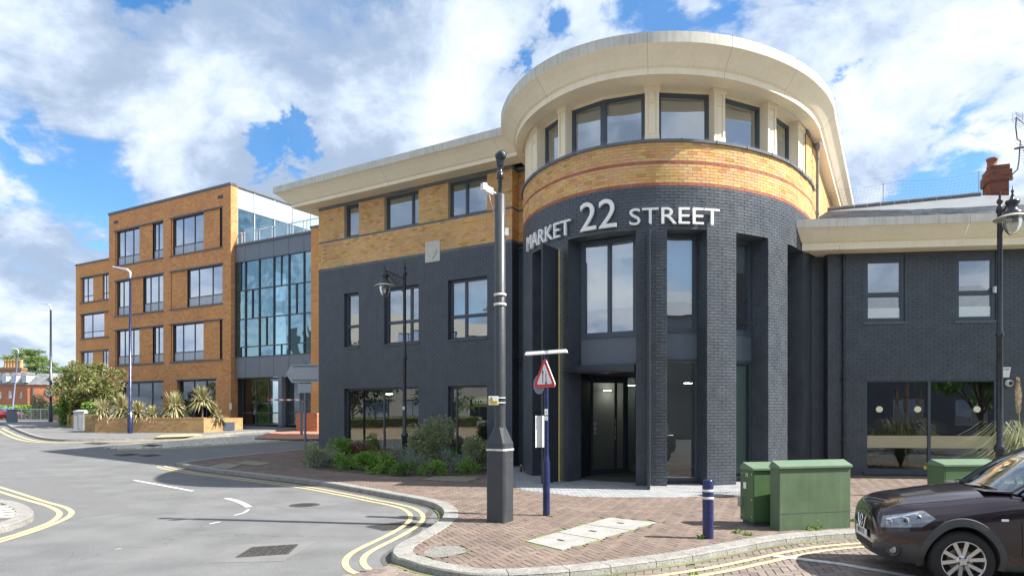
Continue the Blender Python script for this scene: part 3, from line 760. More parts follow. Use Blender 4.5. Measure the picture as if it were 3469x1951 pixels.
def cover(quad, z, label, group=None, rib=9):
    q = MB(); a, b, c, d = [V(p.x, p.y, zg(p.y) + z) for p in quad]; up = V(0, 0, 1)
    q.hexa([a + up * .004, b + up * .004, c + up * .004, d + up * .004], [a - up * .02, b - up * .02, c - up * .02, d - up * .02], IRON_LO)
    o = q.build('manhole_cover', loc=(a + c) / 2); tag(o, label, 'manhole cover', group)
    q = MB()
    def bar(p0, p1, wd):
        u = (p1 - p0).normalized(); v = V(-u.y, u.x, 0) * wd / 2
        q.hexa([p0 - v + up * .009, p1 - v + up * .009, p1 + v + up * .009, p0 + v + up * .009], [p0 - v, p1 - v, p1 + v, p0 + v], IRON)
    for p0, p1 in ((a, b), (b, c), (c, d), (d, a)): bar(p0, p1, 0.035)
    for i in range(1, rib):
        f = i / rib
        if i % 2: bar(a.lerp(b, f), d.lerp(c, f).lerp(a.lerp(b, f), 0.55), 0.03); bar(a.lerp(b, f).lerp(d.lerp(c, f), 0.52), d.lerp(c, f), 0.03)
        else:
            for k in range(5): bar(a.lerp(b, f).lerp(d.lerp(c, f), k / 5 + .03), a.lerp(b, f).lerp(d.lerp(c, f), k / 5 + 0.14), 0.03)
    bar(a.lerp(c, 0.04), a.lerp(c, 0.96), 0.03)
    q.build('raised_ribs', o); return o
cover(pts(A_, [(1548, 1326), (1876, 1304), (1942, 1243), (1652, 1262)], RZ), RZ, 'rectangular cast iron cover in a grey patch of the road, nearest the camera')
cover(pts(A_, [(545, 582), (650, 590), (722, 578), (600, 572)], RZ), RZ, 'dark iron cover in the road in front of the far footway kerb', rib=5)
cover(pts(A_, [(925, 602), (1000, 607), (1060, 597), (980, 593)], RZ), RZ + 0.03, 'rusty iron cover let into the tip of the cobbled island', rib=5)
cover(pts(A_, [(905, 662), (960, 670), (1060, 660), (1000, 652)], RZ), RZ, 'pale worn cover in the shaded road before the pavement tip', rib=5)
cover(pts(A_, [(740, 658), (790, 665), (920, 655), (860, 648)], RZ), RZ, 'dark iron cover behind the pale one in the shaded road', rib=5)
dq = pts(B_, [(412, 658), (520, 682), (762, 652), (640, 627)], RZ)
q = MB(); a, b, c, d = [V(p.x, p.y, zg(p.y) + RZ) for p in dq]; up = V(0, 0, 1)
q.hexa([a + up * .003, b + up * .003, c + up * .003, d + up * .003], [a - up * .02, b - up * .02, c - up * .02, d - up * .02], IRON_LO)
dr = q.build('drain_grate', loc=(a + c) / 2); tag(dr, 'iron street drain grate crossed by the double yellow lines at the kerb', 'drain')
q = MB()
for i in range(9):
    f = i / 8; p0, p1 = a.lerp(d, f), b.lerp(c, f); u = (p1 - p0).normalized(); v = V(-u.y, u.x, 0) * 0.014
    q.hexa([p0 - v + up * .0052, p1 - v + up * .0052, p1 + v + up * .0052, p0 + v + up * .0052], [p0 - v, p1 - v, p1 + v, p0 + v], IRON)
for i in range(5):
    f = i / 4; p0, p1 = a.lerp(b, f), d.lerp(c, f); u = (p1 - p0).normalized(); v = V(-u.y, u.x, 0) * 0.014
    q.hexa([p0 - v + up * .0048, p1 - v + up * .0048, p1 + v + up * .0048, p0 + v + up * .0048], [p0 - v, p1 - v, p1 + v, p0 + v], IRON)
q.build('grate_bars', dr)
c0 = gc(1990, 985, *A_, RZ); q = MB(); q.lathe([(0.30, 0.0), (0.30, 0.006), (0.25, 0.006), (0.25, 0.004), (0.0, 0.004)], (c0.x, c0.y, c0.z + 0.002), IRON, 24, smooth=False)
for k in range(5):
    q.obox((c0.x, c0.y - 0.16 + k * 0.08, c0.z + 0.008), V(0.16, 0, 0), V(0, 0.018, 0), V(0, 0, 0.002), IRON)
tag(q.build('manhole_cover', loc=c0), 'round iron cover in the road beside the curved white line', 'manhole cover')
# ------------------------------------------------------------------ building materials
BLK = mat('black_painted_brick', (0.072, 0.085, 0.102), 0.42, var=0.24, scale=3, bump=0.35, bscale=45, spec=0.5)
BLKM = mat('black_painted_mortar', (0.059, 0.069, 0.083), 0.55, var=0.15, scale=3)
YB = mat('yellow_stock_brick', None, 0.85, var=0.26, scale=0.7, bump=0.25, bscale=60, island=[(0.50, 0.26, 0.085), (0.66, 0.37, 0.12), (0.70, 0.48, 0.19), (0.70, 0.39, 0.22), (0.58, 0.40, 0.14), (0.71, 0.41, 0.14), (0.66, 0.33, 0.18), (0.68, 0.48, 0.22)])
YBM = mat('yellow_mortar', (0.50, 0.40, 0.24), 0.9, var=0.15, scale=4)
RB = mat('red_band_brick', None, 0.8, var=0.15, scale=2, island=[(0.34, 0.10, 0.06), (0.42, 0.14, 0.08), (0.32, 0.10, 0.075)])
GB = mat('blue_grey_band_brick', None, 0.7, var=0.15, scale=2, island=[(0.10, 0.12, 0.14), (0.15, 0.17, 0.19), (0.12, 0.14, 0.165)])
CREAM = mat('cream_fascia', (0.90, 0.79, 0.585), 0.6, var=0.06, scale=1.5, streak=0.12, dark=(0.40, 0.34, 0.24))
CREAMW = mat('weathered_fascia_edge', (0.58, 0.56, 0.49), 0.65, var=0.14, scale=2.5, streak=0.35, dark=(0.22, 0.21, 0.17))
FRM = mat('anthracite_frame', (0.065, 0.088, 0.112), 0.4, var=0.08, scale=8)
PANEL = mat('slate_blue_panel', (0.11, 0.14, 0.17), 0.35, var=0.06, scale=3)
DARKP = mat('dark_metal_panel', (0.040, 0.047, 0.058), 0.45, var=0.12, scale=4)
LEAD = mat('lead_flashing', (0.13, 0.145, 0.165), 0.6, var=0.2, scale=5, bump=0.2)
GLZ = glass('window_glass', tint=(.86, .93, .93), refl=1.0, base=0.30, wav=.02, wscale=1.5)
GLZD = glass('shopfront_glass', tint=(0.70, 0.80, 0.80), refl=0.7, base=0.06)
GLZT = glass('teal_glass', tint=(0.42, 0.62, 0.68), refl=1.1, base=0.40, wav=0.5, wscale=1.0, rcol=(0.42, 0.66, 0.76))
GLZS = glass('sky_glass', tint=(0.55, 0.7, 0.8), refl=1.0, base=0.52, wav=0.08, wscale=0.7, rcol=(0.74, 0.80, 0.88))
VEN = mat('venetian_cream', (0.62, 0.56, 0.40), 0.6, var=0.05)
ROLL = mat('roller_blind', (0.78, 0.82, 0.80), 0.8, var=0.04)
ROLLG = mat('roller_blind_grey', (0.42, 0.45, 0.43), 0.8, var=0.04)
FILM = mat('frosted_film', (0.74, 0.82, 0.83), 0.35, var=0.02)
INT = mat('interior_wall', (0.42, 0.42, 0.40), 0.9, var=0.05)
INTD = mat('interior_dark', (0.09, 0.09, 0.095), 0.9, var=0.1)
LAMP = mat('lit_strip', (1, 1, 1), 0.5, var=0, emit=((1.0, 0.93, 0.8), 9.0))
GLOBE = mat('lit_globe', (.35, .31, .22), 0.5, var=0, emit=((1.0, 0.88, 0.6), 0.16))
ROOFF = mat('roof_felt', (0.20, 0.20, 0.21), 0.9, var=0.15)
SLATE = mat('roof_slate', None, 0.55, var=0.12, scale=2, island=[(0.15, 0.165, 0.185), (0.20, 0.215, 0.235), (0.25, 0.265, 0.285), (0.18, 0.19, 0.21)])
STONE = mat('stone_plaque', (0.58, 0.56, 0.50), 0.8, var=0.08, scale=5, bump=0.2)
WHITE = mat('white_gloss', (0.80, 0.80, 0.78), 0.35, var=0.05, scale=5)
BLACKG = mat('black_gloss_metal', (0.028, 0.032, 0.040), 0.25, var=0.2, scale=5, bump=0.06)
NAVY = mat('navy_gloss_paint', (0.018, 0.024, 0.085), 0.25, var=0.25, scale=7, bump=0.05)

# ------------------------------------------------------------------ plan of the corner building
LW = Fr((-7.516, 26.56), (0.8475, -0.5307), (-0.5307, -0.8475)); LWL = 8.87
RW = Fr((8.895, 19.24), (0.992, -0.1258), (-0.1258, -0.992))
TC = V(4.2, 20.3, 0)
def interp(tab, x):
    if x <= tab[0][0]: return tab[0][1]
    for (a, b), (c, d) in zip(tab, tab[1:]):
        if x <= c:
            f = (x - a) / (c - a); return b + (d - b) * f
    return tab[-1][1]
def polar(tab, a0, a1, step=3.0, sm=True):
    o = []; a = a0
    while a <= a1 + 1e-6:
        r = (interp(tab, a - 4) + interp(tab, a) * 2 + interp(tab, a + 4)) / 4 if sm else interp(tab, a)
        o.append((TC.x + r * sin(radians(a)), TC.y - r * cos(radians(a)))); a += step
    return o
TB = [(-115, 3.9), (-90, 3.86), (-75, 3.84), (-60, 3.88), (-45, 3.95), (-30, 3.98), (-15, 3.92), (0, 3.83), (15, 3.75), (30, 3.72), (45, 3.79), (60, 3.94), (70, 4.10), (80, 4.42)]
FD = V(0.489, 0.872, 0)
tb = polar(TB, -115, 79, 2.5) + [(8.57, 19.57), (8.57 + FD.x * 2, 19.57 + FD.y * 2)] + [(8.57 + FD.x * k, 19.57 + FD.y * k) for k in (6, 14)]
TW = Cv(tb)
OC = [(-115, 4.50), (-90, 4.52), (-73, 4.59), (-63, 4.69), (-55, 4.78), (-48, 4.88), (-41, 4.96), (-33, 5.01), (-24, 5.03), (-13, 4.97), (-2, 4.87), (5, 4.79), (10, 4.74), (18, 4.65), (27, 4.58), (38, 4.55), (53, 4.61), (67, 4.79), (78, 5.03)]
OE = [(-115, 4.05), (-90, 4.08), (-79, 4.12), (-66, 4.24), (-57, 4.34), (-46, 4.48), (-38, 4.58), (-28, 4.65), (-20, 4.63), (-9, 4.55), (-1, 4.46), (11, 4.35), (23, 4.23), (38, 4.19), (52, 4.25), (67, 4.43), (78, 4.66)]
def ocurve(tab, off):
    p = polar(tab, -112, 76, 2.0)
    return p + [(9.12 + off[0] + FD.x * k, 19.27 + off[1] + FD.y * k) for k in (0.3, 1.5, 5, 9, 14)]
CC = ocurve(OC, (0, 0)); CE = ocurve(OE, (-0.30, 0.17))

BLD = empty('corner_building', (2.0, 22.0, 0), 'three storey corner office with round tower, charcoal brick below, yellow brick above', 'building')
ZB = 7.25; H = 0.075; ZBASE = ZB - 100 * H; ZL = ZB + 14 * H       # paint line, course height, ledge
allb = MB(); PICK = []

# ---- left wing
U = lambda px: LW.t_of(px)
cols = [(U(1166.5), U(1215.5)), (U(1302), U(1418.5)), (U(1518), U(1650.5))]
opsL = [(a, b, ZL + H, 9.60) for a, b in cols] + [(a, b, 4.23, 6.26) for a, b in cols] + [(cols[0][0], cols[1][1], 0.30, 2.68), (cols[2][0], cols[2][1], 0.30, 2.68)]
mfw = lambda t, z: BLKM if z < ZB else YBM
def mfl(t, z):
    if z < ZB: return BLK
    k = int((z - ZB) / H + 1e-4)
    if k == 0 or k == 14 or z > 9.60: return GB
    return YB
w_ = MB(); wall_face(w_, LW, 0, LWL, -0.1, 9.72, opsL, mfw, depth=0.16, split=[ZB])
# return and second face beside the tower
R0 = LW.P(LWL, 0); RD = Fr((R0.x, R0.y), (0.45, 0.893), (0.893, -0.45)); R1 = RD.P(0.45, 0)
LW2 = Fr((R1.x, R1.y), (0.8475, -0.5307), (-0.5307, -0.8475))
wall_face(w_, RD, 0, 0.45, -0.1, 9.72, [], mfw, split=[ZB]); wall_face(w_, LW2, 0, 0.9, -0.1, 9.72, [], mfw, split=[ZB])
LS = Fr((LW.P(0, 0) - LW.n * 9)[:2], (-LW.n.x * -1, -LW.n.y * -1), (-0.8475, 0.5307))
wall_face(w_, LS, 0, 9, -0.1, 9.72, [], mfw, split=[ZB])
lw = w_.build('left_wing_wall', BLD)
bricks(allb, LW, 0, LWL, -0.25, 9.72, opsL, mfl, zbase=ZBASE)
bricks(allb, RD, 0, 0.45, -0.25, 9.72, [], mfl, zbase=ZBASE); bricks(allb, LW2, 0, 0.9, -0.25, 9.72, [], mfl, zbase=ZBASE)
bricks(allb, LS, 7.5, 9, -0.25, 9.72, [], mfl, zbase=ZBASE)
for i, (a, b) in enumerate(cols):
    mu = [] if i == 0 else ([U(1390.6)] if i == 1 else [U(1574)])
    bl = [(a + .08, b - .08, ZL + .14 + (0.9 if i == 0 else 0), 9.5, VEN)] if i < 2 else None
    window(BLD, LW, a, b, ZL + H, 9.58, 0.13, FRM, GLZ, mull=mu, blind=bl)
    mu = [] if i == 0 else ([U(1385.7)] if i == 1 else [U(1571.5)])
    bl = [(a + .08, b - .08, 5.12, 6.2, VEN if i < 2 else ROLL)]
    window(BLD, LW, a, b, 4.23, 6.26, 0.13, FRM, GLZ, mull=mu, trans=(5.02,), blind=bl, sill=BLK)
a, b = cols[0][0], cols[1][1]
window(BLD, LW, a, b, 0.30, 2.68, 0.13, FRM, GLZD, mull=[U(1292.4)], sash=False, sill=BLK)
window(BLD, LW, cols[2][0], cols[2][1], 0.30, 2.68, 0.13, FRM, GLZD, mull=[cols[2][0] + 0.27], sash=False, sill=BLK)
q = MB(); a, b = U(1442), U(1492)
fbox(q, LW, a, b, 6.97, 7.68, 0.03, -0.01, STONE)
cx, cz = (a + b) / 2, 7.325
def dia(r, o): return [LW.P(cx - r * .8, cz, o), LW.P(cx, cz - r, o), LW.P(cx + r * .8, cz, o), LW.P(cx, cz + r, o)]
o1, o2 = dia(0.30, 0.031), dia(0.27, 0.055); apex = LW.P(cx, cz, 0.075)
for i in range(4): q.face([o1[i], o1[(i + 1) % 4], o2[(i + 1) % 4], o2[i]], STONE); q.face([o2[i], o2[(i + 1) % 4], apex], STONE)
q.build('diamond_plaque', BLD)

# ---- tower drum
T = lambda px, off=0.0: TW.t_of(px, off)
tpx = [(1923, 2152), (2258.6, 2394), (2493, 2599.6), (2665, 2719)]
opT = [(T(a), T(b), -0.2, 6.21) for a, b in tpx]
opT.insert(0, (T(1804), opT[0][0] - 0.72, -0.2, 6.21))
TEND = TW.L[-1]; t_flank = TW.t_of(2755)
w_ = MB(); wall_face(w_, TW, 0.0, TEND, -0.1, ZL, opT, mfw, depth=0.5, mrev=BLK, split=[ZB])
TWO = w_.build('tower_wall', BLD)
def mft(t, z):
    if z < ZB: return BLK
    k = int((z - ZB) / H + 1e-4)
    return RB if k in (0, 7) else YB
bricks(allb, TW, 0.0, TEND - 6, -0.25, ZL, opT, mft, zbase=ZBASE, pick=PICK)
# the 300 full bricks that show largest are objects, the others stay joined
def shows(b):
    p = TW.P((b[0] + b[1]) / 2, (b[2] + b[3]) / 2); i = (b[0] + b[1]) / 2; q_ = TW.P(i + .01, 0) - TW.P(i - .01, 0); n = V(q_.y, -q_.x, 0).normalized()
    v = (V(0, 0, 0) - V(p.x, p.y, 0)).normalized(); lit = n.dot(v)
    return -lit / p.y
PICK.sort(key=shows)
bm_ = {}
for m in (BLK, YB, RB):
    q = MB(); L2, H2 = 0.107, 0.032
    q.hexa([(-L2, -0.0075, -H2), (L2, -0.0075, -H2), (L2, -0.0075, H2), (-L2, -0.0075, H2)], [(-L2, 0.003, -H2), (L2, 0.003, -H2), (L2, 0.003, H2), (-L2, 0.003, H2)], m, back=False)
    me = bpy.data.meshes.new('brick'); me.from_pydata(q.v, [], q.f); me.materials.append(m); bm_[m.name] = me
# spread over pier fronts near eye level first
near = [b for b in PICK if b[2] > 0.3][:1200]
def area(b): 
    p = TW.P((b[0] + b[1]) / 2, 0); return shows(b) + 0.00002 * abs(b[2] - EYE)
near.sort(key=area); sel = set(id(b) for b in near[:300])
for b in PICK:
    s0, s1, a, c, m = b
    if id(b) in sel:
        o = bpy.data.objects.new('brick', bm_[m.name]); COL.objects.link(o); o.parent = TWO
        tm = (s0 + s1) / 2; p = TW.P(tm, (a + c) / 2, random.uniform(-.002, .002)); e = TW.P(tm + .05, 0) - TW.P(tm - .05, 0)
        o.location = p - wloc(TWO); o.rotation_euler = (0, 0, atan2(e.y, e.x))
    else:
        p = 0.0075 + random.uniform(-.003, .003)
        allb.hexa([TW.P(s0, a, p), TW.P(s1, a, p), TW.P(s1, c, p), TW.P(s0, c, p)], [TW.P(s0, a, -.003), TW.P(s1, a, -.003), TW.P(s1, c, -.003), TW.P(s0, c, -.003)], m, back=False)
# brickwork on the visible jambs
for (a, b, c, d) in opT:
    for t_, sgn in ((a, 1), (b, -1)):
        p0 = TW.P(t_, 0, 0); p1 = TW.P(t_, 0, -0.5); nrm_ = (TW.P(t_ + .02, 0) - TW.P(t_ - .02, 0)).normalized() * sgn
        J = Fr((p0.x, p0.y), (p1 - p0)[:2], nrm_[:2]); bricks(allb, J, 0.0, 0.49, -0.25, 6.19, [], lambda t, z: BLK, zbase=ZBASE)
# lead ledge
q = MB(); sg = steps(0.0, t_flank + 0.02, 0.2)
prof = [(0.0, ZL - 0.005), (0.055, ZL - 0.005), (0.06, ZL + 0.06), (-0.5, ZL + 0.085)]
for i in range(len(sg) - 1):
    for (o0, z0), (o1, z1) in zip(prof, prof[1:]): q.face([TW.P(sg[i], z0, o0), TW.P(sg[i + 1], z0, o0), TW.P(sg[i + 1], z1, o1), TW.P(sg[i], z1, o1)], LEAD)
q.build('lead_ledge', BLD)
q = MB()
for i in range(int(t_flank / 0.9)):
    t_ = 0.5 + i * 0.9; fbox(q, TW, t_, t_ + 0.03, ZL - 0.01, ZL + 0.075, 0.068, -0.3, LEAD)
q.build('flashing_rolls', BLD, kind='stuff')
# bird spikes
SPK = mat('bird_spike', (0.55, 0.56, 0.58), 0.3, metal=0.8, var=0)
q = MB()
def spike(p, n, h, m=SPK):
    d = V(random.uniform(-.3, .3), random.uniform(-.3, .3), 1) + n * random.uniform(-.3, .5); u = V(0.0018, 0, 0); q.face([p - u, p + u, p + d.normalized() * h], m)
t_ = 0.5
while t_ < t_flank: spike(TW.P(t_, ZL + .07, 0.02), TW.P(t_, 0, 1) - TW.P(t_, 0, 0), 0.11); t_ += 0.028
q.build('bird_spikes', BLD, kind='stuff')

# ---- tower top storey
pil = [(1799, 1819), (1890, 1914), (2184, 2232), (2416.7, 2453), (2599.6, 2628.6), (2703, 2724.6)]
pt = [(T(a, -.03), T(b, -.03)) for a, b in pil]
Z0, Z1 = ZL + 0.08, 9.70
for a, b in pt:
    q = MB(); fbox(q, TW, a, b, Z0, Z1, -0.05, -0.32, CREAM)
    w = b - a
    fbox(q, TW, a, a + .06, Z0 + .12, Z1 - .14, -0.02, -0.052, CREAM); fbox(q, TW, b - .06, b, Z0 + .12, Z1 - .14, -0.02, -0.052, CREAM)
    fbox(q, TW, a - .01, b + .01, Z0, Z0 + .12, -0.015, -0.05, CREAM); fbox(q, TW, a - .03, b + .03, Z1 - .14, Z1, -0.0, -0.05, CREAM)
    fbox(q, TW, a + .06, b - .06, Z1 - .42, Z1 - .38, -0.03, -0.052, CREAM)
    if w > .2: fbox(q, TW, a + .085, b - .085, Z0 + .16, Z1 - .46, -0.04, -0.052, CREAM); fbox(q, TW, a + .085, b - .085, Z1 - .34, Z1 - .18, -0.04, -0.052, CREAM)
    q.build('pilaster', BLD)
def chord(fr, a, b, off):
    p, r = fr.P(a, 0, off), fr.P(b, 0, off); u = (r - p); L = u.length; u.normalize(); return Fr((p.x, p.y), u[:2], (u.y, -u.x)), L
spans = [(pt[0][1], pt[1][0], 1), (pt[1][1], pt[2][0], 2), (pt[2][1], pt[3][0], 1), (pt[3][1], pt[4][0], 1), (pt[4][1], pt[5][0], 1)]
for a, b, k in spans:
    cuts = [a, b] if k == 1 else [a, (a * 0.52 + b * 0.48), b]
    for i in range(len(cuts) - 1):
        f, L = chord(TW, cuts[i], cuts[i + 1], -0.27)
        window(BLD, f, 0, L, Z0, 9.62, 0.0, FRM, GLZ, fw=0.06, blind=[(0.12, L - .12, 9.62 - (0.55 if k == 2 else 0.42), 9.58, ROLLG)])
        q = MB(); fbox(q, f, 0, L, 9.62, 9.72, -0.01, -0.07, CREAM); q.build('window_head', BLD)
q = MB(); wall_face(q, TW, 0.0, pt[0][0], Z0, 9.70, [], CREAM, o=-0.05); q.build('end_wall', BLD)
# brick pier and dark cap between the last pilaster and the flank
q = MB(); wall_face(q, TW, pt[5][1], TEND, ZL, 9.66, [], YBM, o=-0.001); q.build('flank_wall', BLD)
bricks(allb, TW, pt[5][1] + .01, TEND - 4, ZL + .02, 9.58, [], lambda t, z: YB, zbase=ZBASE)
q = MB(); fbox(q, TW, pt[5][1] + .0, t_flank + .03, 9.55, 9.64, 0.05, -0.3, LEAD); q.build('pier_cap', BLD)

# ---- eaves of tower and flank: separate curved panels with open joints
EP = [(1.0, 10.40), (1.0, 10.155), (0.97, 10.14), (0.92, 10.125), (0.55, 9.985), (0.16, 9.80), (0.0, 9.765), (0.0, 9.62)]
tc_, te_ = Cv(CC), Cv(CE)
def epoint(f, w, z):
    a, b = tc_.P(f * tc_.L[-1], 0), te_.P(f * te_.L[-1], 0); p = b.lerp(a, w); return V(p.x, p.y, z)
# both curves share their station numbers
nst = len(CC)
def est(s, w, z):
    i = min(int(s), nst - 2); f = s - i
    a = V(*CC[i], 0).lerp(V(*CC[i + 1], 0), f); b = V(*CE[i], 0).lerp(V(*CE[i + 1], 0), f); p = b.lerp(a, w); return V(p.x, p.y, z)
def st_of(px):
    best = None
    for k in range((nst - 1) * 20):
        s = k / 20; p = est(s, 1, 0); e = abs(CX + FPX * p.x / p.y - px) + p.y * 0.5
        if best is None or e < best[0]: best = (e, s)
    return best[1]
js = [0.0, st_of(1711), st_of(1815), st_of(2193), st_of(2482), st_of(2703), st_of(2829), nst - 3.0, nst - 1.001]
js = sorted(js)
for a, b in zip(js, js[1:]):
    if b - a < 0.3: continue
    q = MB(); e = 0.035 if b < nst - 4 else 0.004
    ss = [a + e / 2] + [k for k in range(int(a) + 1, int(math.ceil(b)))] + [b - e / 2]
    ss = [x for x in ss if a + e / 2 <= x <= b - e / 2]
    for j, ((w0, z0), (w1, z1)) in enumerate(zip(EP, EP[1:])):
        for x, y in zip(ss, ss[1:]): q.raw([est(x, w0, z0), est(y, w0, z0), est(y, w1, z1), est(x, w1, z1)], [(3, 2, 1, 0)], CREAMW if j == 0 else CREAM, smooth=False)
    for x in (ss[0], ss[-1]):
        pl = [est(x, w0, z0) for w0, z0 in EP]; pl2 = [est(x, w0 - .08, z0 + .05) for w0, z0 in EP]
        for j in range(len(EP) - 1): q.face([pl[j], pl[j + 1], pl2[j + 1], pl2[j]], FRM)
    q.build('fascia_panel', BLD)
q = MB()  # soffit: from the eaves band in to the windows, with a thin cornice line
inn = [TW.P(TW.L[-1] * 0, 0)]
def bst(s):   # wall line opposite an eaves station
    p = est(s, 0, 0); r = p - TC; best = None
    if s > nst - 6: return p - V(0.872, -0.489, 0) * 0.34
    a = math.degrees(atan2(r.x, -r.y)); rr = interp(TB, a); return TC + r.normalized() * rr
for i in range(nst - 1):
    a0, a1 = est(i, 0, 9.62), est(i + 1, 0, 9.62); b0, b1 = bst(i), bst(min(i + 1, nst - 1.001)); 
    m0, m1 = a0.lerp(b0, 0.85), a1.lerp(b1, 0.85)
    for z_, (p, r) in ((0, (a0, a1)),): pass
    seq0 = [(a0.x, a0.y, 9.62), (m0.x, m0.y, 9.655), (m0.x, m0.y, 9.69), (b0.x, b0.y, 9.70)]
    seq1 = [(a1.x, a1.y, 9.62), (m1.x, m1.y, 9.655), (m1.x, m1.y, 9.69), (b1.x, b1.y, 9.70)]
    if i < nst - 6:
        c0 = TC + (V(b0.x, b0.y, 0) - TC) * 0.84; c1 = TC + (V(b1.x, b1.y, 0) - TC) * 0.84; seq0.append((c0.x, c0.y, 9.70)); seq1.append((c1.x, c1.y, 9.70))
    for j in range(len(seq0) - 1): q.face([seq0[j], seq1[j], seq1[j + 1], seq0[j + 1]], CREAM)
q.build('soffit', BLD)
q = MB(); top = [est(s, 0.98, 10.385) for s in range(0, nst - 1)] + [V(6, 34, 10.385), V(-3, 30, 10.385)]
q.face(top, ROOFF); q.build('tower_roof', BLD)

# ---- eaves of the left wing
PR = [(1.2, 10.40), (1.2, 10.165), (1.165, 10.15), (1.12, 10.13), (1.0, 10.03), (0.86, 9.88), (0.78, 9.79), (0.72, 9.765), (0.72, 9.65), (0.66, 9.645), (0.10, 9.70), (0.0, 9.70)]
jl = [-1.2, LW.t_of(973.7, 1.2), LW.t_of(1283, 1.2), LW.t_of(1668, 1.2), LWL + 1.2]
for a, b in zip(jl, jl[1:]):
    q = MB()
    for j, ((o0, z0), (o1, z1)) in enumerate(zip(PR, PR[1:])):
        m = CREAMW if j == 0 else CREAM
        l0 = -o0 if a == -1.2 else a + .003; l1 = -o1 if a == -1.2 else a + .003
        q.face([LW.P(b - .003, z0, o0), LW.P(l0, z0, o0), LW.P(l1, z1, o1), LW.P(b - .003, z1, o1)], m)
        if a == -1.2: q.face([LW.P(-o0, z0, o0), LW.P(-o0, z0, -8), LW.P(-o1, z1, -8), LW.P(-o1, z1, o1)], m)
    q.build('fascia_panel', BLD)
q = MB(); q.face([LW.P(-1.18, 10.39, 1.18), LW.P(LWL + 1.2, 10.39, 1.18), LW.P(LWL + 1.2, 10.39, -9), LW.P(-1.18, 10.39, -9)], ROOFF); q.build('left_wing_roof', BLD)
q = MB(); t_ = -1.15
while t_ < LWL - 3.2:
    if t_ < 6.4: spike(LW.P(t_, 10.40, 1.15), -LW.n * -1, 0.12)
    t_ += 0.045
s_ = nst - 8.0
while s_ < nst - 1.2: spike(est(s_, .97, 10.40), V(.3, 0, 0), 0.12); s_ += 0.012 if s_ > nst - 4 else 0.02
q.build('eaves_bird_spikes', BLD, kind='stuff')

# ---- windows and panels in the drum openings
def fill(op, off=-0.5): return chord(TW, op[0], op[1], off)
f1, L1 = fill(opT[1]); f2, L2 = fill(opT[2]); f3, L3 = fill(opT[3]); f0, L0 = fill(opT[0]); f4, L4 = fill(opT[4])
mid = f1.t_of(2064)
window(BLD, f1, 0, L1, 3.72, 6.21, 0.0, FRM, GLZ, mull=[mid], fw=0.09, blind=[(0.1, L1 - .1, 4.45, 6.15, ROLL)])
q = MB(); fbox(q, f1, 0, L1, 3.02, 3.70, 0.0, -0.06, PANEL); fbox(q, f1, 0, L1, 3.69, 3.72, 0.03, -0.06, FRM); fbox(q, f1, 0, L1, 2.99, 3.02, 0.04, -0.06, FRM); q.build('spandrel_panel', BLD)
q = MB(); fbox(q, f1, -0.06, L1, 2.80, 2.985, 0.22, -0.3, DARKP); q.build('canopy_beam', BLD)
for f, L in ((f2, L2), (f3, L3)):
    window(BLD, f, 0, L, 3.80, 6.21, 0.0, FRM, GLZ, fw=0.075, blind=[(0.08, L - .08, 4.55, 6.15, ROLL)] if f is f2 else [(L * .55, L - .08, 5.4, 6.15, ROLLG)])
    q = MB(); fbox(q, f, 0, L, 3.12, 3.77, 0.0, -0.06, PANEL); fbox(q, f, 0, L, 3.77, 3.80, 0.03, -0.06, FRM); fbox(q, f, 0, L, 3.09, 3.12, 0.03, -0.06, FRM); q.build('spandrel_panel', BLD)
    window(BLD, f, 0, L, 0.10, 3.09, 0.0, FRM, GLZD, fw=0.06, sash=False)
    q = MB(); fbox(q, f, 0, L, -0.1, 0.10, 0.02, -0.06, DARKP); q.build('kick_plate', BLD)
q = MB(); fbox(q, f3, L3 * .52, L3 - .08, 0.2, 3.0, -0.12, -0.16, mat('pale_green_panel', (0.42, 0.50, 0.46), 0.6, var=.03)); q.build('inner_panel', BLD)
for f, L in ((f0, L0), (f4, L4)):
    q = MB(); fbox(q, f, -.1, L + .1, -0.1, 6.21, -0.35, -0.4, BLKM); q.build('recess_wall', BLD)
    bricks(allb, Fr(f.P(0, 0, -0.35)[:2], f.u[:2], f.n[:2]), -.1, L + .1, -0.25, 6.19, [], lambda t, z: BLK, zbase=ZBASE)
# vestibule
pA, pB = V(1.46, 17.57, 0), V(2.16, 19.10, 0); dA, dB = V(2.24, 19.45, 0), V(3.35, 20.0, 0); eR = V(3.62, 20.1, 0)
q = MB(); q.hexa([(pA.x, pA.y, -.05), (pB.x, pB.y, -.05), (pB.x, pB.y, 2.8), (pA.x, pA.y, 2.8)], [(pA.x - .05, pA.y + .02, -.05), (pB.x - .05, pB.y + .02, -.05), (pB.x - .05, pB.y + .02, 2.8), (pA.x - .05, pA.y + .02, 2.8)], DARKP)
q.face([(pB.x, pB.y, -.05), (dA.x, dA.y, -.05), (dA.x, dA.y, 2.9), (pB.x, pB.y, 2.9)], DARKP)
q.face([(eR.x, eR.y, -.05), (3.35, 17.2, -.05), (3.35, 17.2, 2.9), (eR.x, eR.y, 2.9)], DARKP)
q.face([(1.2, 17.3, 2.82), (3.5, 16.9, 2.82), (3.8, 20.3, 2.82), (1.9, 19.6, 2.82)], INTD); q.build('vestibule_lining', BLD)
q = MB(); c_ = pA.lerp(pB, 0.55); u_ = (pB - pA).normalized(); n_ = V(u_.y, -u_.x, 0)
q.obox((c_.x + n_.x * .02, c_.y + n_.y * .02, 1.42), u_ * 0.07, V(0, 0, 0.20), n_ * 0.018, mat('intercom_steel', (0.16, 0.18, 0.20), 0.35, metal=0.6, var=0.1))
q.build('intercom', BLD)
DF = Fr(dA[:2], (dB - dA)[:2], ((dB - dA).y, -(dB - dA).x)); DL = (dB - dA).length
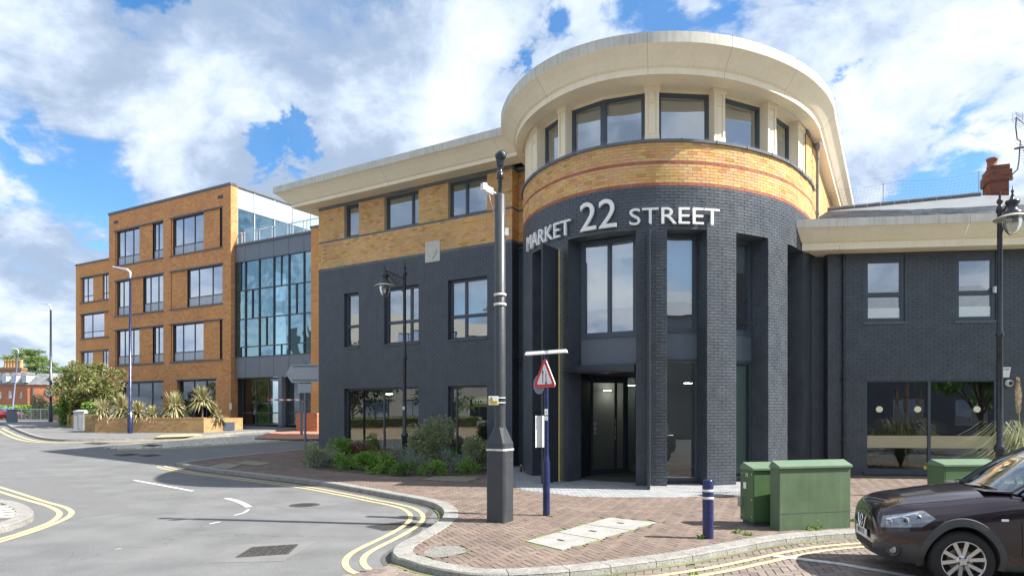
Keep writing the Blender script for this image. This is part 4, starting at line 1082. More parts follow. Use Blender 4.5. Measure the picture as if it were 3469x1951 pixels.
q = MB(); fbox(q, DF, 0, .09, 0.03, 2.80, 0, -.07, FRM); fbox(q, DF, DL - .07, DL, 0.03, 2.80, 0, -.07, FRM); fbox(q, DF, .09, DL - .07, 0.03, 0.16, 0, -.07, FRM); fbox(q, DF, .09, DL - .07, 2.64, 2.80, 0, -.07, FRM)
fbox(q, DF, DL * .70, DL * .70 + .06, 0.16, 2.64, -0.02, -.07, FRM)
dr_ = q.build('entrance_door', BLD)
q = MB(); q.face([DF.P(.09, .16, -.035), DF.P(DL - .07, .16, -.035), DF.P(DL - .07, 2.64, -.035), DF.P(.09, 2.64, -.035)], GLZD); q.build('pane', dr_)
STK = mat('pale_sticker', (0.62, 0.62, 0.62), 0.6, var=.02)
q = MB()
for zc in (1.46, 1.33): q.lathe([(0.055, 0), (0.055, .004), (0, .004)], DF.P(.17, zc, -.033), STK, 20, axis=DF.n, smooth=False)
q.face([DF.P(.115, 1.165, -.028), DF.P(.225, 1.165, -.028), DF.P(.17, 1.26, -.028)], STK); q.build('door_symbols', dr_)
q = MB(); add_text(q, '7', 0.16, DF.P(.17, 2.42, -.03), DF.u, (0, 0, 1), STK); q.build('door_number', dr_)
q = MB(); q.tube([DF.P(DL * .66, 1.0, .05), DF.P(DL * .66, 1.6, .05)], .014, mat('steel', (0.5, 0.5, 0.52), .3, metal=.9, var=.05)); q.build('pull_handle', dr_)
q = MB(); fbox(q, DF, DL, DL + .5, -.05, 2.9, -.02, -.07, GLZD); fbox(q, DF, DL + .02, DL + .06, 0, 2.8, 0, -.07, FRM); fbox(q, DF, -.1, DL + .6, 2.80, 3.1, 0, -.1, DARKP); q.build('side_light', BLD)
q = MB(); ring = [V(2.16, 19.1, .004)] + [DF.P(DL * k / 6, .004, 0.05 + .75 * sin(pi * min(1, (k + 1.2) / 7))) for k in range(7)] + [V(3.5, 19.4, .004), V(3.6, 20.1, .004), V(2.2, 19.5, .004)]
q.face([(p.x, p.y, .018) for p in ring], INTD); q.build('door_mat', BLD)
# blade fins beside the entrance
def fin(a, b, z1, th=.045, strip=False, label=None):
    a, b = V(*a, 0), V(*b, 0); u = (b - a).normalized(); n = V(u.y, -u.x, 0) * th / 2; q = MB()
    q.hexa([a - n + V(0, 0, -.05), b - n + V(0, 0, -.05), b - n + V(0, 0, z1), a - n + V(0, 0, z1)], [a + n + V(0, 0, -.05), b + n + V(0, 0, -.05), b + n + V(0, 0, z1), a + n + V(0, 0, z1)], DARKP)
    o = q.build('entrance_fin', BLD, label=label)
    q = MB()
    for k in range(12):
        for e in (0.02, (b - a).length - .02): p = a + u * e + n * 1.1; q.lathe([(0.008, 0), (0, .006)], (p.x, p.y, .25 + k * .52), SPK, 6, axis=n)
    q.build('rivets', o, kind='stuff')
    if strip:
        q = MB(); s = u * 0.012; n = n * .6
        q.hexa([b + V(0, 0, 0) - n * 1.2, b + s * 2 - n * 1.2, b + s * 2 - n * 1.2 + V(0, 0, z1), b - n * 1.2 + V(0, 0, z1)], [b + n * 1.2, b + s * 2 + n * 1.2, b + s * 2 + n * 1.2 + V(0, 0, z1), b + n * 1.2 + V(0, 0, z1)], mat('yellow_led', (0.9, 0.75, 0.15), .4, var=0, emit=((1.0, 0.82, 0.15), 0.18)))
        q.build('light_strip', o)
fin((0.745, 16.95), (1.19, 17.62), 5.98, strip=True, label='dark entrance fin edged with a thin yellow light strip')
fin((0.2 * 15.65, 15.65), (0.2 * 16.75 + .02, 16.75), 6.12, th=.06, label='dark entrance fin seen edge on below the lettering')

# ---- raised lettering
SG = empty('building_sign', TW.P(T(2060), 6.2, .1), 'large white raised letters MARKET 22 STREET curving round the charcoal tower', 'sign')
LET = mat('white_letter', (0.88, 0.88, 0.86), 0.35, var=0.04, scale=4)
def word(txt, px0, px1, zb, h):
    s0, s1 = T(px0, .08), T(px1, .08)
    vs, fs = letters(txt, 1.0, 0.5)
    x0 = min(v[0] for v in vs); x1 = max(v[0] for v in vs); y0 = min(v[1] for v in vs); y1 = max(v[1] for v in vs)
    key = {}; idx = []
    for v in vs: idx.append(key.setdefault((round(v[0], 4), round(v[1], 4), round(v[2], 3)), len(key)))
    par = list(range(len(key)))
    def fnd(a):
        while par[a] != a: par[a] = par[par[a]]; a = par[a]
        return a
    for f in fs:
        for k in f[1:]: par[fnd(idx[f[0]])] = fnd(idx[k])
    # the two faces of a letter share x-y outlines
    for f in fs: pass
    groups = {}
    for f in fs: groups.setdefault(fnd(idx[f[0]]), []).append(f)
    comps = sorted(groups.values(), key=lambda g: min(vs[i][0] for f in g for i in f))
    merged = []
    for g in comps:
        a = min(vs[i][0] for f in g for i in f); b = max(vs[i][0] for f in g for i in f)
        if merged and a < merged[-1][1] - 0.02: merged[-1] = (merged[-1][0], max(b, merged[-1][1]), merged[-1][2] + g)
        else: merged.append((a, b, g))
    for (a, b, g), ch in zip(merged, txt):
        q = MB(); bb = 0.016
        for f in g:
            pl = []
            for i in f:
                v = vs[i]; s = s0 + (v[0] - x0) / (x1 - x0) * (s1 - s0); z = zb + (v[1] - y0) / (y1 - y0) * h
                pl.append(TW.P(s, z, 0.055 + (0.06 if v[2] > 0 else 0)))
            q.face(pl, LET)
        o = q.build('letter', SG); o['label'] = 'white letter ' + ch
    return merged
word('MARKET', 1786, 1931, 6.30, 0.39); word('22', 1963, 2087, 6.30, 0.70); word('STREET', 2131, 2433, 6.30, 0.40)

# ---- right low wing
R = lambda px: RW.t_of(px)
RL = 11.0
wz = [(R(2926.5), R(3065)), (R(3235), R(3374))]
opR = [(a, b, 4.30, 6.20) for a, b in wz] + [(R(2930), R(3379.6), 0.14, 2.71)]
w_ = MB(); wall_face(w_, RW, 0, RL, -0.1, 6.24, opR, BLKM, depth=0.1)
RR = Fr(RW.P(0, 0, -0.35)[:2], RW.u[:2], RW.n[:2]); wall_face(w_, RR, -1.2, 0.0, -0.1, 6.24, [], BLKM)
w_.face([RW.P(0, -.1, -.35), RW.P(0, -.1, 0), RW.P(0, 6.24, 0), RW.P(0, 6.24, -.35)], BLKM)
w_.build('right_wing_wall', BLD)
bricks(allb, RW, 0, RL, -0.25, 6.23, opR, lambda t, z: BLK, zbase=ZBASE); bricks(allb, RR, -1.2, 0, -0.25, 6.23, [], lambda t, z: BLK, zbase=ZBASE)
for a, b in wz:
    q = MB(); fbox(q, RW, a, b, 6.08, 6.2, -.03, -.1, FRM); q.build('window_head', BLD)
    wo = window(BLD, RW, a, b, 4.30, 6.08, 0.03, FRM, GLZ, trans=(5.07,), fw=0.09, mw=0.07, sill=LEAD)
    q = MB(); q.face([RW.P(a + .1, 4.40, -.05), RW.P(b - .1, 4.40, -.05), RW.P(b - .1, 4.70, -.05), RW.P(a + .1, 4.70, -.05)], FILM); q.build('frosted_film', wo)
a, b = R(2930), R(3379.6)
wo = window(BLD, RW, a, b, 0.14, 2.71, 0.03, FRM, GLZD, mull=[R(3149.7)], fw=0.07, mw=0.075, sash=False)
q = MB(); fbox(q, RW, a - .04, b + .04, 0.06, 0.14, 0.05, -.05, BLK); q.build('window_sill', BLD)
BAND = mat('beige_film', (0.46, 0.41, 0.27), 0.35, var=0.05); mm_ = R(3149.7)
for x, y in ((a + .075, mm_ - .042), (mm_ + .042, b - .075)):
    q = MB(); q.face([RW.P(x, .80, -.055), RW.P(y, .80, -.055), RW.P(y, 1.14, -.055), RW.P(x, 1.14, -.055)], BAND); q.build('beige_band', wo)
q = MB(); t_ = R(3138); q.face([RW.P(t_ - .04, .2, -.056), RW.P(t_ + .04, .2, -.056), RW.P(t_ + .04, .31, -.056), RW.P(t_ - .04, .31, -.056)], mat('yellow_notice', (0.75, 0.62, 0.08), .5, var=.02)); q.build('small_notice', wo)
# eaves of the low wing
PL = [(1.05, 6.96), (1.05, 6.74), (1.02, 6.725), (0.95, 6.66), (0.84, 6.53), (0.74, 6.42), (0.68, 6.40), (0.68, 6.21), (0.60, 6.205), (0.45, 6.20), (0.40, 6.24), (0.0, 6.24), (-0.4, 6.24)]
jr = [-1.02, RW.t_of(2860, 1.05), RW.t_of(3287, 1.05), RL]
for a, b in zip(jr, jr[1:]):
    q = MB()
    for j, ((o0, z0), (o1, z1)) in enumerate(zip(PL, PL[1:])):
        l0 = a if a > -1 else -1.13 + (1.05 - o0) * 0.66; l1 = a if a > -1 else -1.13 + (1.05 - o1) * 0.66
        l0 += .003; l1 += .003
        q.face([RW.P(b - .003, z0, o0), RW.P(l0, z0, o0), RW.P(l1, z1, o1), RW.P(b - .003, z1, o1)], CREAMW if j == 0 else CREAM)
    if a < -1: q.face([RW.P(-1.13 + (1.05 - o) * .66 + .003, z, o) for o, z in PL[:8]] + [RW.P(-.8, 6.96, 0.2)], CREAM)
    q.build('fascia_panel', BLD)
q = MB(); q.face([RW.P(-1.1, 6.955, 1.04), RW.P(RL, 6.955, 1.04), RW.P(RL, 6.955, 0.6), RW.P(-1.1, 6.955, 0.6)], LEAD); q.build('gutter', BLD)
# slate roof
e0, e1 = RW.P(-1.1, 6.90, 0.75), RW.P(RL, 6.90, 0.75); r0, r1 = V(10.2, 24.9, 9.0), V(15.2, 22.1, 8.80)
q = MB(); base = [e0, e1, V(21, 22, 8.8), r1, r0, V(9.2, 22.4, 7.9)]
q.face([e0, e1, V(20.5, 21.5, 8.6), r1, r0, V(9.0, 21.2, 7.4)], SLATE)
rows = 26
for i in range(rows):
    f0 = i / rows; f1 = (i + 1.25) / rows
    a0, b0 = e0.lerp(r0, f0), e1.lerp(V(20.5, 21.0, 8.75), f0); a1, b1 = e0.lerp(r0, f1), e1.lerp(V(20.5, 21.0, 8.75), f1)
    n = 44
    for k in range(n):
        g0 = (k + 0.5 * (i % 2)) / n + 0.0004; g1 = g0 + 1 / n - 0.0010
        if g1 > 1: continue
        p = [a0.lerp(b0, g0), a0.lerp(b0, g1), a1.lerp(b1, g1), a1.lerp(b1, g0)]
        if p[0].x > 14.2 and f0 > .9: continue
        up = V(0, 0, 0.028 + random.uniform(-.004, .004))
        q.hexa([p[0] + up * 1.2, p[1] + up * 1.2, p[2] + up * .4, p[3] + up * .4], [p[0], p[1], p[2], p[3]], SLATE, back=False)
q.build('slate_roof', BLD, kind='stuff')
q = MB(); n = 14
for i in range(n):
    a, b = r0.lerp(r1, i / n), r0.lerp(r1, (i + .97) / n); q.tube([a + V(0, 0, .03), b + V(0, 0, .03)], 0.09, LEAD, 8)
q.build('ridge_tiles', BLD, kind='stuff')
# netting on the ridge
NET = mat('net_wire', (0.30, 0.33, 0.36), .5, var=0)
q = MB(); q2 = MB(); npo = 5
P0, P1 = V(8.9, 24.0, 8.3), r1
def rp(f): return P0.lerp(r0, f / .18) if f < .18 else r0.lerp(r1, (f - .18) / .82)
def nh(f): k = f * 3 % 1; return 0.72 - 0.10 * sin(pi * k)
N_ = 60
for i in range(N_):
    f0, f1 = i / N_, (i + 1) / N_
    for lv in range(7):
        l = lv / 6
        a = rp(f0) + V(0, 0, nh(f0) * l + .05); b = rp(f1) + V(0, 0, nh(f1) * l + .05); w = V(0, 0, .0035 if lv in (0, 6) else .0022)
        q.face([a - w, b - w, b + w, a + w], NET)
    a = rp(f0) + V(0, 0, .05); b = rp(min(1, f0 + .02)) + V(0, 0, nh(f0) + .05); u = V(.0022, 0, 0); q.face([a - u, a + u, b + u, b - u], NET)
    b2 = rp(max(0, f0 - .02)) + V(0, 0, nh(f0) + .05); q.face([a - u, a + u, b2 + u, b2 - u], NET)
q.build('ridge_netting', BLD, kind='stuff')
for f in (0, .27, .6, .99):
    q = MB(); p = rp(f); q.tube([p, p + V(0, 0, .78)], .014, NET, 5); q.build('net_post', BLD)
# downpipes
def downpipe(fr, t, z0, z1, o, m, r=.04, bends=True):
    q = MB(); q.tube([fr.P(t, z0, o), fr.P(t, z1, o)], r, m, 10)
    z = z0 + 1.0
    while z < z1: q.lathe([(r + .012, 0), (r + .012, .07)], fr.P(t, z, o), m, 10); fbox(q, fr, t - .07, t + .07, z + .02, z + .05, o, o - .05, m); z += 1.75
    return q.build('downpipe', BLD)
downpipe(RW, R(2856), -0.05, 6.2, .06, BLACKG)
GP = mat('grey_pipe', (0.24, 0.24, 0.22), .6, var=.1, streak=.4)
q = MB(); dp = V(0.4474 * 19.75, 19.75, 0); q.tube([(dp.x, dp.y, 6.9), (dp.x, dp.y, 9.35)], .045, GP, 10); q.lathe([(.05, 0), (.11, .14), (.11, .22)], (dp.x, dp.y, 9.33), GP, 8)
for z in (7.5, 9.1): q.lathe([(.06, 0), (.06, .09)], (dp.x, dp.y, z), GP, 10)
q.build('downpipe', BLD)
# chimney behind the low roof
CHB = mat('chimney_brick', None, .9, var=.25, scale=3, island=[(0.15, 0.05, 0.03), (0.23, 0.08, 0.045), (0.19, 0.06, 0.035), (0.09, 0.05, 0.04)])
CHM = mat('chimney_mortar', (0.20, 0.15, 0.11), .95, var=.3)
cy = 22.6; kx_ = lambda px: (px - CX) / FPX * cy; kz = lambda py: EYE + (HY - py) / FPX * cy
cf = Fr((kx_(3358), cy), (0.93, -0.36), (-0.36, -0.93)); cl = (kx_(3414) - kx_(3358)) * .90
q = MB()
def stack(z0, z1, ex):
    for fr, L in ((Fr(cf.P(-ex, 0, ex)[:2], cf.u[:2], cf.n[:2]), cl + 2 * ex), (Fr(cf.P(-ex, 0, -1.0)[:2], cf.n[:2], (-cf.u)[:2]), 1.0 + ex)):
        wall_face(q, fr, 0, L, z0, z1, [], CHM); bricks(q, fr, 0, L, z0, z1, [], lambda t, z: CHB, zbase=z0)
    q.face([cf.P(-ex, z1, ex), cf.P(cl + ex, z1, ex), cf.P(cl + ex, z1, -1), cf.P(-ex, z1, -1)], CHM); q.face([cf.P(-ex, z0, ex), cf.P(cl + ex, z0, ex), cf.P(cl + ex, z0, -1), cf.P(-ex, z0, -1)], CHM)
stack(kz(705), kz(612), 0); stack(kz(612), kz(580), .07); stack(kz(580), kz(562), .02)
CH = q.build('chimney', BLD)
q = MB(); q.lathe([(.15, 0), (.17, .06), (.14, .08), (.15, .26), (.17, .28), (.17, .34), (.13, .35)], cf.P(cl * .22, kz(562), -.35), mat('terracotta', (0.25, 0.09, 0.05), .8, var=.2), 14); q.build('chimney_pot', CH)
q = MB(); fbox(q, cf, -.1, cl + .1, kz(712), kz(690), .06, -.9, LEAD); q.build('chimney_flashing', CH)
# alarm box and dome camera on the wall beside the lamp post
q = MB(); t_ = R(3400); q.hexa([RW.P(t_ - .14, 2.74, .08), RW.P(t_ + .10, 2.74, .08), RW.P(t_ + .14, 3.02, .08), RW.P(t_ - .14, 3.02, .08)], [RW.P(t_ - .14, 2.74, 0), RW.P(t_ + .10, 2.74, 0), RW.P(t_ + .14, 3.02, 0), RW.P(t_ - .14, 3.02, 0)], WHITE)
add_text(q, 'ALARM', .05, RW.P(t_ + .01, 2.96, .081), RW.u, (0, 0, 1), INTD)
al = q.build('alarm_box', loc=RW.P(t_, 2.74, 0), bevel=.01); tag(al, 'white alarm box on the charcoal wall beside the right lamp post', 'alarm box')
q = MB(); q.lathe([(.02, 0), (.085, .01), (.10, .06), (.085, .12), (.05, .15)], RW.P(R(3412), 2.58, .02), WHITE, 16, axis=RW.n)
q.lathe([(.055, 0), (.045, .03), (0, .05)], RW.P(R(3412), 2.58, .165), BLACKG, 14, axis=RW.n); dc = q.build('dome_camera', loc=RW.P(R(3412), 2.48, 0)); tag(dc, 'small white dome camera fixed under the alarm box', 'camera')
q = MB(); fbox(q, RW, R(3362), R(3374), 5.05, 5.22, .10, 0, WHITE); sb_ = q.build('sensor_box', loc=RW.P(R(3368), 5.05, 0), bevel=.01); tag(sb_, 'small white box high on the wall beside the right upper window', 'sensor')

allb.build('brickwork', BLD, kind='stuff')

# ---- interiors seen through the glass
q = MB(); 
def iface(pts_, m): q.face(pts_, m)
li, lo = -0.5, -5.2
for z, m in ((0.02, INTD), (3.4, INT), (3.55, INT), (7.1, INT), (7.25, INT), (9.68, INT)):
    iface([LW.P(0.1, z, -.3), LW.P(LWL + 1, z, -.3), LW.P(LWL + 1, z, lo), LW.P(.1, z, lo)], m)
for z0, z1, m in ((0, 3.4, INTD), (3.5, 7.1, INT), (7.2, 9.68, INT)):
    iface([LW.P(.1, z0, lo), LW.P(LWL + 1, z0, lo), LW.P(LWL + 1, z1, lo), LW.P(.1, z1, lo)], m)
    for t_ in (.1, 5.6, LWL + .9): iface([LW.P(t_, z0, -.3), LW.P(t_, z0, lo), LW.P(t_, z1, lo), LW.P(t_, z1, -.3)], m)
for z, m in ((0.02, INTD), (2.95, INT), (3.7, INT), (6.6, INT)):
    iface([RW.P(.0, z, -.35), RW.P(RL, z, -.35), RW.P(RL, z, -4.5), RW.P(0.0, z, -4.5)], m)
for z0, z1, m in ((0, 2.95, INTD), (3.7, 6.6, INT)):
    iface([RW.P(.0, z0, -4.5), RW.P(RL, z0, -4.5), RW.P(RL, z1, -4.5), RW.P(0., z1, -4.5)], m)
    for t_ in (.05, 4.9): iface([RW.P(t_, z0, -.15), RW.P(t_, z0, -4.5), RW.P(t_, z1, -4.5), RW.P(t_, z1, -.15)], m)
for z, m in ((0.012, INTD), (3.35, INT), (3.5, INT), (7.3, INT), (8.2, INT), (9.72, INT)):
    k = 0.85 if z > 8 else 0.84
    iface([V(TC.x + 3.85 * k * sin(radians(a)), TC.y - 3.85 * k * cos(radians(a)), z) for a in range(-180, 180, 12)], m)
for z0, z1, m in ((0, 3.35, INT), (3.5, 7.3, INT), (8.2, 9.72, INT)):
    iface([V(.8, 21.0, z0), V(8.0, 21.0, z0), V(8.0, 21.0, z1), V(.8, 21.0, z1)], m)
q.build('interior', BLD)
q = MB()
for t_, z, L in ((1.8, 2.5, .5), (3.8, 2.55, .6), (4.6, 2.5, .5), (6.8, 2.5, .5), (7.6, 2.6, .6)): fbox(q, LW, t_, t_ + L * .6, z, z + .02, -1.8, -1.9, LAMP)
for x, y, z in ((2.9, 20.75, 2.45), (3.6, 20.6, 2.6), (4.9, 19.0, 2.6), (6.2, 19.2, 2.5)): q.obox((x, y, z), V(.11, .02, 0), V(0, .03, 0), V(0, 0, .006), LAMP)
for t_ in (1.3, 3.6): fbox(q, RW, t_, t_ + .10, 5.75, 5.76, -.9, -.96, LAMP)
q.build('ceiling_lights', BLD)
for px in (2979, 3109, 3310):
    t_ = RW.t_of(px, -1.2); p = RW.P(t_, 1.88, -1.2); q = MB(); q.lathe([(0.001, -.09)] + [(.09 * cos(radians(a)), .09 * sin(radians(a))) for a in range(-75, 90, 15)] + [(.001, .09)], p, GLOBE, 14)
    q.tube([p + V(0, 0, .09), V(p.x, p.y, 2.95)], .006, BLACKG, 5)
    o = q.build('globe_lamp', loc=p); tag(o, {2979: 'lit white globe lamp at the left of the big shop window', 3109: 'lit white globe lamp beside the window mullion', 3310: 'lit white globe lamp at the right of the big shop window'}[px], 'lamp', 'globe lamps behind the shop window')
def shop_sign(px0, px1, py0, py1, txt, bg_, fg, lab):
    off = -2.2; t0, t1 = LW.t_of(px0, off), LW.t_of(px1, off); z1, z0 = LW.z_of(px0, py0, off), LW.z_of(px0, py1, off)
    q = MB(); fbox(q, LW, t0, t1, z0, z1, off, off - .04, bg_)
    if txt: add_text(q, txt, (z1 - z0) * .62, LW.P((t0 + t1) / 2, (z0 + z1) / 2, off + .001), LW.u, (0, 0, 1), fg, .004)
    o = q.build('shop_sign', loc=LW.P((t0 + t1) / 2, z0, off)); tag(o, lab, 'sign')
LIME = mat('lime_board', (.14, .16, .04), .6, var=.05, emit=((.38, .42, .08), .03)); REDB = mat('red_board', (.45, .03, .03), .6, var=.05, emit=((.45, .03, .03), .05)); PALE = mat('pale_print', (.7, .7, .7), .6, var=.03, emit=((.7, .7, .7), .08))  # no lamps: a faint glow is put into the boards and print
shop_sign(1604, 1648, 1342, 1378, 'RYOBI', LIME, PALE, 'lime green board reading RYOBI behind the narrow shop window')
shop_sign(1552, 1582, 1340, 1366, '', REDB, PALE, 'red board behind the narrow shop window left of the lime board')
shop_sign(1556, 1580, 1408, 1424, 'AEG', INTD, PALE, 'dark board reading AEG low behind the narrow shop window')
shop_sign(1616, 1636, 1408, 1422, 'vax', INTD, PALE, 'dark board reading vax low behind the narrow shop window')
q = MB()
# ------------------------------------------------------------------ brick office across the side street
OB = mat('orange_brick', None, 0.85, var=0.14, scale=0.8, bump=0.2, island=[(0.58, 0.26, 0.10), (0.70, 0.34, 0.13), (0.64, 0.29, 0.12), (0.72, 0.40, 0.17), (0.52, 0.225, 0.10)])
OBM = mat('orange_mortar', (0.42, 0.22, 0.09), 0.9, var=0.12, scale=2)
def brick_tex(name, c1, c2, cm, w_=0.225, h_=0.075):
    m = mat(name, c1, 0.88, var=0.15, scale=0.6); t = m.node_tree; b = t.nodes['Principled BSDF']
    uv = t.nodes.new('ShaderNodeTexCoord'); br = t.nodes.new('ShaderNodeTexBrick'); br.inputs['Scale'].default_value = 1; br.inputs['Brick Width'].default_value = w_; br.inputs['Row Height'].default_value = h_
    br.inputs['Mortar Size'].default_value = 0.008; br.inputs['Color1'].default_value = (*c1, 1); br.inputs['Color2'].default_value = (*c2, 1); br.inputs['Mortar'].default_value = (*cm, 1)
    t.links.new(uv.outputs['UV'], br.inputs['Vector'])
    for n in t.nodes:
        if n.type == 'VECT_MATH' and n.operation == 'SCALE': t.links.new(br.outputs['Color'], n.inputs[0])
    return m
OBT = brick_tex('orange_brickwork', (0.60, 0.26, 0.08), (0.74, 0.35, 0.11), (0.48, 0.25, 0.12))
GREY = mat('grey_cladding', (0.16, 0.19, 0.225), 0.4, var=0.08, scale=2, streak=.12)
LF = Fr((-17.42, 42.3), (0.866, -0.5), (-0.5, -0.866))       # t negative to the left of the corner
LB = empty('brick_office', LF.P(0, 1.0), 'tall orange brick office with recessed window bays and a blue glass link', 'building')
Uo = lambda px: LF.t_of(px)
tA, tB = Uo(369.5), 0.0
bays = []
rowsB = [(12.13, 14.58), (8.60, 11.05), (5.11, 7.56)]
bA, bB = (Uo(391), Uo(553.2)), (Uo(579), Uo(754))
opsO = [(x[0], x[1], a, b) for x in (bA, bB) for a, b in rowsB] + [(Uo(405), Uo(552), 1.0, 3.88), (Uo(600), Uo(731), 1.0, 3.88)]
q = MB(); wall_face(q, LF, tA, tB, 0.5, 15.9, opsO, OBM, depth=0.22, mrev=OBM)
RS = Fr(LF.P(0, 0)[:2], (0.5, 0.866), (0.866, -0.5)); wall_face(q, RS, 0, 0.5, 0.5, 15.9, [], OBM)
wall = q.build('brick_wall', LB)
q = MB(); bricks(q, LF, tA, tB, 0.5, 15.85, opsO, lambda t, z: OB, proud=.01); bricks(q, RS, 0, 0.5, 0.5, 15.85, [], lambda t, z: OB, proud=.01)
# windows and the brick panels inside the bays
LPAN = mat('pale_panel', (.42, .46, .52), .25, var=.08)
def bay(x0, x1, z0, z1, wins, idx):
    segs = []; cur = x0
    for a, b in wins:
        if a > cur + .05: segs.append((cur, a))
        cur = b
    if cur < x1 - .05: segs.append((cur, x1))
    for a, b in segs:
        wl = MB(); wall_face(wl, LF, a, b, z0, z1, [], OBM, o=-0.06); 
        wl.build('bay_panel', LB); Fp = Fr(LF.P(0, 0, -0.06)[:2], LF.u[:2], LF.n[:2]); bricks(q, Fp, a, b, z0, z1, [], lambda t, z: OB, proud=.01)
    for a, b in wins:
        w_ = b - a; mu = [a + w_ * .42] if w_ < 2 else ([a + w_ * .30, a + w_ * .68])
        if w_ > 1.0: wo = window(LB, LF, a, b, z0 + .02, z1 - .02, 0.14, FRM, GLZS, mull=mu, trans=(z0 + 0.62,), fw=.055, mw=.045, sash=False); k = MB(); k.face([LF.P(a + .05, z0 + .07, -.168), LF.P(b - .05, z0 + .07, -.168), LF.P(b - .05, z0 + .60, -.168), LF.P(a + .05, z0 + .60, -.168)], LPAN); k.build('lower_panel', wo)
        else: window(LB, LF, a, b, z0 + .02, z1 - .02, 0.14, FRM, GLZT, trans=(z0 + .62,), fw=.06, sash=False)
    k = MB(); fbox(k, LF, x0 - .1, x1 + .04, z1 - .01, z1 + .07, 0.05, -.15, FRM); k.build('lintel', LB)
    k = MB(); fbox(k, LF, x0 - .1, x1 + .04, z0 - .08, z0 + .0, 0.07, -.15, LEAD); k.build('window_sill', LB)
s_ = 0.4272
cx1 = lambda c: Uo(c * s_)
for r, (z0, z1) in enumerate(rowsB):
    if r != 1:
        bay(*bA, z0, z1, [(bA[0] + .1, cx1(1100)), (cx1(1205), bA[1])], r); bay(*bB, z0, z1, [(bB[0] + .15, cx1(1608)), (cx1(1738), bB[1])], r)
    else:
        bay(*bA, z0, z1, [(bA[0] + .1, cx1(1025)), (cx1(1130), bA[1])], r); bay(*bB, z0, z1, [(cx1(1480), bB[1])], r)
for a, b in ((Uo(405), Uo(552)), (Uo(600), Uo(731))):
    window(LB, LF, a, b, 1.0, 3.86, 0.2, FRM, GLZD, mull=[a + (b - a) * .38, a + (b - a) * .70], fw=.07, mw=.07, sash=False)
    k = MB(); fbox(k, LF, a - .1, b + .1, 3.86, 3.93, 0.05, -.15, FRM); k.build('lintel', LB)
q.build('brickwork', LB, kind='stuff')
k = MB(); fbox(k, LF, tA - .05, 0.05, 15.85, 16.0, 0.06, -.4, LEAD); fbox(k, RS, 0, 9, 15.86, 16.0, .05, -.4, LEAD); k.build('coping', LB)
for t_ in (cx1(920), cx1(1750)):
    k = MB(); fbox(k, LF, t_ - .25, t_ + .25, 15.15, 15.35, .02, -.05, INTD); k.build('roof_outlet', LB)
k = MB(); fbox(k, LF, tA, tB, 14.98, 15.02, .025, 0, OB); k.build('string_course', LB)
k = MB(); wall_face(k, Fr(LF.P(tA, 0, -8)[:2], (0.5 * -1, -0.866 * -1), (-0.866, 0.5)), -8, 0, .5, 15.9, [], OBT); k.build('end_wall', LB)
k = MB()
for z0, z1, m in ((1, 4.0, INTD), (4.4, 7.8, INTD), (8, 11.4, INTD), (11.5, 15, INT)):
    k.face([LF.P(tA, z0, -3.5), LF.P(-.3, z0, -3.5), LF.P(-.3, z1, -3.5), LF.P(tA, z1, -3.5)], m); k.face([LF.P(tA, z1, -.3), LF.P(-.3, z1, -.3), LF.P(-.3, z1, -3.5), LF.P(tA, z1, -3.5)], INT); k.face([LF.P(tA, z0, -.3), LF.P(-.3, z0, -.3), LF.P(-.3, z0, -3.5), LF.P(tA, z0, -3.5)], INTD)
k.face([LF.P(tA + .2, 1, -.3), LF.P(tA + .2, 15, -.3), LF.P(tA + .2, 15, -3.5), LF.P(tA + .2, 1, -3.5)], INTD); k.face([LF.P(-.3, 1, -.3), LF.P(-.3, 15, -.3), LF.P(-.3, 15, -3.5), LF.P(-.3, 1, -3.5)], INTD)
k.build('interior', LB)
# lower left wing further back
LC = Fr((-37.8, 64.0), (0.866, -0.5), (-0.5, -0.866)); cU = lambda c: LC.t_of(c * s_)
xs0, xs1 = LC.t_of(257), LC.t_of(372)
crow = [(12.4, 14.75, [(cU(645), cU(732)), (cU(806), cU(860))]), (8.9, 11.2, [(cU(642), cU(820))]), (5.3, 7.6, [(cU(642), cU(730)), (cU(803), cU(860))])]
ops = [(cU(640), cU(860), a, b) for a, b, _ in crow]
k = MB(); wall_face(k, LC, xs0, xs1 + 3, 0.5, 16.05, ops, OBT, depth=.25)
for a, b, ws in crow:
    cur = cU(640)
    for x, y in ws + [(cU(860), cU(860))]:
        if x > cur + .05: wall_face(k, LC, cur, x, a, b, [], OBT, o=-.08)
        cur = y
k.build('brick_wall', LB)
for a, b, ws in crow:
    for x, y in ws: window(LB, LC, x, y, a, b, .15, FRM, GLZS, mull=[x + (y - x) * .45], trans=(a + .6,), fw=.08, mw=.07, sash=False)
    k = MB(); fbox(k, LC, cU(634), cU(862), b, b + .1, .06, -.1, FRM); fbox(k, LC, cU(634), cU(862), a - .1, a, .08, -.1, LEAD); k.build('lintel', LB)
k = MB(); fbox(k, LC, xs0 - .05, xs1 + 3, 16.05, 16.2, .06, -.4, LEAD); k.build('coping', LB)
k = MB(); k.face([LC.P(xs0, 16.1, 0), LC.P(xs1 + 3, 16.1, 0), LC.P(xs1 + 3, 16.1, -9), LC.P(xs0, 16.1, -9)], ROOFF); k.face([LF.P(tA, 15.9, 0), LF.P(0, 15.9, 0), LF.P(0, 15.9, -12), LF.P(tA, 15.9, -12)], ROOFF)
k.face([LC.P(xs0, .5, 0), LC.P(xs0, 16.1, 0), LC.P(xs0, 16.1, -9), LC.P(xs0, .5, -9)], OBT, uv=[(0, 0), (0, 15.6), (9, 15.6), (9, 0)]); k.build('roof', LB)
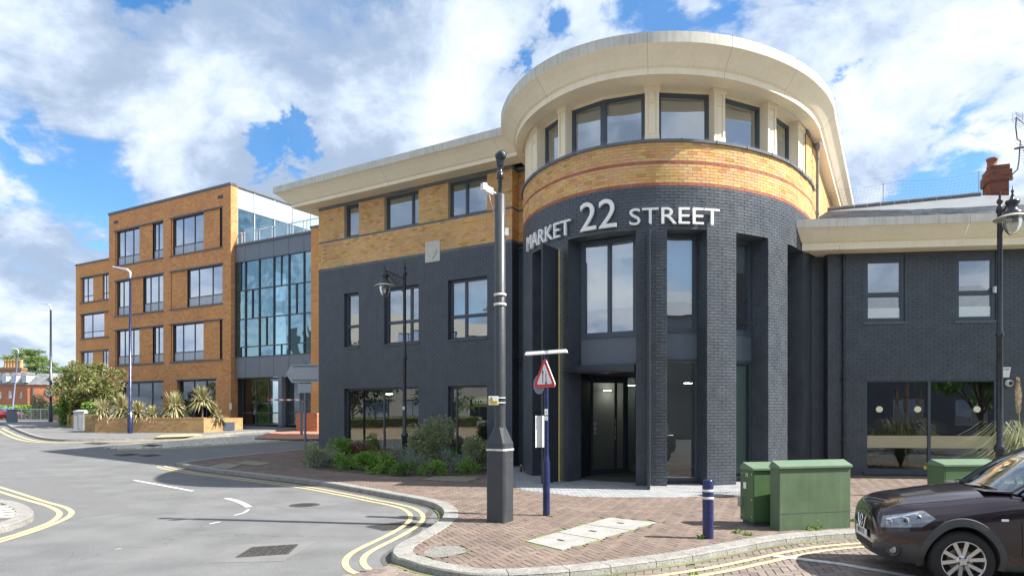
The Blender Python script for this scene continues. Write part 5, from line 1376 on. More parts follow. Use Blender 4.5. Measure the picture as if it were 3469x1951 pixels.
# glazed link
CWF = Fr((-17.25, 42.55), (0.866, -0.5), (-0.5, -0.866)); cL = 7.6
q = MB(); fbox(q, CWF, 0.02, cL, 12.08, 12.2, .08, -.3, LEAD)
q.build('coping', LB)
vx = [0.02] + [CWF.t_of(c * s_) for c in (1945, 2055, 2170, 2290, 2410)] + [cL]
for i in range(len(vx) - 1):
    q = MB(); fbox(q, CWF, vx[i] + .012, vx[i + 1] - .012, 11.1, 12.08, 0, -.1, GREY); q.build('cladding_panel', LB)
    q = MB(); fbox(q, CWF, vx[i] + .012, vx[i + 1] - .012, 3.9, 5.15, 0, -.1, GREY); q.build('cladding_panel', LB)
zr = [5.18, 5.80, 7.52, 9.29, 11.07]
cw_ = MB()
for x in vx: fbox(cw_, CWF, x - .025, x + .025, 5.15, 11.1, .03, -.12, FRM)
for z in zr: fbox(cw_, CWF, 0, cL, z - .025, z + .025, .025, -.12, FRM)
hx = {0: [0.55], 1: [.52], 3: [.5], 4: []}
cwo_ = None
for i in range(len(vx) - 1):
    for j in range(4):
        if (i + j) % 3 == 0: m_ = (vx[i] + vx[i + 1]) / 2; fbox(cw_, CWF, m_ - .02, m_ + .02, zr[j] + .025, zr[j + 1] - .025, .02, -.06, FRM)
cwo_ = cw_.build('curtain_wall', LB)
for i in range(len(vx) - 1):
    for j in range(4):
        q = MB(); e = random.uniform(-.012, .012); g = random.uniform(-.012, .012)
        q.face([CWF.P(vx[i], zr[j], -.05), CWF.P(vx[i + 1], zr[j], -.05 + e), CWF.P(vx[i + 1], zr[j + 1], -.05 + e + g), CWF.P(vx[i], zr[j + 1], -.05 + g)], GLZT); q.build('pane', cwo_)
q = MB(); q.face([CWF.P(0, 1, -4), CWF.P(cL + 2, 1, -4), CWF.P(cL + 2, 11.5, -4), CWF.P(0, 11.5, -4)], INT)
for z in (5.0, 8.4, 11.6): q.face([CWF.P(0, z, -.1), CWF.P(cL, z, -.1), CWF.P(cL, z, -4), CWF.P(0, z, -4)], INT)
q.build('interior', LB)
# entrance storey under the link
EF = Fr(CWF.P(0, 0, -.45)[:2], CWF.u[:2], CWF.n[:2])
window(LB, EF, 0.1, cL - .2, 1.0, 3.88, 0.0, FRM, GLZD, mull=[1.35, 2.5, 3.75, 4.0, 5.2], trans=(1.75,), fw=.06, mw=.07, sash=False, label='dark glazed entrance under the glass link')
q = MB(); fbox(q, CWF, 3.85, 4.15, .95, 3.9, .0, -.3, GREY); q.build('column', LB)
q = MB(); q.face([EF.P(-.5, .98, 0), EF.P(cL + 1, .98, 0), EF.P(cL + 1, .98, -6), EF.P(-.5, .98, -6)], INTD); q.face([EF.P(-.5, 0.9, -6), EF.P(cL + 1, .9, -6), EF.P(cL + 1, 3.9, -6), EF.P(-.5, 3.9, -6)], INTD)
q.face([EF.P(-.5, 3.88, .4), EF.P(cL + 1, 3.88, .4), EF.P(cL + 1, 3.88, -6), EF.P(-.5, 3.88, -6)], INT); q.build('lobby', LB)
# brick pier right of the link
PF_ = Fr(CWF.P(6.83, 0, .25)[:2], CWF.u[:2], CWF.n[:2]); q = MB(); wall_face(q, PF_, 0, 2.2, .3, 12.25, [], OBT); q.face([PF_.P(0, .3, 0), PF_.P(0, 12.25, 0), PF_.P(0, 12.25, -1), PF_.P(0, .3, -1)], OBT); q.build('brick_pier', LB)
k = MB(); fbox(k, PF_, -.05, 2.2, 12.25, 12.36, .05, -.4, LEAD); k.build('coping', LB)
# set-back glass storey and terrace
s0 = [0.5, 1.79, 3.40, 4.96, 6.6, 8.3, 10]
gs = MB()
for x in s0: fbox(gs, RS, x - .03, x + .03, 12.1, 15.86, .0, -.12, mat('pale_mullion', (.55, .57, .58), .4, metal=.3, var=.05))
fbox(gs, RS, .5, 10, 14.5, 14.56, .01, -.12, GREY)
gso = gs.build('glass_storey', LB)
WGP = mat('white_glass_panel', (0.44, 0.51, 0.54), 0.15, var=.02)
for a, b in zip(s0, s0[1:]):
    q = MB(); q.face([RS.P(a + .03, 14.56, -.05), RS.P(b - .03, 14.56, -.05), RS.P(b - .03, 15.86, -.05), RS.P(a + .03, 15.86, -.05)], WGP); q.build('pane', gso)
    q = MB(); q.face([RS.P(a + .03, 12.1, -.05), RS.P(b - .03, 12.1, -.05), RS.P(b - .03, 14.5, -.05), RS.P(a + .03, 14.5, -.05)], GLZT); q.build('pane', gso)
q = MB(); q.face([RS.P(.3, 12.1, -4), RS.P(10, 12.1, -4), RS.P(10, 15.8, -4), RS.P(.3, 15.8, -4)], INT); q.face([RS.P(.3, 15.84, -.1), RS.P(10, 15.84, -.1), RS.P(10, 15.84, -4), RS.P(.3, 15.84, -4)], INT)
q.face([CWF.P(0, 12.1, 0), CWF.P(9, 12.1, 0), CWF.P(9, 12.1, -12), CWF.P(0, 12.1, -12)], ROOFF); q.build('terrace', LB)
RAIL = mat('steel_rail', (.6, .61, .62), .3, metal=.9, var=0)
BGL = glass('balustrade_glass', tint=(.80, .92, .90), refl=.8, base=.12)
bo = MB(); bo.tube([CWF.P(.1, 12.95, -.25), CWF.P(9, 12.95, -.25)], .03, RAIL, 6)
for i in range(7): x = .3 + i * 1.35; fbox(bo, CWF, x, x + .05, 12.2, 12.98, -.22, -.28, RAIL); fbox(bo, CWF, x + .25, x + .29, 12.2, 12.98, -.22, -.28, RAIL)
bob = bo.build('balustrade', LB)
for i in range(6):
    x = .3 + i * 1.35; q = MB(); q.face([CWF.P(x + .3, 12.25, -.22), CWF.P(x + 1.33, 12.25, -.22), CWF.P(x + 1.33, 13.15, -.22), CWF.P(x + .3, 13.15, -.22)], BGL); q.build('pane', bob)
# grey sloping shelter beside the ground floor, notices
q = MB(); a = G(560, 1395 + 55); bs = LF.P(Uo(470), 0, 1.6); 
q.face([LF.P(Uo(465), 2.9, 1.2), LF.P(Uo(550), 2.75, 1.0), LF.P(Uo(640), 1.2, 2.6), LF.P(Uo(500), 1.2, 3.2)], GREY); q.face([LF.P(Uo(465), 2.84, 1.2), LF.P(Uo(550), 2.69, 1.0), LF.P(Uo(640), 1.14, 2.6), LF.P(Uo(500), 1.14, 3.2)], GREY)
sh = q.build('ramp_canopy', loc=LF.P(Uo(530), 1, 2)); tag(sh, 'sloping grey metal canopy behind the spiky planter plants', 'canopy')
q = MB(); fbox(q, LF, Uo(792 - 14), Uo(800 - 14), 1.95, 2.35, .03, 0, WHITE); q.build('wall_notice', LB)
q = MB(); fbox(q, EF, 6.3, 6.6, 1.9, 2.8, .05, .0, WHITE); fbox(q, EF, 6.3, 6.45, 2.9, 3.35, .05, .0, mat('red_notice', (.6, .03, .03), .5, var=.02)); q.build('window_notice', LB)
# barrier arm
q = MB(); RWm = mat('red_reflective', (.55, .05, .05), .5, var=.05); a, b = V((906 - CX) / FPX * 35.5, 35.5, 2.43), V((1014 - CX) / FPX * 35.0, 35.0, 2.42)
for i in range(8):
    p, r = a.lerp(b, i / 8), a.lerp(b, (i + 1) / 8); q.obox((p + r) / 2, (r - p) / 2, V(0, 0, .04), V(0, .02, 0), RWm if i % 2 == 0 else WHITE)
ba = empty('barrier', V(b.x, b.y, zg(b.y)), 'red and white striped barrier arm seen beside the arrow sign, before the glass entrance', 'barrier'); q.build('arm', ba)
q = MB(); q.obox((b.x + .12, b.y, zg(b.y) + .88), V(.06, 0, 0), V(0, .06, 0), V(0, 0, .92), GREY); q.build('post', ba)

# ------------------------------------------------------------------ brick planter with spiky plants
YBP = mat('planter_brick', None, 0.9, var=0.16, scale=1, island=[(0.38, 0.22, 0.09), (0.48, 0.31, 0.13), (0.43, 0.24, 0.10), (0.52, 0.34, 0.16), (0.33, 0.19, 0.09)])
YBPM = mat('planter_mortar', (0.50, 0.42, 0.30), .9, var=.1)
RBP = mat('red_wall_brick', None, 0.9, var=0.16, scale=1, island=[(0.42, 0.15, 0.07), (0.50, 0.21, 0.10), (0.36, 0.13, 0.07)])
def lowwall(a, b, h, th, label, mb_=YBP, mm=YBPM, name='brick_planter_wall', cat='wall', drop=0.06):
    a, b = V(a.x, a.y, 0), V(b.x, b.y, 0); u = b - a; L = u.length; u.normalize(); n = V(u.y, -u.x, 0)
    if n.y > 0: n = -n
    z0 = min(zg(a.y), zg(b.y)) - drop; z1 = (zg(a.y) + zg(b.y)) / 2 + h
    e = empty(name, V((a.x + b.x) / 2, (a.y + b.y) / 2, z0), label, cat)
    F = Fr(a[:2], u[:2], n[:2]); q = MB()
    fbox(q, F, .0, L, z0, z1 - .08, -.0, -th, mm); q.build('wall_core', e)
    q = MB(); bricks(q, F, 0, L, z0, z1 - .075, [], lambda t, z: mb_, zbase=z0)
    Fe = Fr(F.P(0, 0, -th)[:2], n[:2], (-u)[:2]); bricks(q, Fe, 0, th, z0, z1 - .075, [], lambda t, z: mb_, zbase=z0)
    Fe = Fr(F.P(L, 0, 0)[:2], (-n)[:2], u[:2]); bricks(q, Fe, 0, th, z0, z1 - .075, [], lambda t, z: mb_, zbase=z0)
    t_ = 0
    while t_ < L: fbox(q, F, t_ + .004, min(t_ + .071, L), z1 - .075, z1 + random.uniform(-.004, .004), .015, -th - .01, mb_); t_ += .075
    q.build('brickwork', e, kind='stuff'); return F, L, z1
w1a, w1b, w1c = G(322, 1464), G(690, 1466), G(822, 1454)
F1, L1_, zt1 = lowwall(w1a, w1b, .80, .33, 'long low buff brick planter wall under the spiky plants')
F2_, L2_, zt2 = lowwall(w1b, w1c, .72, .33, 'shorter low brick wall angling back towards the dark entrance')
lowwall(G(286, 1461), G(322, 1463), .98, .35, 'squat buff brick pier between grey cabinet and planter', name='brick_pier', cat='pier')
lowwall(G(216, 1441), G(252, 1448), .72, .3, 'low brick wall under the clipped hedge, left of grey cabinet')
lowwall(G(178, 1421), G(216, 1427), .50, .3, 'far low brick wall behind the speed limit post')
lowwall(G(1004, 1459), G(1074, 1461), 1.0, .33, 'low red brick wall beside the corner of the black building', RBP, mat('red_wall_mortar', (.45, .3, .2), .9, var=.1))
q = MB(); p = F2_.P(L2_ * .62, zt2 - .45, .02); q.obox(p, F2_.u * .42, V(0, 0, .22), F2_.n * .02, FRM); bx_ = q.build('grille_box', loc=p); tag(bx_, 'dark grey vent plate on the short brick wall', 'vent')
q = MB(); soil = mat('soil', (.07, .055, .04), .95, var=.3); q.face([w1a + V(.1, .1, .68), w1b + V(0, .2, .68), w1c + V(0, .2, .62), w1c + V(-1.5, 3, .6), w1a + V(2, 3.5, .6)], soil); so = q.build('planter_soil', kind='structure')

LV = {}
def leafmat(name, cols, rough=.55, trans=.25):
    if name in LV: return LV[name]
    m = mat(name, None, rough, var=.18, scale=2.5, island=cols, spec=.4)
    b = m.node_tree.nodes['Principled BSDF']; t = m.node_tree; o = [n for n in t.nodes if n.type == 'OUTPUT_MATERIAL'][0]
    tr = t.nodes.new('ShaderNodeBsdfTranslucent'); mx = t.nodes.new('ShaderNodeMixShader'); mx.inputs[0].default_value = trans
    t.links.new(b.inputs['Base Color'].links[0].from_socket, tr.inputs[0]); t.links.new(b.outputs[0], mx.inputs[1]); t.links.new(tr.outputs[0], mx.inputs[2]); t.links.new(mx.outputs[0], o.inputs[0])
    LV[name] = m; return m
L_GREEN = leafmat('leaf_bright', [(.16, .32, .05), (.25, .46, .07), (.11, .23, .04), (.32, .50, .10)])
L_MID = leafmat('leaf_mid', [(.09, .17, .04), (.13, .24, .05), (.17, .28, .08), (.07, .13, .03)])
L_VAR = leafmat('leaf_variegated', [(.17, .24, .11), (.32, .38, .20), (.46, .48, .27), (.12, .19, .08), (.54, .54, .34)])
L_GREY = leafmat('leaf_lavender', [(.19, .25, .20), (.27, .32, .28), (.34, .37, .34), (.16, .21, .14)])
L_RED = leafmat('leaf_bronze', [(.22, .07, .05), (.30, .13, .08), (.15, .14, .06), (.25, .18, .10)])
L_PHO = leafmat('leaf_photinia', [(.10, .17, .04), (.20, .27, .07), (.30, .24, .10), (.34, .38, .16), (.07, .12, .03), (.40, .30, .15)])
L_DARK = leafmat('leaf_dark', [(.035, .07, .02), (.06, .11, .03), (.09, .15, .045), (.03, .06, .02)])
L_CED = leafmat('leaf_cedar', [(.12, .19, .06), (.20, .30, .09), (.30, .40, .14), (.07, .12, .04)])
L_BLADE = leafmat('blade_striped', [(.38, .38, .16), (.52, .48, .26), (.26, .27, .10), (.66, .62, .40), (.28, .19, .12), (.18, .22, .08)])
BARK = mat('bark', (.13, .10, .075), .9, var=.3, scale=8, bump=.5, bscale=20)
def leaf(q, p, d, L, W, m, bend=.3):
    d = d.normalized(); s = d.cross(V(random.uniform(-1, 1), random.uniform(-1, 1), random.uniform(-.4, 1)))
    if s.length < 1e-3: s = V(1, 0, 0)
    s = s.normalized() * W / 2; mid_ = p + d * L * .5; tipp = p + d * L + V(0, 0, -L * bend)
    q.face([p, mid_ + s, tipp, mid_ - s], m)
def shrub(name, c, rx, ry, h, n, L, W, mats_, label, cat='shrub', group=None, clumps=14, up=.3, base=.15, stems=5):
    e = empty(name, c, label, cat, group); q = MB(); cl = []
    for i in range(clumps):
        a = random.uniform(0, 2 * pi); r = sqrt(random.random()) * .85; zz_ = random.uniform(base, 1)
        k = sqrt(max(.05, 1 - ((zz_ - .45) / .62) ** 2)); cl.append((V(c.x + rx * r * k * cos(a), c.y + ry * r * k * sin(a), c.z + h * zz_ * .88), random.uniform(.25, .45)))
    for i in range(n):
        cc, s = random.choice(cl); d = V(random.gauss(0, 1), random.gauss(0, 1), random.gauss(0, 1)).normalized(); rr = random.random() ** .4
        p = cc + V(d.x * rx * s, d.y * ry * s, d.z * h * s * .8) * rr
        if p.z < c.z: p.z = c.z + random.random() * .06
        leaf(q, p, d + V(0, 0, up), L * random.uniform(.6, 1.2), W * random.uniform(.7, 1.2), random.choice(mats_))
    q.build('foliage', e, kind='stuff')
    q = MB()
    for i in range(stems):
        a = random.uniform(0, 2 * pi); t_ = random.choice(cl)[0]; q.tube([c + V(cos(a) * .05, sin(a) * .05, 0), c.lerp(t_, .5) + V(0, 0, .05), t_], [.02, .014, .005], BARK, 5)
    q.build('stems', e, kind='stuff'); return e
def spiky(c, r, h, n, label, group='spiky plants in the brick planter', trunk=0.0):
    e = empty('cordyline_plant', c, label, 'plant', group); q = MB(); o = c + V(0, 0, trunk)
    for i in range(n):
        a = random.uniform(0, 2 * pi); el = random.uniform(-.1, 1.45); L = random.uniform(.75, 1.1); d = V(cos(a) * cos(el), sin(a) * cos(el), sin(el)); s = V(-sin(a), cos(a), 0) * random.uniform(.026, .046)
        pr = o; k = 5; ps = []
        for j in range(k + 1):
            f = j / k; p = o + V(d.x * r * f * L, d.y * r * f * L, d.z * h * f * L - (f ** 2.4) * h * (.45 if el < .9 else .12) * random.uniform(.8, 1.2)); ps.append(p)
        m = L_BLADE
        vs = []
        for j, p in enumerate(ps): w_ = (.5 + j * .3 if j < 2 else 1.0 * (1 - (j / k) ** 3)) + .02; vs += [p - s * w_, p + s * w_]
        q.raw(vs, [(2 * j, 2 * j + 1, 2 * j + 3, 2 * j + 2) for j in range(k)], m)
    q.build('leaves', e, kind='stuff')
    if trunk > .1: q = MB(); q.tube([c, c + V(.02, 0, trunk)], [.07, .05], BARK, 8); q.build('trunk', e)
    return e
for px, py, d_, r, h, tr, n, lb in ((345, 1405, .7, 1.15, 1.15, .35, 260, 'spiky striped plant at the left end of the planter, over the brick pier'), (415, 1400, 1.0, 1.2, 1.35, .4, 300, 'tall spiky striped plant just left of the blue lamp column'),
                                     (468, 1405, .6, 1.1, 1.0, .3, 260, 'spiky plant right behind the blue lamp column'), (515, 1415, .5, .85, .8, .2, 200, 'small low spiky plant second right of the lamp column'),
                                     (592, 1395, .9, 1.25, 1.45, .5, 340, 'large round spiky plant in the middle of the planter'), (684, 1392, 1.2, 1.2, 1.35, .95, 320, 'tallest spiky plant on a short stem near the right end'),
                                     (738, 1425, .8, .8, .6, .1, 160, 'low green strap leaved plant at the right end of the planter')):
    y = 36.3 + d_; c = V((px - CX) / FPX * y, y, zg(y) + .66); spiky(c, r * .9, h * .88, n, lb, trunk=tr * .9)
# hedge blocks and bronze tree
def hedge(poly, z0, z1, label, m, n, L=.12, W=.07, name='hedge', cat='hedge'):
    xs_ = [p[0] for p in poly]; ys_ = [p[1] for p in poly]; e = empty(name, V(sum(xs_) / len(xs_), sum(ys_) / len(ys_), z0), label, cat); q = MB()
    core = mat('hedge_core', (.02, .03, .012), .95, var=.2); cxm, cym = sum(xs_) / len(xs_), sum(ys_) / len(ys_)
    q.prism([(p[0] + (cxm - p[0]) * .06, p[1] + (cym - p[1]) * .06) for p in poly], z0, z1 - .08, core); q.build('dark_core', e); q = MB()  # solid dark block fills the hedge behind its leaves
    per = [(poly[i], poly[(i + 1) % len(poly)]) for i in range(len(poly))]; ls = [hypot(b[0] - a[0], b[1] - a[1]) for a, b in per]
    for i in range(n):
        if random.random() < .72:
            k = random.choices(range(len(per)), ls)[0]; a, b = per[k]; f = random.random(); z = z0 + (z1 - z0) * random.random(); nn_ = V(b[1] - a[1], a[0] - b[0], 0).normalized()
            if (V(a[0], a[1], 0) + nn_ - V(cxm, cym, 0)).length < (V(a[0], a[1], 0) - nn_ - V(cxm, cym, 0)).length: nn_ = -nn_
            p = V(a[0] + (b[0] - a[0]) * f, a[1] + (b[1] - a[1]) * f, z) + nn_ * random.uniform(-.08, .05); d = nn_ + V(random.gauss(0, .6), random.gauss(0, .6), random.gauss(.2, .5))
        else:
            f, g = random.random(), random.random(); a, b, c = poly[0], poly[1], poly[-1]
            p = V(a[0] + (b[0] - a[0]) * f + (c[0] - a[0]) * g, a[1] + (b[1] - a[1]) * f + (c[1] - a[1]) * g, z1 + random.uniform(-.08, .06)); d = V(random.gauss(0, .7), random.gauss(0, .7), 1)
        leaf(q, p, d, L * random.uniform(.6, 1.2), W, m)
    q.build('foliage', e, kind='stuff'); return e
def xy(px, y): return ((px - CX) / FPX * y, y)
hedge([xy(207, 42), xy(262, 42), xy(262, 44), xy(207, 44)], zg(42) + .1, zg(42) + 1.75, 'square clipped green hedge on the low wall left of the grey cabinet', L_GREEN, 3800)
hedge([xy(240, 41), xy(300, 41), xy(300, 42.2), xy(240, 42.2)], zg(41) + .1, zg(41) + 1.5, 'yellow green hedge behind the grey cabinet', leafmat('leaf_gold', [(.22, .24, .04), (.30, .32, .06), (.16, .19, .03)]), 2600)
hedge([xy(282, 39.6), xy(345, 39.6), xy(345, 40.6), xy(282, 40.6)], zg(40) + .1, zg(40) + 1.4, 'bright small leaved hedge between cabinet and spiky plants', L_GREEN, 2600)
def tree(name, c, h, crown, n, L, W, m, label, clumps=40, cat='tree', trunk_r=.12, flat=1.0):
    e = empty(name, c, label, cat); q = MB(); cc = crown; cl = []
    for i in range(clumps):
        while True:
            d = V(random.uniform(-1, 1), random.uniform(-1, 1), random.uniform(-1, 1))
            if .25 < d.length < 1: break
        p = V(cc[0].x + d.x * cc[1], cc[0].y + d.y * cc[1], cc[0].z + d.z * cc[2]); cl.append((p, random.uniform(.16, .30)))
    for i in range(n):
        p0, s = random.choice(cl); d = V(random.gauss(0, 1), random.gauss(0, 1), random.gauss(0, 1)).normalized(); rr = random.random() ** .45
        p = p0 + V(d.x * cc[1] * s, d.y * cc[1] * s, d.z * cc[2] * s * flat) * rr
        leaf(q, p, d + V(0, 0, .3), L * random.uniform(.6, 1.25), W * random.uniform(.7, 1.2), m)
    q.build('crown', e, kind='stuff'); q = MB()
    q.tube([c, c + V(.05, 0, h * .3), V(cc[0].x, cc[0].y, cc[0].z - cc[2] * .3)], [trunk_r, trunk_r * .8, trunk_r * .45], BARK, 8); q.build('trunk', e); q = MB()
    for p, s in cl[::2]: st = V(c.x + random.uniform(-.05, .05), c.y, c.z + h * random.uniform(.22, .5)); q.tube([st, st.lerp(p, .5) + V(0, 0, .1), p], [trunk_r * .4, trunk_r * .25, .01], BARK, 5)
    q.build('limbs', e, kind='stuff'); return e
ty = 41.0
tree('photinia_tree', V(xy(300, ty)[0], ty, zg(ty)), 3.6, (V(xy(305, ty)[0], ty, 3.5), 1.85, 1.35), 7500, .20, .085, L_PHO, 'broad bronze green photinia tree in front of the brick office', clumps=46)
tree('shrub_tree', V(xy(222, 43)[0], 43, zg(43)), 2.2, (V(xy(222, 43)[0], 43, 2.75), 1.25, 1.0), 3000, .20, .085, L_PHO, 'lower rounded bronze shrub left of the photinia tree', clumps=22, cat='shrub', trunk_r=.06)
# long hedge far left
hedge([xy(-40, 78), xy(215, 78), xy(215, 80), xy(-40, 80)], .9, 2.35, 'long glossy green hedge in front of the red brick house', L_GREEN, 9000, L=.34, W=.2)
shr = shrub('round_shrub', V(xy(150, 74)[0], 74, .95), 1.6, 1.2, 2.5, 1500, .28, .14, [L_VAR], 'loose pale shrub beside the speed limit post', stems=3)
# cedar
ce = empty('cedar_tree', V(xy(120, 118)[0], 118, .9), 'wide flat layered dark cedar tree rising behind the slate roofed house', 'tree'); q = MB(); qb = MB()
cx0 = xy(118, 118)[0]; px_m = FPX / 118
tiers = []
for i in range(130):
    z = random.uniform(.2, 1) ; hh = 2.9 + z * 9.6; R_ = 9.3 * (1 - z) ** .60 + .5; a = random.uniform(0, 2 * pi); rr = random.uniform(.3, 1) * R_
    tiers.append((V(cx0 + rr * cos(a) * 1.0 - (z > .8) * 1.2, 118 + rr * sin(a) * .6, hh - rr * .06), random.uniform(1.0, 2.0)))
for c, s in tiers:
    for k in range(170):
        a = random.uniform(0, 2 * pi); r_ = sqrt(random.random()) * s; p = c + V(r_ * cos(a), r_ * sin(a) * .7, random.gauss(0, .13) - r_ * .10)
        leaf(q, p, V(cos(a), sin(a), random.uniform(-.1, .5)), .42 * random.uniform(.5, 1.2), .13, L_CED, bend=.05)
    qb.tube([V(cx0, 118, c.z - .8), (V(cx0, 118, c.z - .3) + c) / 2, c], [.12, .08, .02], BARK, 4)
q.build('crown', ce, kind='stuff'); qb.build('limbs', ce, kind='stuff'); q = MB(); q.tube([V(cx0, 118, .9), V(cx0, 118, 7), V(cx0 - .6, 118, 12)], [.6, .4, .08], BARK, 8); q.build('trunk', ce)

# ------------------------------------------------------------------ red brick mansard house
HB = brick_tex('house_brick', (0.42, 0.13, 0.06), (0.50, 0.19, 0.09), (0.40, 0.22, 0.14))
HW = mat('white_sash', (.7, .7, .68), .5, var=.03); HG = mat('house_slate', (.20, .225, .25), .6, var=.3, scale=3)
Hy = 92.0; m_ = FPX / Hy
hx = lambda c: (c * .207 - CX) / m_; hz = lambda c: EYE + (HY - (1150 + c * .207)) / m_
HS = empty('red_brick_house', V(hx(450), Hy, .95), 'red brick house with grey slate mansard roof and white dormers', 'building')
HF = Fr((hx(-400), Hy + 3), (hx(450) - hx(-400), -3), (-3, -(hx(450) - hx(-400)))); HFL = hypot(hx(450) - hx(-400), 3)
HR = Fr((hx(450), Hy), (hx(1300) - hx(450), 2.2), (2.2, -(hx(1300) - hx(450)))); HRL = hypot(hx(1300) - hx(450), 2.2)
tf = lambda c: HF.t_of(c * .207)
tr_ = lambda c: HR.t_of(c * .207)
zt, zr_, zb = hz(735), hz(548), .8
wins_ = [(tf(-20), tf(22), hz(955), hz(845)), (tf(132), tf(188), hz(955), hz(835)), (tf(325), tf(360), hz(950), hz(855))]
q = MB(); wall_face(q, HF, 0, HFL, zb, zt, wins_, HB, depth=.15); wall_face(q, HR, 0, HRL, zb, zt, [], HB); q.build('wall', HS)
for a, b, c, d in wins_: window(HS, HF, a, b, c, d, .05, HW, GLZ, mull=[(a + b) / 2], trans=((c + d) / 2,), fw=.1, mw=.05, sash=False, sill=HW)
q = MB(); ins = .9
q.face([HF.P(0, zt, .15), HF.P(HFL, zt, .15), HF.P(HFL - .9, zr_, -.9), HF.P(0, zr_, -.9)], HG); q.face([HR.P(0, zt, .15), HR.P(HRL, zt, .15), HR.P(HRL, zr_, -.9), HR.P(.9, zr_, -.9)], HG)
q.face([HF.P(0, zr_, -.9), HF.P(HFL - .9, zr_, -.9), HR.P(HRL, zr_, -.9), HR.P(HRL, zr_ + .2, -8)], LEAD); ro = q.build('mansard_roof', HS)
# slate courses
q = MB()
for i in range(14):
    f = i / 14
    for F_r, L_, x0_ in ((HF, HFL, 0), (HR, HRL, 1)):
        o = .15 - 1.05 * f; z = zt + (zr_ - zt) * f; n = int(L_ / .45)
        for k in range(n):
            a = (k + .5 * (i % 2)) * .45; 
            if a + .45 > L_ - (f * .9 if F_r is HF else 0) or (F_r is HR and a < f * .9): continue
            o2 = .15 - 1.05 * (i + 1) / 14; z2 = zt + (zr_ - zt) * (i + 1) / 14
            q.face([F_r.P(a + .01, z, o + .06), F_r.P(a + .44, z, o + .06), F_r.P(a + .44, z2, o2 + .03), F_r.P(a + .01, z2, o2 + .03)], SLATE)
q.build('slates', ro, kind='stuff')
for c0_, c1_, fr, tt in ((62, 108, HF, tf), (202, 255, HF, tf), (392, 440, HF, tf), (865, 950, HR, tr_)):
    a, b = tt(c0_), tt(c1_); z0, z1 = hz(685), hz(585); q = MB(); 
    fbox(q, fr, a - .12, b + .12, z0 - .12, z1 + .1, .12, -1.0, HW); d_o = q.build('dormer', HS)
    q = MB(); ar = []
    for k in range(9): an = pi * k / 8; ar.append(((a + b) / 2 - (b - a + .5) / 2 * cos(an), z1 + .1 + .35 * sin(an)))
    for k in range(8): q.face([fr.P(ar[k][0], ar[k][1], .2), fr.P(ar[k + 1][0], ar[k + 1][1], .2), fr.P(ar[k + 1][0], ar[k + 1][1], -1), fr.P(ar[k][0], ar[k][1], -1)], LEAD)
    q.face([fr.P(x, z, .14) for x, z in ar], HW); q.build('dormer_roof', d_o)
    q = MB(); nn_ = 2 if fr is HF else 4
    for i in range(nn_):
        for j in range(3 if fr is HR else 2):
            w_ = (b - a) / nn_; h_ = (z1 - z0) / (3 if fr is HR else 2); q.face([fr.P(a + i * w_ + .05, z0 + j * h_ + .05, .125), fr.P(a + (i + 1) * w_ - .05, z0 + j * h_ + .05, .125), fr.P(a + (i + 1) * w_ - .05, z0 + (j + 1) * h_ - .05, .125), fr.P(a + i * w_ + .05, z0 + (j + 1) * h_ - .05, .125)], GLZT)
    q.build('pane', d_o)
def chim(c0_, c1_, ct, cb_, pots, Y_, label):
    mY = FPX / Y_; X = lambda c: (c * .207 - CX) / mY; Z = lambda c: EYE + (HY - (1150 + c * .207)) / mY
    q = MB(); f_ = Fr((X(c0_), Y_), (1, 0), (0, -1)); L_ = X(c1_) - X(c0_)
    wall_face(q, f_, 0, L_, Z(cb_) - 3, Z(ct), [], HB); fbox(q, f_, -.12, L_ + .12, Z(ct) - .35, Z(ct), .12, -1.1, CHM); fbox(q, f_, 0, L_, Z(cb_) - 3, Z(ct) - .35, -.002, -1.0, HB); o = q.build('chimney', HS)
    for c, h_ in pots:
        q = MB(); q.lathe([(.28, 0), (.22, h_ * .8), (.27, h_ * .86), (.27, h_)], V(X(c), Y_ + .5, Z(ct)), mat('buff_pot', (.62, .40, .18), .8, var=.1) if h_ > .5 else WHITE, 10); q.build('chimney_pot', o)
chim(20, 345, 455, 560, [(56, 1.15), (105, 1.15), (150, 1.15), (200, 1.15), (246, 1.15), (300, 1.1)], 96, '')
chim(1075, 1250, 485, 600, [(1120, .75), (1185, .4)], 94, '')
q = MB(); q.tube([HR.P(tr_(540), .9, .1), HR.P(tr_(540), zt - .3, .1)], .08, FRM, 6); q.build('downpipe', HS)
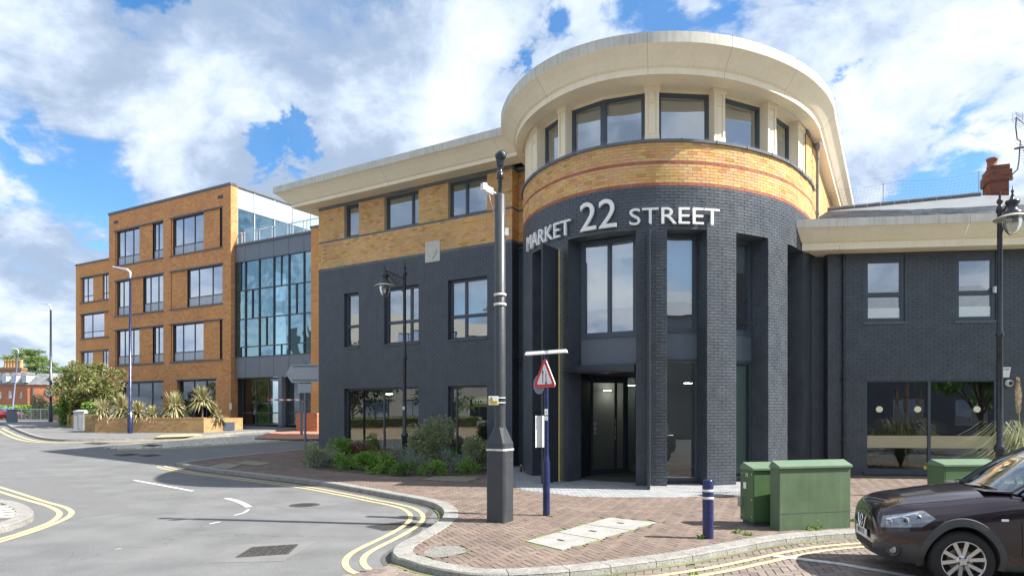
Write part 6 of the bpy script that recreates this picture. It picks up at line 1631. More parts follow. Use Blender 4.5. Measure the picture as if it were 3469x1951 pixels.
# ------------------------------------------------------------------ planting bed along the left wing
bed_p = [gd(762, 1166), gd(800, 1180), gd(900, 1190), gd(1000, 1198), gd(1100, 1198), gd(1225, 1192), V(-0.6, 20.9, 0), V(-7.4, 26.4, 0), gd(770, 1145)]
ground_poly([tuple(p) for p in bed_p], 0.004, mat('bed_soil', (.075, .07, .04), .95, var=.4, scale=6), 'planting_bed', kind='structure')
def bedpt(px, fr):
    """a point across the bed: fr 0 at the front edge, 1 at the wall"""
    pys = [(762, 1166), (800, 1180), (900, 1190), (1000, 1198), (1100, 1198), (1225, 1192)]
    py = interp(pys, px); f = gd(px, py); k = (px * D - CX) / FPX; t_ = LW.t_of(px * D); b = LW.P(t_, 0, .12) if 0 < t_ < LWL else f + V(0, 2.5, 0)
    p = f.lerp(b, fr); return V(p.x, p.y, zg(p.y))
SH = [(793, .25, .62, .60, .80, 1900, L_VAR, 'pale variegated shrub at the left tip of the planting bed'), (812, .12, .5, .4, .55, 900, L_GREY, 'low grey green lavender at the left tip of the bed'),
      (845, .45, .7, .6, .78, 2000, L_GREEN, 'bright green leafy plant left of the wide shop window'), (880, .15, .6, .4, .5, 1100, L_GREEN, 'low bright green cushion plant at the bed edge under the wide window'),
      (905, .6, .6, .5, .62, 1100, L_RED, 'reddish brown leaved plant under the wide shop window'), (930, .2, .6, .4, .5, 1500, L_GREEN, 'mid green mound at the bed edge, third from the left'),
      (940, .75, .5, .4, .85, 1000, L_MID, 'dark green bush against the wide shop window'), (965, .12, .55, .35, .55, 1000, L_GREEN, 'light green mound at the bed edge left of the lamp post'),
      (985, .6, .6, .5, .55, 800, L_RED, 'bronze twiggy plant beside the window mullion'), (1010, .35, .55, .45, .72, 1000, L_GREY, 'grey lavender around the foot of the lamp post'),
      (1020, .05, .4, .3, .42, 600, L_MID, 'small green sprig in front of the lamp post foot'), (1048, .15, .5, .35, .55, 900, L_GREY, 'grey green lavender right of the lamp post foot'),
      (1095, .55, .95, .80, 1.50, 9000, L_VAR, 'largest rounded variegated shrub between the two shop windows'), (1085, .08, .45, .3, .4, 700, L_GREEN, 'low green plant in front of the large variegated shrub'),
      (1150, .25, .6, .45, .68, 1200, L_GREY, 'silvery lavender under the narrow shop window'), (1180, .15, .35, .3, .45, 500, L_GREEN, 'small green plant beside the mast foot'),
      (1212, .35, .62, .5, .95, 2800, L_VAR, 'rounded variegated shrub behind the black mast base'), (1140, .75, .45, .35, .5, 400, L_GREEN, 'thin bronze plant against the narrow shop window')]
for px, fr, rx, ry, h, n, m, lb in SH:
    big = h > 1.5; shrub('bed_plant' if not big else 'variegated_shrub', bedpt(px, fr), rx, ry, h, n, .085 if m is not L_GREY else .11, .042 if m is not L_GREY else .014, [m], lb, cat='plant' if not big else 'shrub', clumps=10 if not big else 22, base=.08, up=.4 if m is not L_GREY else 1.5)
WEED = leafmat('weed_green', [(.10, .20, .03), (.17, .28, .05), (.25, .32, .08)])
def weed(c, r, h, n, label, flower=False):
    e = empty('weed', c, label, 'weed'); q = MB()
    for i in range(n):
        a = random.uniform(0, 2 * pi); el = random.uniform(.1, 1.3); d = V(cos(a) * cos(el), sin(a) * cos(el), sin(el)); leaf(q, c + V(cos(a), sin(a), 0) * random.uniform(0, r * .5), d, h * random.uniform(.6, 1.3), .022, WEED, bend=.4)
    q.build('leaves', e, kind='stuff')
    if flower:
        q = MB(); fm = mat('yellow_flower', (.75, .55, .03), .6, var=.05)
        for i in range(2): p = c + V(random.uniform(-r, r) * .6, random.uniform(-r, r) * .4, h * 1.1); q.lathe([(.001, 0), (.024, .005), (.02, .014), (.001, .018)], p, fm, 8)
        q.build('flower', e)
weed(gd(1762, 1354), .06, .09, 30, 'small green weed at the left foot of the navy bollard')
weed(gd(2040, 1330), .22, .12, 110, 'flowering dandelion weed in front of the large green cabinet', True)
weed(gd(1883, 1345), .05, .09, 30, 'little weed below the small green cabinet')
weed(gd(1855, 1340), .05, .10, 30, 'thin weed left of the small green cabinet')
weed(gd(1862, 1374, -.05), .08, .08, 40, 'weed growing on the kerb between bollard and cabinet')
weed(gd(2145, 1310), .07, .08, 40, 'weed at the right foot of the large green cabinet')
weed(gd(1745, 1444, -.05), .05, .05, 24, 'tuft in the kerb joint at the bottom of the frame')
weed(gd(1385, 1299), .08, .03, 40, 'moss and litter round the foot of the road sign post')

# ------------------------------------------------------------------ black mast with camera
mc = V(-0.13, 11.0, 0); eu = V(-0.875, .48, 0).normalized(); ev = V(.48, .875, 0).normalized(); ctr = mc + eu * .168 + ev * .168; zb_ = 0
MS = empty('camera_mast', V(ctr.x, ctr.y, 0), 'tall black camera mast on a square tapering base at the pavement corner', 'mast')
MBK = mat('mast_black', (.045, .050, .058), .42, var=.15, scale=5, bump=.12, bscale=25, spec=.45)
def sqring(h, z, ch=.0): 
    c = h * .80
    return [ctr + eu * a * h + ev * b * h + V(0, 0, z) for a, b in ((-1, -.86), (-.86, -1), (.86, -1), (1, -.86), (1, .86), (.86, 1), (-.86, 1), (-1, .86))]
def octring(r, z): return [ctr + eu * r * cos(t) + ev * r * sin(t) + V(0, 0, z) for t in [pi + pi * 2 * (k + .5) / 8 + 0.0 for k in range(8)]]
q = MB(); rings = [sqring(.168, -.02), sqring(.168, 1.29)]
for a, b in zip(rings, rings[1:]):
    for k in range(8): q.face([a[k], a[(k + 1) % 8], b[(k + 1) % 8], b[k]], MBK)
top = octring(.092, 1.56)
a = rings[-1]
for k in range(8): q.face([a[k], a[(k + 1) % 8], top[(k + 1) % 8], top[k]], MBK)
q.face(rings[-1], MBK); q.build('base_cabinet', MS)
q = MB(); n_ = -ev
dn = -ev if True else ev
fc = ctr - eu * .170
u2 = ev; nrmf = -eu
# access door on the right hand face
q.obox((ctr - eu * .1695 + V(0, 0, .66)), ev * .125, V(0, 0, .48), eu * .003, MBK); q.obox(ctr - eu * .176 + ev * .07 + V(0, 0, 1.0), ev * .012, V(0, 0, .012), eu * .003, RAIL); q.build('access_door', MS)
q = MB(); q.lathe([(.090, 1.52), (.090, 5.36), (.06, 5.38)], V(ctr.x, ctr.y, 0), MBK, 20); q.lathe([(.095, 1.50), (.095, 1.60)], V(ctr.x, ctr.y, 0), MBK, 20); q.build('pole', MS)
WB = mat('white_band', (.72, .71, .67), .5, var=.15, scale=8, streak=.3)
for z in (3.56, 3.72):
    q = MB(); q.lathe([(.093, z - .02), (.104, z - .018), (.104, z + .018), (.093, z + .02)], V(ctr.x, ctr.y, 0), WB, 20); q.build('white_band', MS)
q = MB()
for a, b in zip([sqring(.176, 1.17)], [sqring(.176, 1.20)]):
    for k in range(8): q.face([a[k], a[(k + 1) % 8], b[(k + 1) % 8], b[k]], WB)
    q.face(b, WB); q.face(a, WB)
q.build('white_band', MS)
q = MB(); q.lathe([(.035, 5.36), (.035, 5.62), (.055, 5.63), (.055, 5.72), (.04, 5.73), (.04, 5.80), (.05, 5.84)], V(ctr.x, ctr.y, 0), BLACKG, 14); q.build('neck', MS)
CM = empty('ptz_camera', V(ctr.x, ctr.y, 5.8), 'black swivelling camera head on top of the tall mast', 'camera')
q = MB(); h = V(ctr.x, ctr.y, 5.84); q.hexa([h + V(-.05, -.05, 0), h + V(.05, -.05, 0), h + V(.08, -.04, .16), h + V(-.07, -.04, .14)], [h + V(-.05, .05, 0), h + V(.05, .05, 0), h + V(.08, .06, .16), h + V(-.07, .06, .14)], BLACKG); q.build('bracket', CM)
q = MB(); cb = h + V(.02, -.02, .17); ax = V(.75, -.62, .12).normalized(); q.lathe([(.03, -.10), (.062, -.085), (.075, -.03), (.075, .04), (.062, .065), (.0, .066)], cb, BLACKG, 18, axis=ax); q.build('head', CM)
q = MB(); q.lathe([(.04, .067), (.03, .075), (0, .077)], cb, mat('lens', (.10, .13, .16), .05, var=0, spec=1), 14, axis=ax); q.build('lens', CM)
WC = empty('bullet_camera', V(ctr.x - .15, ctr.y, 5.3), 'small white box camera clamped left of the mast top', 'camera')
q = MB(); c_ = V(ctr.x - .20, ctr.y - .06, 5.43); q.obox(c_, V(-.07, -.05, .02), V(.02, -.03, 0), V(0, 0, .05), WHITE); q.obox(c_ + V(-.06, -.05, .03), V(.03, .02, 0), V(.025, -.04, 0), V(0, 0, .055), WHITE); q.build('housing', WC)
q = MB(); q.tube([c_ + V(.04, 0, -.02), V(ctr.x - .06, ctr.y, 5.38)], .02, WHITE, 6); q.tube([c_ + V(.02, 0, -.05), c_ + V(.05, 0, -.2), V(ctr.x - .09, ctr.y - .01, 5.05)], .005, WHITE, 5); q.build('arm', WC)
q = MB(); q.obox((ctr.x + .11, ctr.y - .02, 4.75), V(.03, 0, 0), V(0, .03, 0), V(0, 0, .06), WHITE); q.build('junction_box', MS)
NP = empty('warning_notice', V(ctr.x - .1, ctr.y - .1, 1.9), 'small white and yellow electrical hazard notice clamped to the black mast', 'sign')
nc = V(ctr.x - .105, ctr.y - .12, 1.985); nu = V(1, 0, 0); q = MB(); q.obox(nc, nu * .080, V(0, 0, .072), V(0, .003, 0), WHITE); q.build('plate', NP, bevel=.006)
YN = MATS['yellow_notice']; q = MB(); q.obox(nc + V(0, -.004, -.032), nu * .072, V(0, 0, .032), V(0, .0015, 0), YN)
q.face([nc + V(-.065, -.006, .008), nc + V(-.008, -.006, .008), nc + V(-.036, -.006, .062)], YN)
for a_, b_ in ((V(-.065, 0, .008), V(-.008, 0, .008)), (V(-.008, 0, .008), V(-.036, 0, .062)), (V(-.036, 0, .062), V(-.065, 0, .008))): q.tube([nc + a_ + V(0, -.006, 0), nc + b_ + V(0, -.006, 0)], .0022, BLACKG, 4)
for k in range(4): q.obox(nc + V(0, -.006, -.012 - k * .013), nu * (.06 - .012 * (k % 2)), V(0, 0, .002), V(0, .0005, 0), INTD)
q.tube([nc + V(-.028, -.007, .045), nc + V(-.040, -.007, .030), nc + V(-.032, -.007, .030), nc + V(-.040, -.007, .014)], .002, BLACKG, 4); q.build('symbols', NP)
q = MB()
for dz in (-.035, .045): q.tube([nc + V(.05, .01, dz), nc + V(.19, .04, dz), V(ctr.x + .09, ctr.y - .03, nc.z + dz)], .006, WHITE, 5)
q.build('clamp', NP)

# ------------------------------------------------------------------ road sign post
sp_ = V(.597, 11.85, 0); RS_ = empty('road_sign_post', sp_, 'navy post with a red bordered triangular two way traffic sign', 'sign')
q = MB(); q.lathe([(.062, -.02), (.062, .93), (.052, .96), (.040, 1.08), (.038, 2.80)], sp_, NAVY, 18); q.build('post', RS_)
su = V(.60, -.80, 0).normalized(); sn = V(su.y, -su.x, 0); sc = sp_ + sn * .055 + su * .03
def tri(r, o, z): return [sc + sn * o + su * (r * cos(a)) + V(0, 0, z + r * sin(a)) for a in (radians(90), radians(210), radians(330))]
def rtri(r, o, z, cr=.05):
    p = []
    for a in (90, 210, 330):
        cc = sc + sn * o + su * ((r - cr * 2) * cos(radians(a))) + V(0, 0, z + (r - cr * 2) * sin(radians(a)))
        for k in range(-60, 61, 20): p.append(cc + su * (cr * cos(radians(a + k))) + V(0, 0, cr * sin(radians(a + k))))
    return p
REDM = mat('sign_red', (.62, .02, .03), .35, var=.04); zc_ = 2.40; Rr = .36
q = MB(); a, b = rtri(Rr, .0, zc_), rtri(Rr, .012, zc_); q.face(a[::-1], GREY); q.face(b, REDM)
for i in range(len(a)): q.face([a[i], a[(i + 1) % len(a)], b[(i + 1) % len(a)], b[i]], WHITE)
q.build('sign_plate', RS_)
SWH = mat('sign_white', (.78, .79, .80), .4, var=.03)
q = MB(); q.face(rtri(.242, .0145, zc_, .02), SWH); q.build('sign_face', RS_)
def poly2(pl, o): return [sc + sn * o + su * x + V(0, 0, zc_ + y) for x, y in pl]
q = MB()
q.face(poly2([(-.052, -.10), (-.034, -.10), (-.034, .09), (-.052, .09)], .0165), BLACKG); q.face(poly2([(-.075, .06), (-.043, .085), (-.011, .06), (-.043, .135)], .0172), BLACKG)
q.face(poly2([(.034, -.10), (.052, -.10), (.052, .07), (.034, .07)], .0165), BLACKG); q.face(poly2([(.075, -.075), (.043, -.10), (.011, -.075), (.043, -.15)], .0172), BLACKG); q.build('arrows', RS_)
q = MB()
for k in range(4): q.lathe([(.006, 0), (0, .004)], sc + sn * .013 + su * (-.14 + k * .095) + V(0, 0, zc_ - .158), WHITE, 6, axis=sn)
q.build('rivets', RS_, kind='stuff')
q = MB(); fr_ = V(-.9, .2, 0).normalized(); rc = sp_ + V(-.12, .10, 2.28); q.lathe([(.17, 0), (.17, .006)], rc, GREY, 24, axis=V(-.83, -.56, 0)); q.obox(rc + V(.02, .02, .12), V(.05, 0, 0), V(0, .012, 0), V(0, 0, .012), RAIL); q.build('round_sign_back', RS_)
q = MB(); sl_c = sp_ + V(0, 0, 2.83); lu = V(.97, -.20, .05).normalized(); ln = V(.20, .97, 0)
for sgn in (-1, 1):
    c_ = sl_c + lu * .20 * sgn; q.hexa([c_ - lu * .17 - ln * .09 + V(0, 0, -.025), c_ + lu * .17 - ln * .09 + V(0, 0, -.025), c_ + lu * .15 - ln * .07 + V(0, 0, .03), c_ - lu * .15 - ln * .07 + V(0, 0, .03)],
                                        [c_ - lu * .17 + ln * .09 + V(0, 0, -.025), c_ + lu * .17 + ln * .09 + V(0, 0, -.025), c_ + lu * .15 + ln * .07 + V(0, 0, .03), c_ - lu * .15 + ln * .07 + V(0, 0, .03)], WHITE)
q.obox(sl_c, lu * .05, ln * .05, V(0, 0, .03), WHITE); q.build('sign_lights', RS_)
q = MB(); wu = V(.85, .52, 0).normalized(); wc_ = sp_ + V(-.075, .05, 1.46); q.obox(wc_, wu * .135, V(0, 0, .275), V(0, .003, 0), mat('blank_white_plate', (.80, .80, .78), .5, var=.03)); q.build('blank_plate', RS_)
q = MB(); st_ = sp_ + V(-.005, -.0385, 0)
for z, h_, ch in ((1.80, .058, 'S'), (1.69, .04, '2')):
    q.obox(st_ + V(0, 0, z), V(.028, 0, 0), V(0, 0, h_ * .9), V(0, .0025, 0), WHITE); add_text(q, ch, .058, st_ + V(0, -.0035, z), (1, 0, 0), (0, 0, 1), BLACKG, .0005)
q.build('post_labels', RS_)

# ------------------------------------------------------------------ bollard
bp = V(2.79, 9.72, 0); BO = empty('bollard', bp, 'navy blue steel bollard with two white bands near the kerb', 'bollard')
q = MB(); q.lathe([(.077, -.02), (.077, .82), (.070, .835), (.03, .845), (0, .846)], bp, NAVY, 24); q.build('post', BO)
for z in (.685, .58): q = MB(); q.lathe([(.0775, z - .017), (.080, z - .015), (.080, z + .015), (.0775, z + .017)], bp, WB, 24); q.build('white_band', BO)

# ------------------------------------------------------------------ green cabinets
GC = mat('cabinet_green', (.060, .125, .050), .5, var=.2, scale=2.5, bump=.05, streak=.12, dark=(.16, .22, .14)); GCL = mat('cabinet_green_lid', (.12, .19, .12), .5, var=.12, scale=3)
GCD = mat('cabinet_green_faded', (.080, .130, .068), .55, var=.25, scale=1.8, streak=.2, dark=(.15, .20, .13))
def cabinet(o, u, wd, dp, h, label, m, num=None, plinth=.0, gap_door=True, hb=.08):
    o = V(o[0], o[1], 0); u = V(u[0], u[1], 0).normalized(); n = V(u.y, -u.x, 0); F = Fr(o[:2], u[:2], n[:2]); z0 = -.03
    e = empty('utility_cabinet', F.P(wd / 2, 0, -dp / 2), label, 'utility cabinet')
    q = MB(); fbox(q, F, .0, wd, plinth, h, 0, -dp, m); q.build('body', e, bevel=.008)
    if plinth: q = MB(); fbox(q, F, .03, wd - .03, -.03, plinth, -.03, -dp + .03, INTD); q.build('plinth', e)
    else: q = MB(); fbox(q, F, 0, wd, -.03, .002, 0, -dp, m); q.build('plinth', e)
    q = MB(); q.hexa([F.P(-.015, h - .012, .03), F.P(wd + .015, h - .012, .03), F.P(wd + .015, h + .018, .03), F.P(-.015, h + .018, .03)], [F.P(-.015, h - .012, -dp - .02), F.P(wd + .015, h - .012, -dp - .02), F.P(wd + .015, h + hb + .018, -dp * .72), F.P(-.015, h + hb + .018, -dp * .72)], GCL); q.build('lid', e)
    return F, e, q
F, e, _ = cabinet((4.03, 10.29), (.97, .25), 1.27, .23, .96, 'wide faded green utility cabinet with scratched front', GCD)
q = MB(); fbox(q, F, .0, 1.27, .262, .270, .003, -.01, INTD); q.build('door_seam', e)
F, e, _ = cabinet((3.77, 10.68), (.98, .20), .46, .38, .90, 'narrow dark green utility cabinet numbered 73', GC, plinth=.07)
q = MB(); fbox(q, F, .02, .45, .10, .87, .004, 0, GC); q.build('door', e)
FL = Fr(F.P(0, 0, -.38)[:2], F.n[:2], (-F.u)[:2]); q = MB(); add_text(q, '73', .085, FL.P(.2, .80, .003), FL.u, (0, 0, 1), WHITE); q.build('number', e)
q = MB(); fbox(q, FL, .10, .18, .58, .68, .004, 0, WHITE); q.build('label_sticker', e)
q = MB(); fbox(q, FL, -.02, .07, .28, .44, .035, 0, mat('galvanised', (.34, .35, .34), .5, metal=.5, var=.2)); q.build('lock_box', e)
q = MB()
for x in (.06, .34):
    for z in (.15, .42, .82): q.lathe([(.010, 0), (0, .006)], FL.P(x, z, .002), WHITE, 6, axis=FL.n)
q.build('rivets', e, kind='stuff')
F, e, _ = cabinet((7.72, 12.2), (.99, .12), 1.1, .42, .84, 'green utility cabinet half hidden behind the parked car', GC)
q = MB(); fbox(q, F, .03, 1.07, .05, .82, .004, 0, GC); q.build('door', e)

# ------------------------------------------------------------------ heritage lamp posts
LGL = glass('lamp_glass', tint=(.86, .86, .84), refl=.6, base=.10, rough=.15)
LRF = mat('lamp_reflector', (.50, .50, .47), .4, metal=.3, var=.1)
def lamp_post(base, arm, label, top_=6.45):
    e = empty('lamp_post', base, label, 'street lamp', 'heritage lamp posts along the building'); b = base; k = top_ / 6.45
    a = V(arm[0], arm[1], 0); an = a.normalized()
    q = MB(); q.lathe([(.13, 0), (.13, .06), (.085, .14), (.08, .95), (.105, .98), (.11, 1.05), (.085, 1.10), (.060, 1.14), (.057, 3.35), (.075, 3.38), (.08, 3.43), (.056, 3.48), (.048, 5.95), (.070, 5.98), (.070, 6.06), (.055, 6.10)], b, BLACKG, 14); q.build('column', e)
    q = MB(); q.lathe([(.05, 6.10), (.03, 6.13), (.06, 6.19), (.055, 6.23), (.02, 6.27), (.025, 6.29), (.0, 6.47)], b, BLACKG, 12); q.build('finial', e)
    q = MB(); z1 = 6.02; hd = b + a
    q.tube([b + V(0, 0, 5.86), b.lerp(hd, .5) + V(0, 0, 6.0), hd + V(0, 0, 6.12)], .022, BLACKG, 6)
    q.tube([b + V(0, 0, 5.42), b.lerp(hd, .45) + V(0, 0, 5.72), hd + V(0, 0, 6.10)], .018, BLACKG, 6)
    for f, r_ in ((.16, .085), (.34, .07), (.50, .055), (.64, .042)):
        c_ = b.lerp(hd, f) + V(0, 0, 5.66 + f * .50); q.tube([c_ + an * r_ * cos(t) + V(0, 0, r_ * sin(t)) for t in [2 * pi * j / 12 for j in range(13)]], .009, BLACKG, 5, caps=False)
    q.build('bracket', e)
    q = MB(); hc = V(hd.x, hd.y, 0); q.lathe([(0, 6.35), (.012, 6.25), (.03, 6.22), (.015, 6.17), (.035, 6.12), (.03, 6.06), (.12, 6.03), (.13, 6.0), (.12, 5.97), (.095, 5.95), (.10, 5.84), (.17, 5.80), (.185, 5.76), (.18, 5.74)], hc, BLACKG, 18); q.build('lantern_cap', e)
    q = MB(); q.lathe([(.18, 5.745), (.31, 5.685), (.33, 5.67), (.33, 5.662), (.17, 5.70)], hc, LRF, 28); q.build('reflector', e)
    q = MB(); q.lathe([(.17, 5.70), (.168, 5.62), (.15, 5.52), (.12, 5.43), (.07, 5.36), (.0, 5.34)], hc, LGL, 20); q.build('glass_bowl', e)
    q = MB(); q.lathe([(.0, 5.60), (.03, 5.58), (.03, 5.48), (0, 5.46)], hc, WHITE, 8); q.build('bulb', e)
    return e
lamp_post(V(-3.32, 21.1, zg(21.1)), (-.60, -.05), 'black heritage lamp post rising from the planting bed, lantern to the left')
lamp_post(V((3387 - CX) / FPX * 14.3, 14.3, 0), (-.19, -.62), 'black heritage lamp post behind the car, lantern to the right')
q = MB(); c_ = V(-3.32 - .02, 21.04, 1.92); q.obox(c_, V(.03, 0, 0), V(0, .005, 0), V(0, 0, .05), WHITE); nt_ = q.build('number_tag', loc=c_); tag(nt_, 'tiny white tag on the left heritage lamp post', 'tag')

# ------------------------------------------------------------------ tall modern street lights
LEDC = mat('galv_light', (.55, .56, .57), .4, metal=.4, var=.1)
def column_light(base, h, r, armL, col, label, tilt=0.0):
    e = empty('street_light', base, label, 'street lamp', 'tall street lights on the left'); q = MB(); top_ = base + V(tilt, 0, h)
    q.tube([base, base + (top_ - base) * .14, base + (top_ - base) * .143, top_], [r * 1.5, r * 1.5, r, r * .6], col, 12); q.build('column', e)
    q = MB(); q.tube([top_ - V(0, 0, .02), top_ + V(0, 0, .30), top_ + V(-.15, 0, .42)], [r * .6, r * .7, r * .5], LEDC, 8); q.build('bracket', e)
    q = MB(); t_ = top_ + V(-.12, 0, .42); q.hexa([t_ + V(0, -.12, -.03), t_ + V(0, .12, -.03), t_ + V(0, .10, .07), t_ + V(0, -.10, .07)], [t_ + V(-armL, -.13, .13), t_ + V(-armL, .13, .13), t_ + V(-armL, .10, .17), t_ + V(-armL, -.10, .17)], LEDC); q.build('luminaire', e)
    return e
b1 = G(441, 1467); l1 = column_light(b1, 8.15, .085, .75, NAVY, 'tall navy street light in front of the brick planter')
q = MB(); q.lathe([(.132, 1.02), (.132, 1.05)], b1, mat('yellow_tape', (.7, .62, .1), .5, var=0), 12); q.build('tape_band', l1)
b2 = G(172, 1428.5); l2 = column_light(b2, 9.1, .11, .95, BLACKG, 'tall black street light carrying the 40 speed limit sign')
SS = empty('speed_limit_sign', b2 + V(0, -.2, 1.9), 'round white speed limit sign reading 40 with red border', 'sign')
sc40 = V(b2.x, b2.y - .2, EYE + (HY - 1329.5) / FPX * b2.y); q = MB(); q.lathe([(.40, 0), (.40, .02), (0, .02)], sc40, mat('sign_red_dull', (.42, .03, .04), .4, var=.05), 32, axis=V(0, -1, 0), smooth=False); q.build('border', SS)
q = MB(); q.lathe([(.30, .0), (.30, .026), (0, .026)], sc40, SWH, 32, axis=V(0, -1, 0), smooth=False); q.build('face', SS)
q = MB(); add_text(q, '40', .34, sc40 + V(0, -.028, 0), (1, 0, 0), (0, 0, 1), BLACKG, .002); q.build('number', SS)
b3 = V(xy(39, 76)[0], 76, .95); column_light(b3, 7.4, .09, .5, mat('blue_grey_pole', (.10, .14, .25), .5, var=.1), 'leaning blue grey street light by the far hedge', tilt=.75)

# ------------------------------------------------------------------ direction sign seen from behind
dp_ = V((1034 - CX) / FPX * 25.0, 25.0, zg(25.0)); DS = empty('direction_sign', dp_, 'back of a grey arrow shaped direction sign on a grey post', 'sign')
q = MB(); q.tube([dp_, dp_ + V(0, 0, 3.62 - zg(25))], .045, GREY, 10); q.build('post', DS)
zz0, zz1 = EYE + (HY - 1296) / FPX * 24.9, EYE + (HY - 1235) / FPX * 24.9; X_ = lambda px: (px - CX) / FPX * 24.9
SGB = mat('sign_back', (.36, .38, .41), .5, metal=.2, var=.08)
q = MB(); pl = [(X_(967), (zz0 + zz1) / 2), (X_(987), zz0), (X_(1078), zz0 + .02), (X_(1078), zz1 + .03), (X_(987), zz1)]
q.face([(x, 24.93, z) for x, z in pl], SGB); q.face([(x, 24.95, z) for x, z in pl][::-1], SGB)
for i in range(5): a, b = pl[i], pl[(i + 1) % 5]; q.face([(a[0], 24.93, a[1]), (b[0], 24.93, b[1]), (b[0], 24.95, b[1]), (a[0], 24.95, a[1])], SGB)
q.build('arrow_plate', DS)
for z in (zz0 + .1, zz1 - .05): q = MB(); q.obox((X_(1032), 24.915, z), V(X_(1076) - X_(1034), 0, 0), V(0, .012, 0), V(0, 0, .02), GREY); q.build('rail', DS)
q = MB(); q.hexa([(X_(1008), 24.93, zz0 - .38), (X_(1056), 24.93, zz0 - .36), (X_(1056), 24.93, zz0 - .03), (X_(1008), 24.93, zz0 - .03)], [(X_(1008), 24.95, zz0 - .38), (X_(1056), 24.95, zz0 - .36), (X_(1056), 24.95, zz0 - .03), (X_(1008), 24.95, zz0 - .03)], SGB); q.build('lower_plate', DS)

# ------------------------------------------------------------------ cabinet, railing, bin, bottle
cb0 = G(267, 1456); e = empty('street_cabinet', cb0, 'pale grey metal street cabinet beside the low brick wall', 'utility cabinet'); PG = mat('pale_grey_paint', (.42, .44, .46), .5, var=.08, streak=.15)
wc = 38 / FPX * cb0.y / 2; q = MB(); q.box(cb0.x - wc * .95, cb0.x + wc * .95, cb0.y, cb0.y + .35, cb0.z - .02, cb0.z + 1.02, PG); q.build('body', e, bevel=.01)
q = MB(); q.hexa([(cb0.x - wc, cb0.y - .03, cb0.z + 1.0), (cb0.x + wc, cb0.y - .03, cb0.z + 1.0), (cb0.x + wc, cb0.y - .03, cb0.z + 1.06), (cb0.x - wc, cb0.y - .03, cb0.z + 1.06)], [(cb0.x - wc, cb0.y + .38, cb0.z + 1.0), (cb0.x + wc, cb0.y + .38, cb0.z + 1.0), (cb0.x + wc * .7, cb0.y + .30, cb0.z + 1.13), (cb0.x - wc * .7, cb0.y + .3, cb0.z + 1.13)], PG); q.build('lid', e)
q = MB(); q.box(cb0.x - .01, cb0.x + wc * .85, cb0.y - .012, cb0.y, cb0.z + .06, cb0.z + .95, PG); q.build('door', e)
ra, rb = G(39, 1427), G(168, 1426); GR = mat('grey_railing', (.16, .18, .20), .5, metal=.3, var=.05); e = empty('guard_railing', (ra + rb) / 2, 'grey pedestrian guard railing by the far road', 'railing')
hgt = 1.05
for z in (.12, hgt): q = MB(); q.tube([ra + V(0, 0, z), rb + V(0, 0, z)], .028, GR, 6); q.build('rail', e)
for i in range(5): q = MB(); p = ra.lerp(rb, i / 4); q.tube([p, p + V(0, 0, hgt)], .035, GR, 6); q.build('post', e)
for i in range(28):
    if i % 7: q = MB(); p = ra.lerp(rb, i / 28); q.tube([p + V(0, 0, .12), p + V(0, 0, hgt)], .012, GR, 4); q.build('baluster', e)
bn = G(33, 1430); q = MB(); q.hexa([(bn.x - .28, bn.y, bn.z), (bn.x + .28, bn.y, bn.z), (bn.x + .22, bn.y, bn.z + .95), (bn.x - .24, bn.y, bn.z + .95)], [(bn.x - .28, bn.y + .5, bn.z), (bn.x + .28, bn.y + .5, bn.z), (bn.x + .22, bn.y + .45, bn.z + .95), (bn.x - .24, bn.y + .45, bn.z + .95)], GREY)
e = empty('grit_bin', bn, 'small grey box shaped bin at the left end of the railing', 'bin'); q.build('body', e); q = MB(); q.box(bn.x - .28, bn.x + .26, bn.y - .03, bn.y + .5, bn.z + .95, bn.z + 1.0, INTD); q.build('lid', e)
bt = gc(278, 1205, (1650, 1100), .414); bt = V(bt.x, bt.y, .0); e = empty('bottle', bt, 'small dark bottle with a yellow cap standing at the foot of the black wall', 'bottle')
q = MB(); q.lathe([(.038, .005), (.038, .16), (.014, .20), (.014, .23)], bt, BLACKG, 12); q.build('body', e); q = MB(); q.lathe([(.016, .225), (.018, .26), (0, .262)], bt, YN, 10); q.build('cap', e)

# ------------------------------------------------------------------ aerials above the right edge
AE = empty('television_aerial', V(16.6, 22.7, 7.8), 'bent aerial mast with two toothed television aerials beside the chimney', 'aerial'); ay = 22.6; AX = lambda px: (px - CX) / FPX * ay; AZ = lambda py: EYE + (HY - py) / FPX * ay
am = [(3426, 608), (3430, 590), (3447, 575), (3452, 545), (3455, 500), (3458, 478), (3446, 472), (3441, 430), (3443, 400)]; AM = mat('aerial_alloy', (.10, .105, .115), .5, metal=.5, var=.1)
q = MB(); q.tube([V(AX(a), ay, AZ(b)) for a, b in am], .022, AM, 6); q.obox((AX(3424), ay, AZ(606)), V(.05, 0, 0), V(0, .05, 0), V(0, 0, .05), AM); q.build('mast', AE)
q = MB(); a, b = V(AX(3443), ay, AZ(398)), V(AX(3500), ay + .3, AZ(415)); q.tube([a, b], .012, AM, 5)
for i in range(7): p = a.lerp(b, i / 7); q.tube([p + V(.03, -.25, 0), p + V(-.03, .25, 0)], .006, AM, 4)
for z in (-.10, -.06, .06, .10, .14): q.tube([a + V(-.13, -.1, z), a + V(.25, .15, z + .03)], .006, AM, 4)
for x in (-.12, 0.02, .2): q.tube([a + V(x, 0, -.12), a + V(x, 0, .16)], .006, AM, 4)
q.build('aerial', AE)
q = MB(); a, b = V(AX(3436), ay, AZ(505)), V(AX(3520), ay - .3, AZ(498)); q.obox((a + b) / 2, (b - a) / 2, V(0, .01, 0), V(0, 0, .03), AM); a2, b2_ = V(AX(3456), ay, AZ(480)), V(AX(3490), ay, AZ(570)); q.tube([a2, b2_], .01, AM, 4)
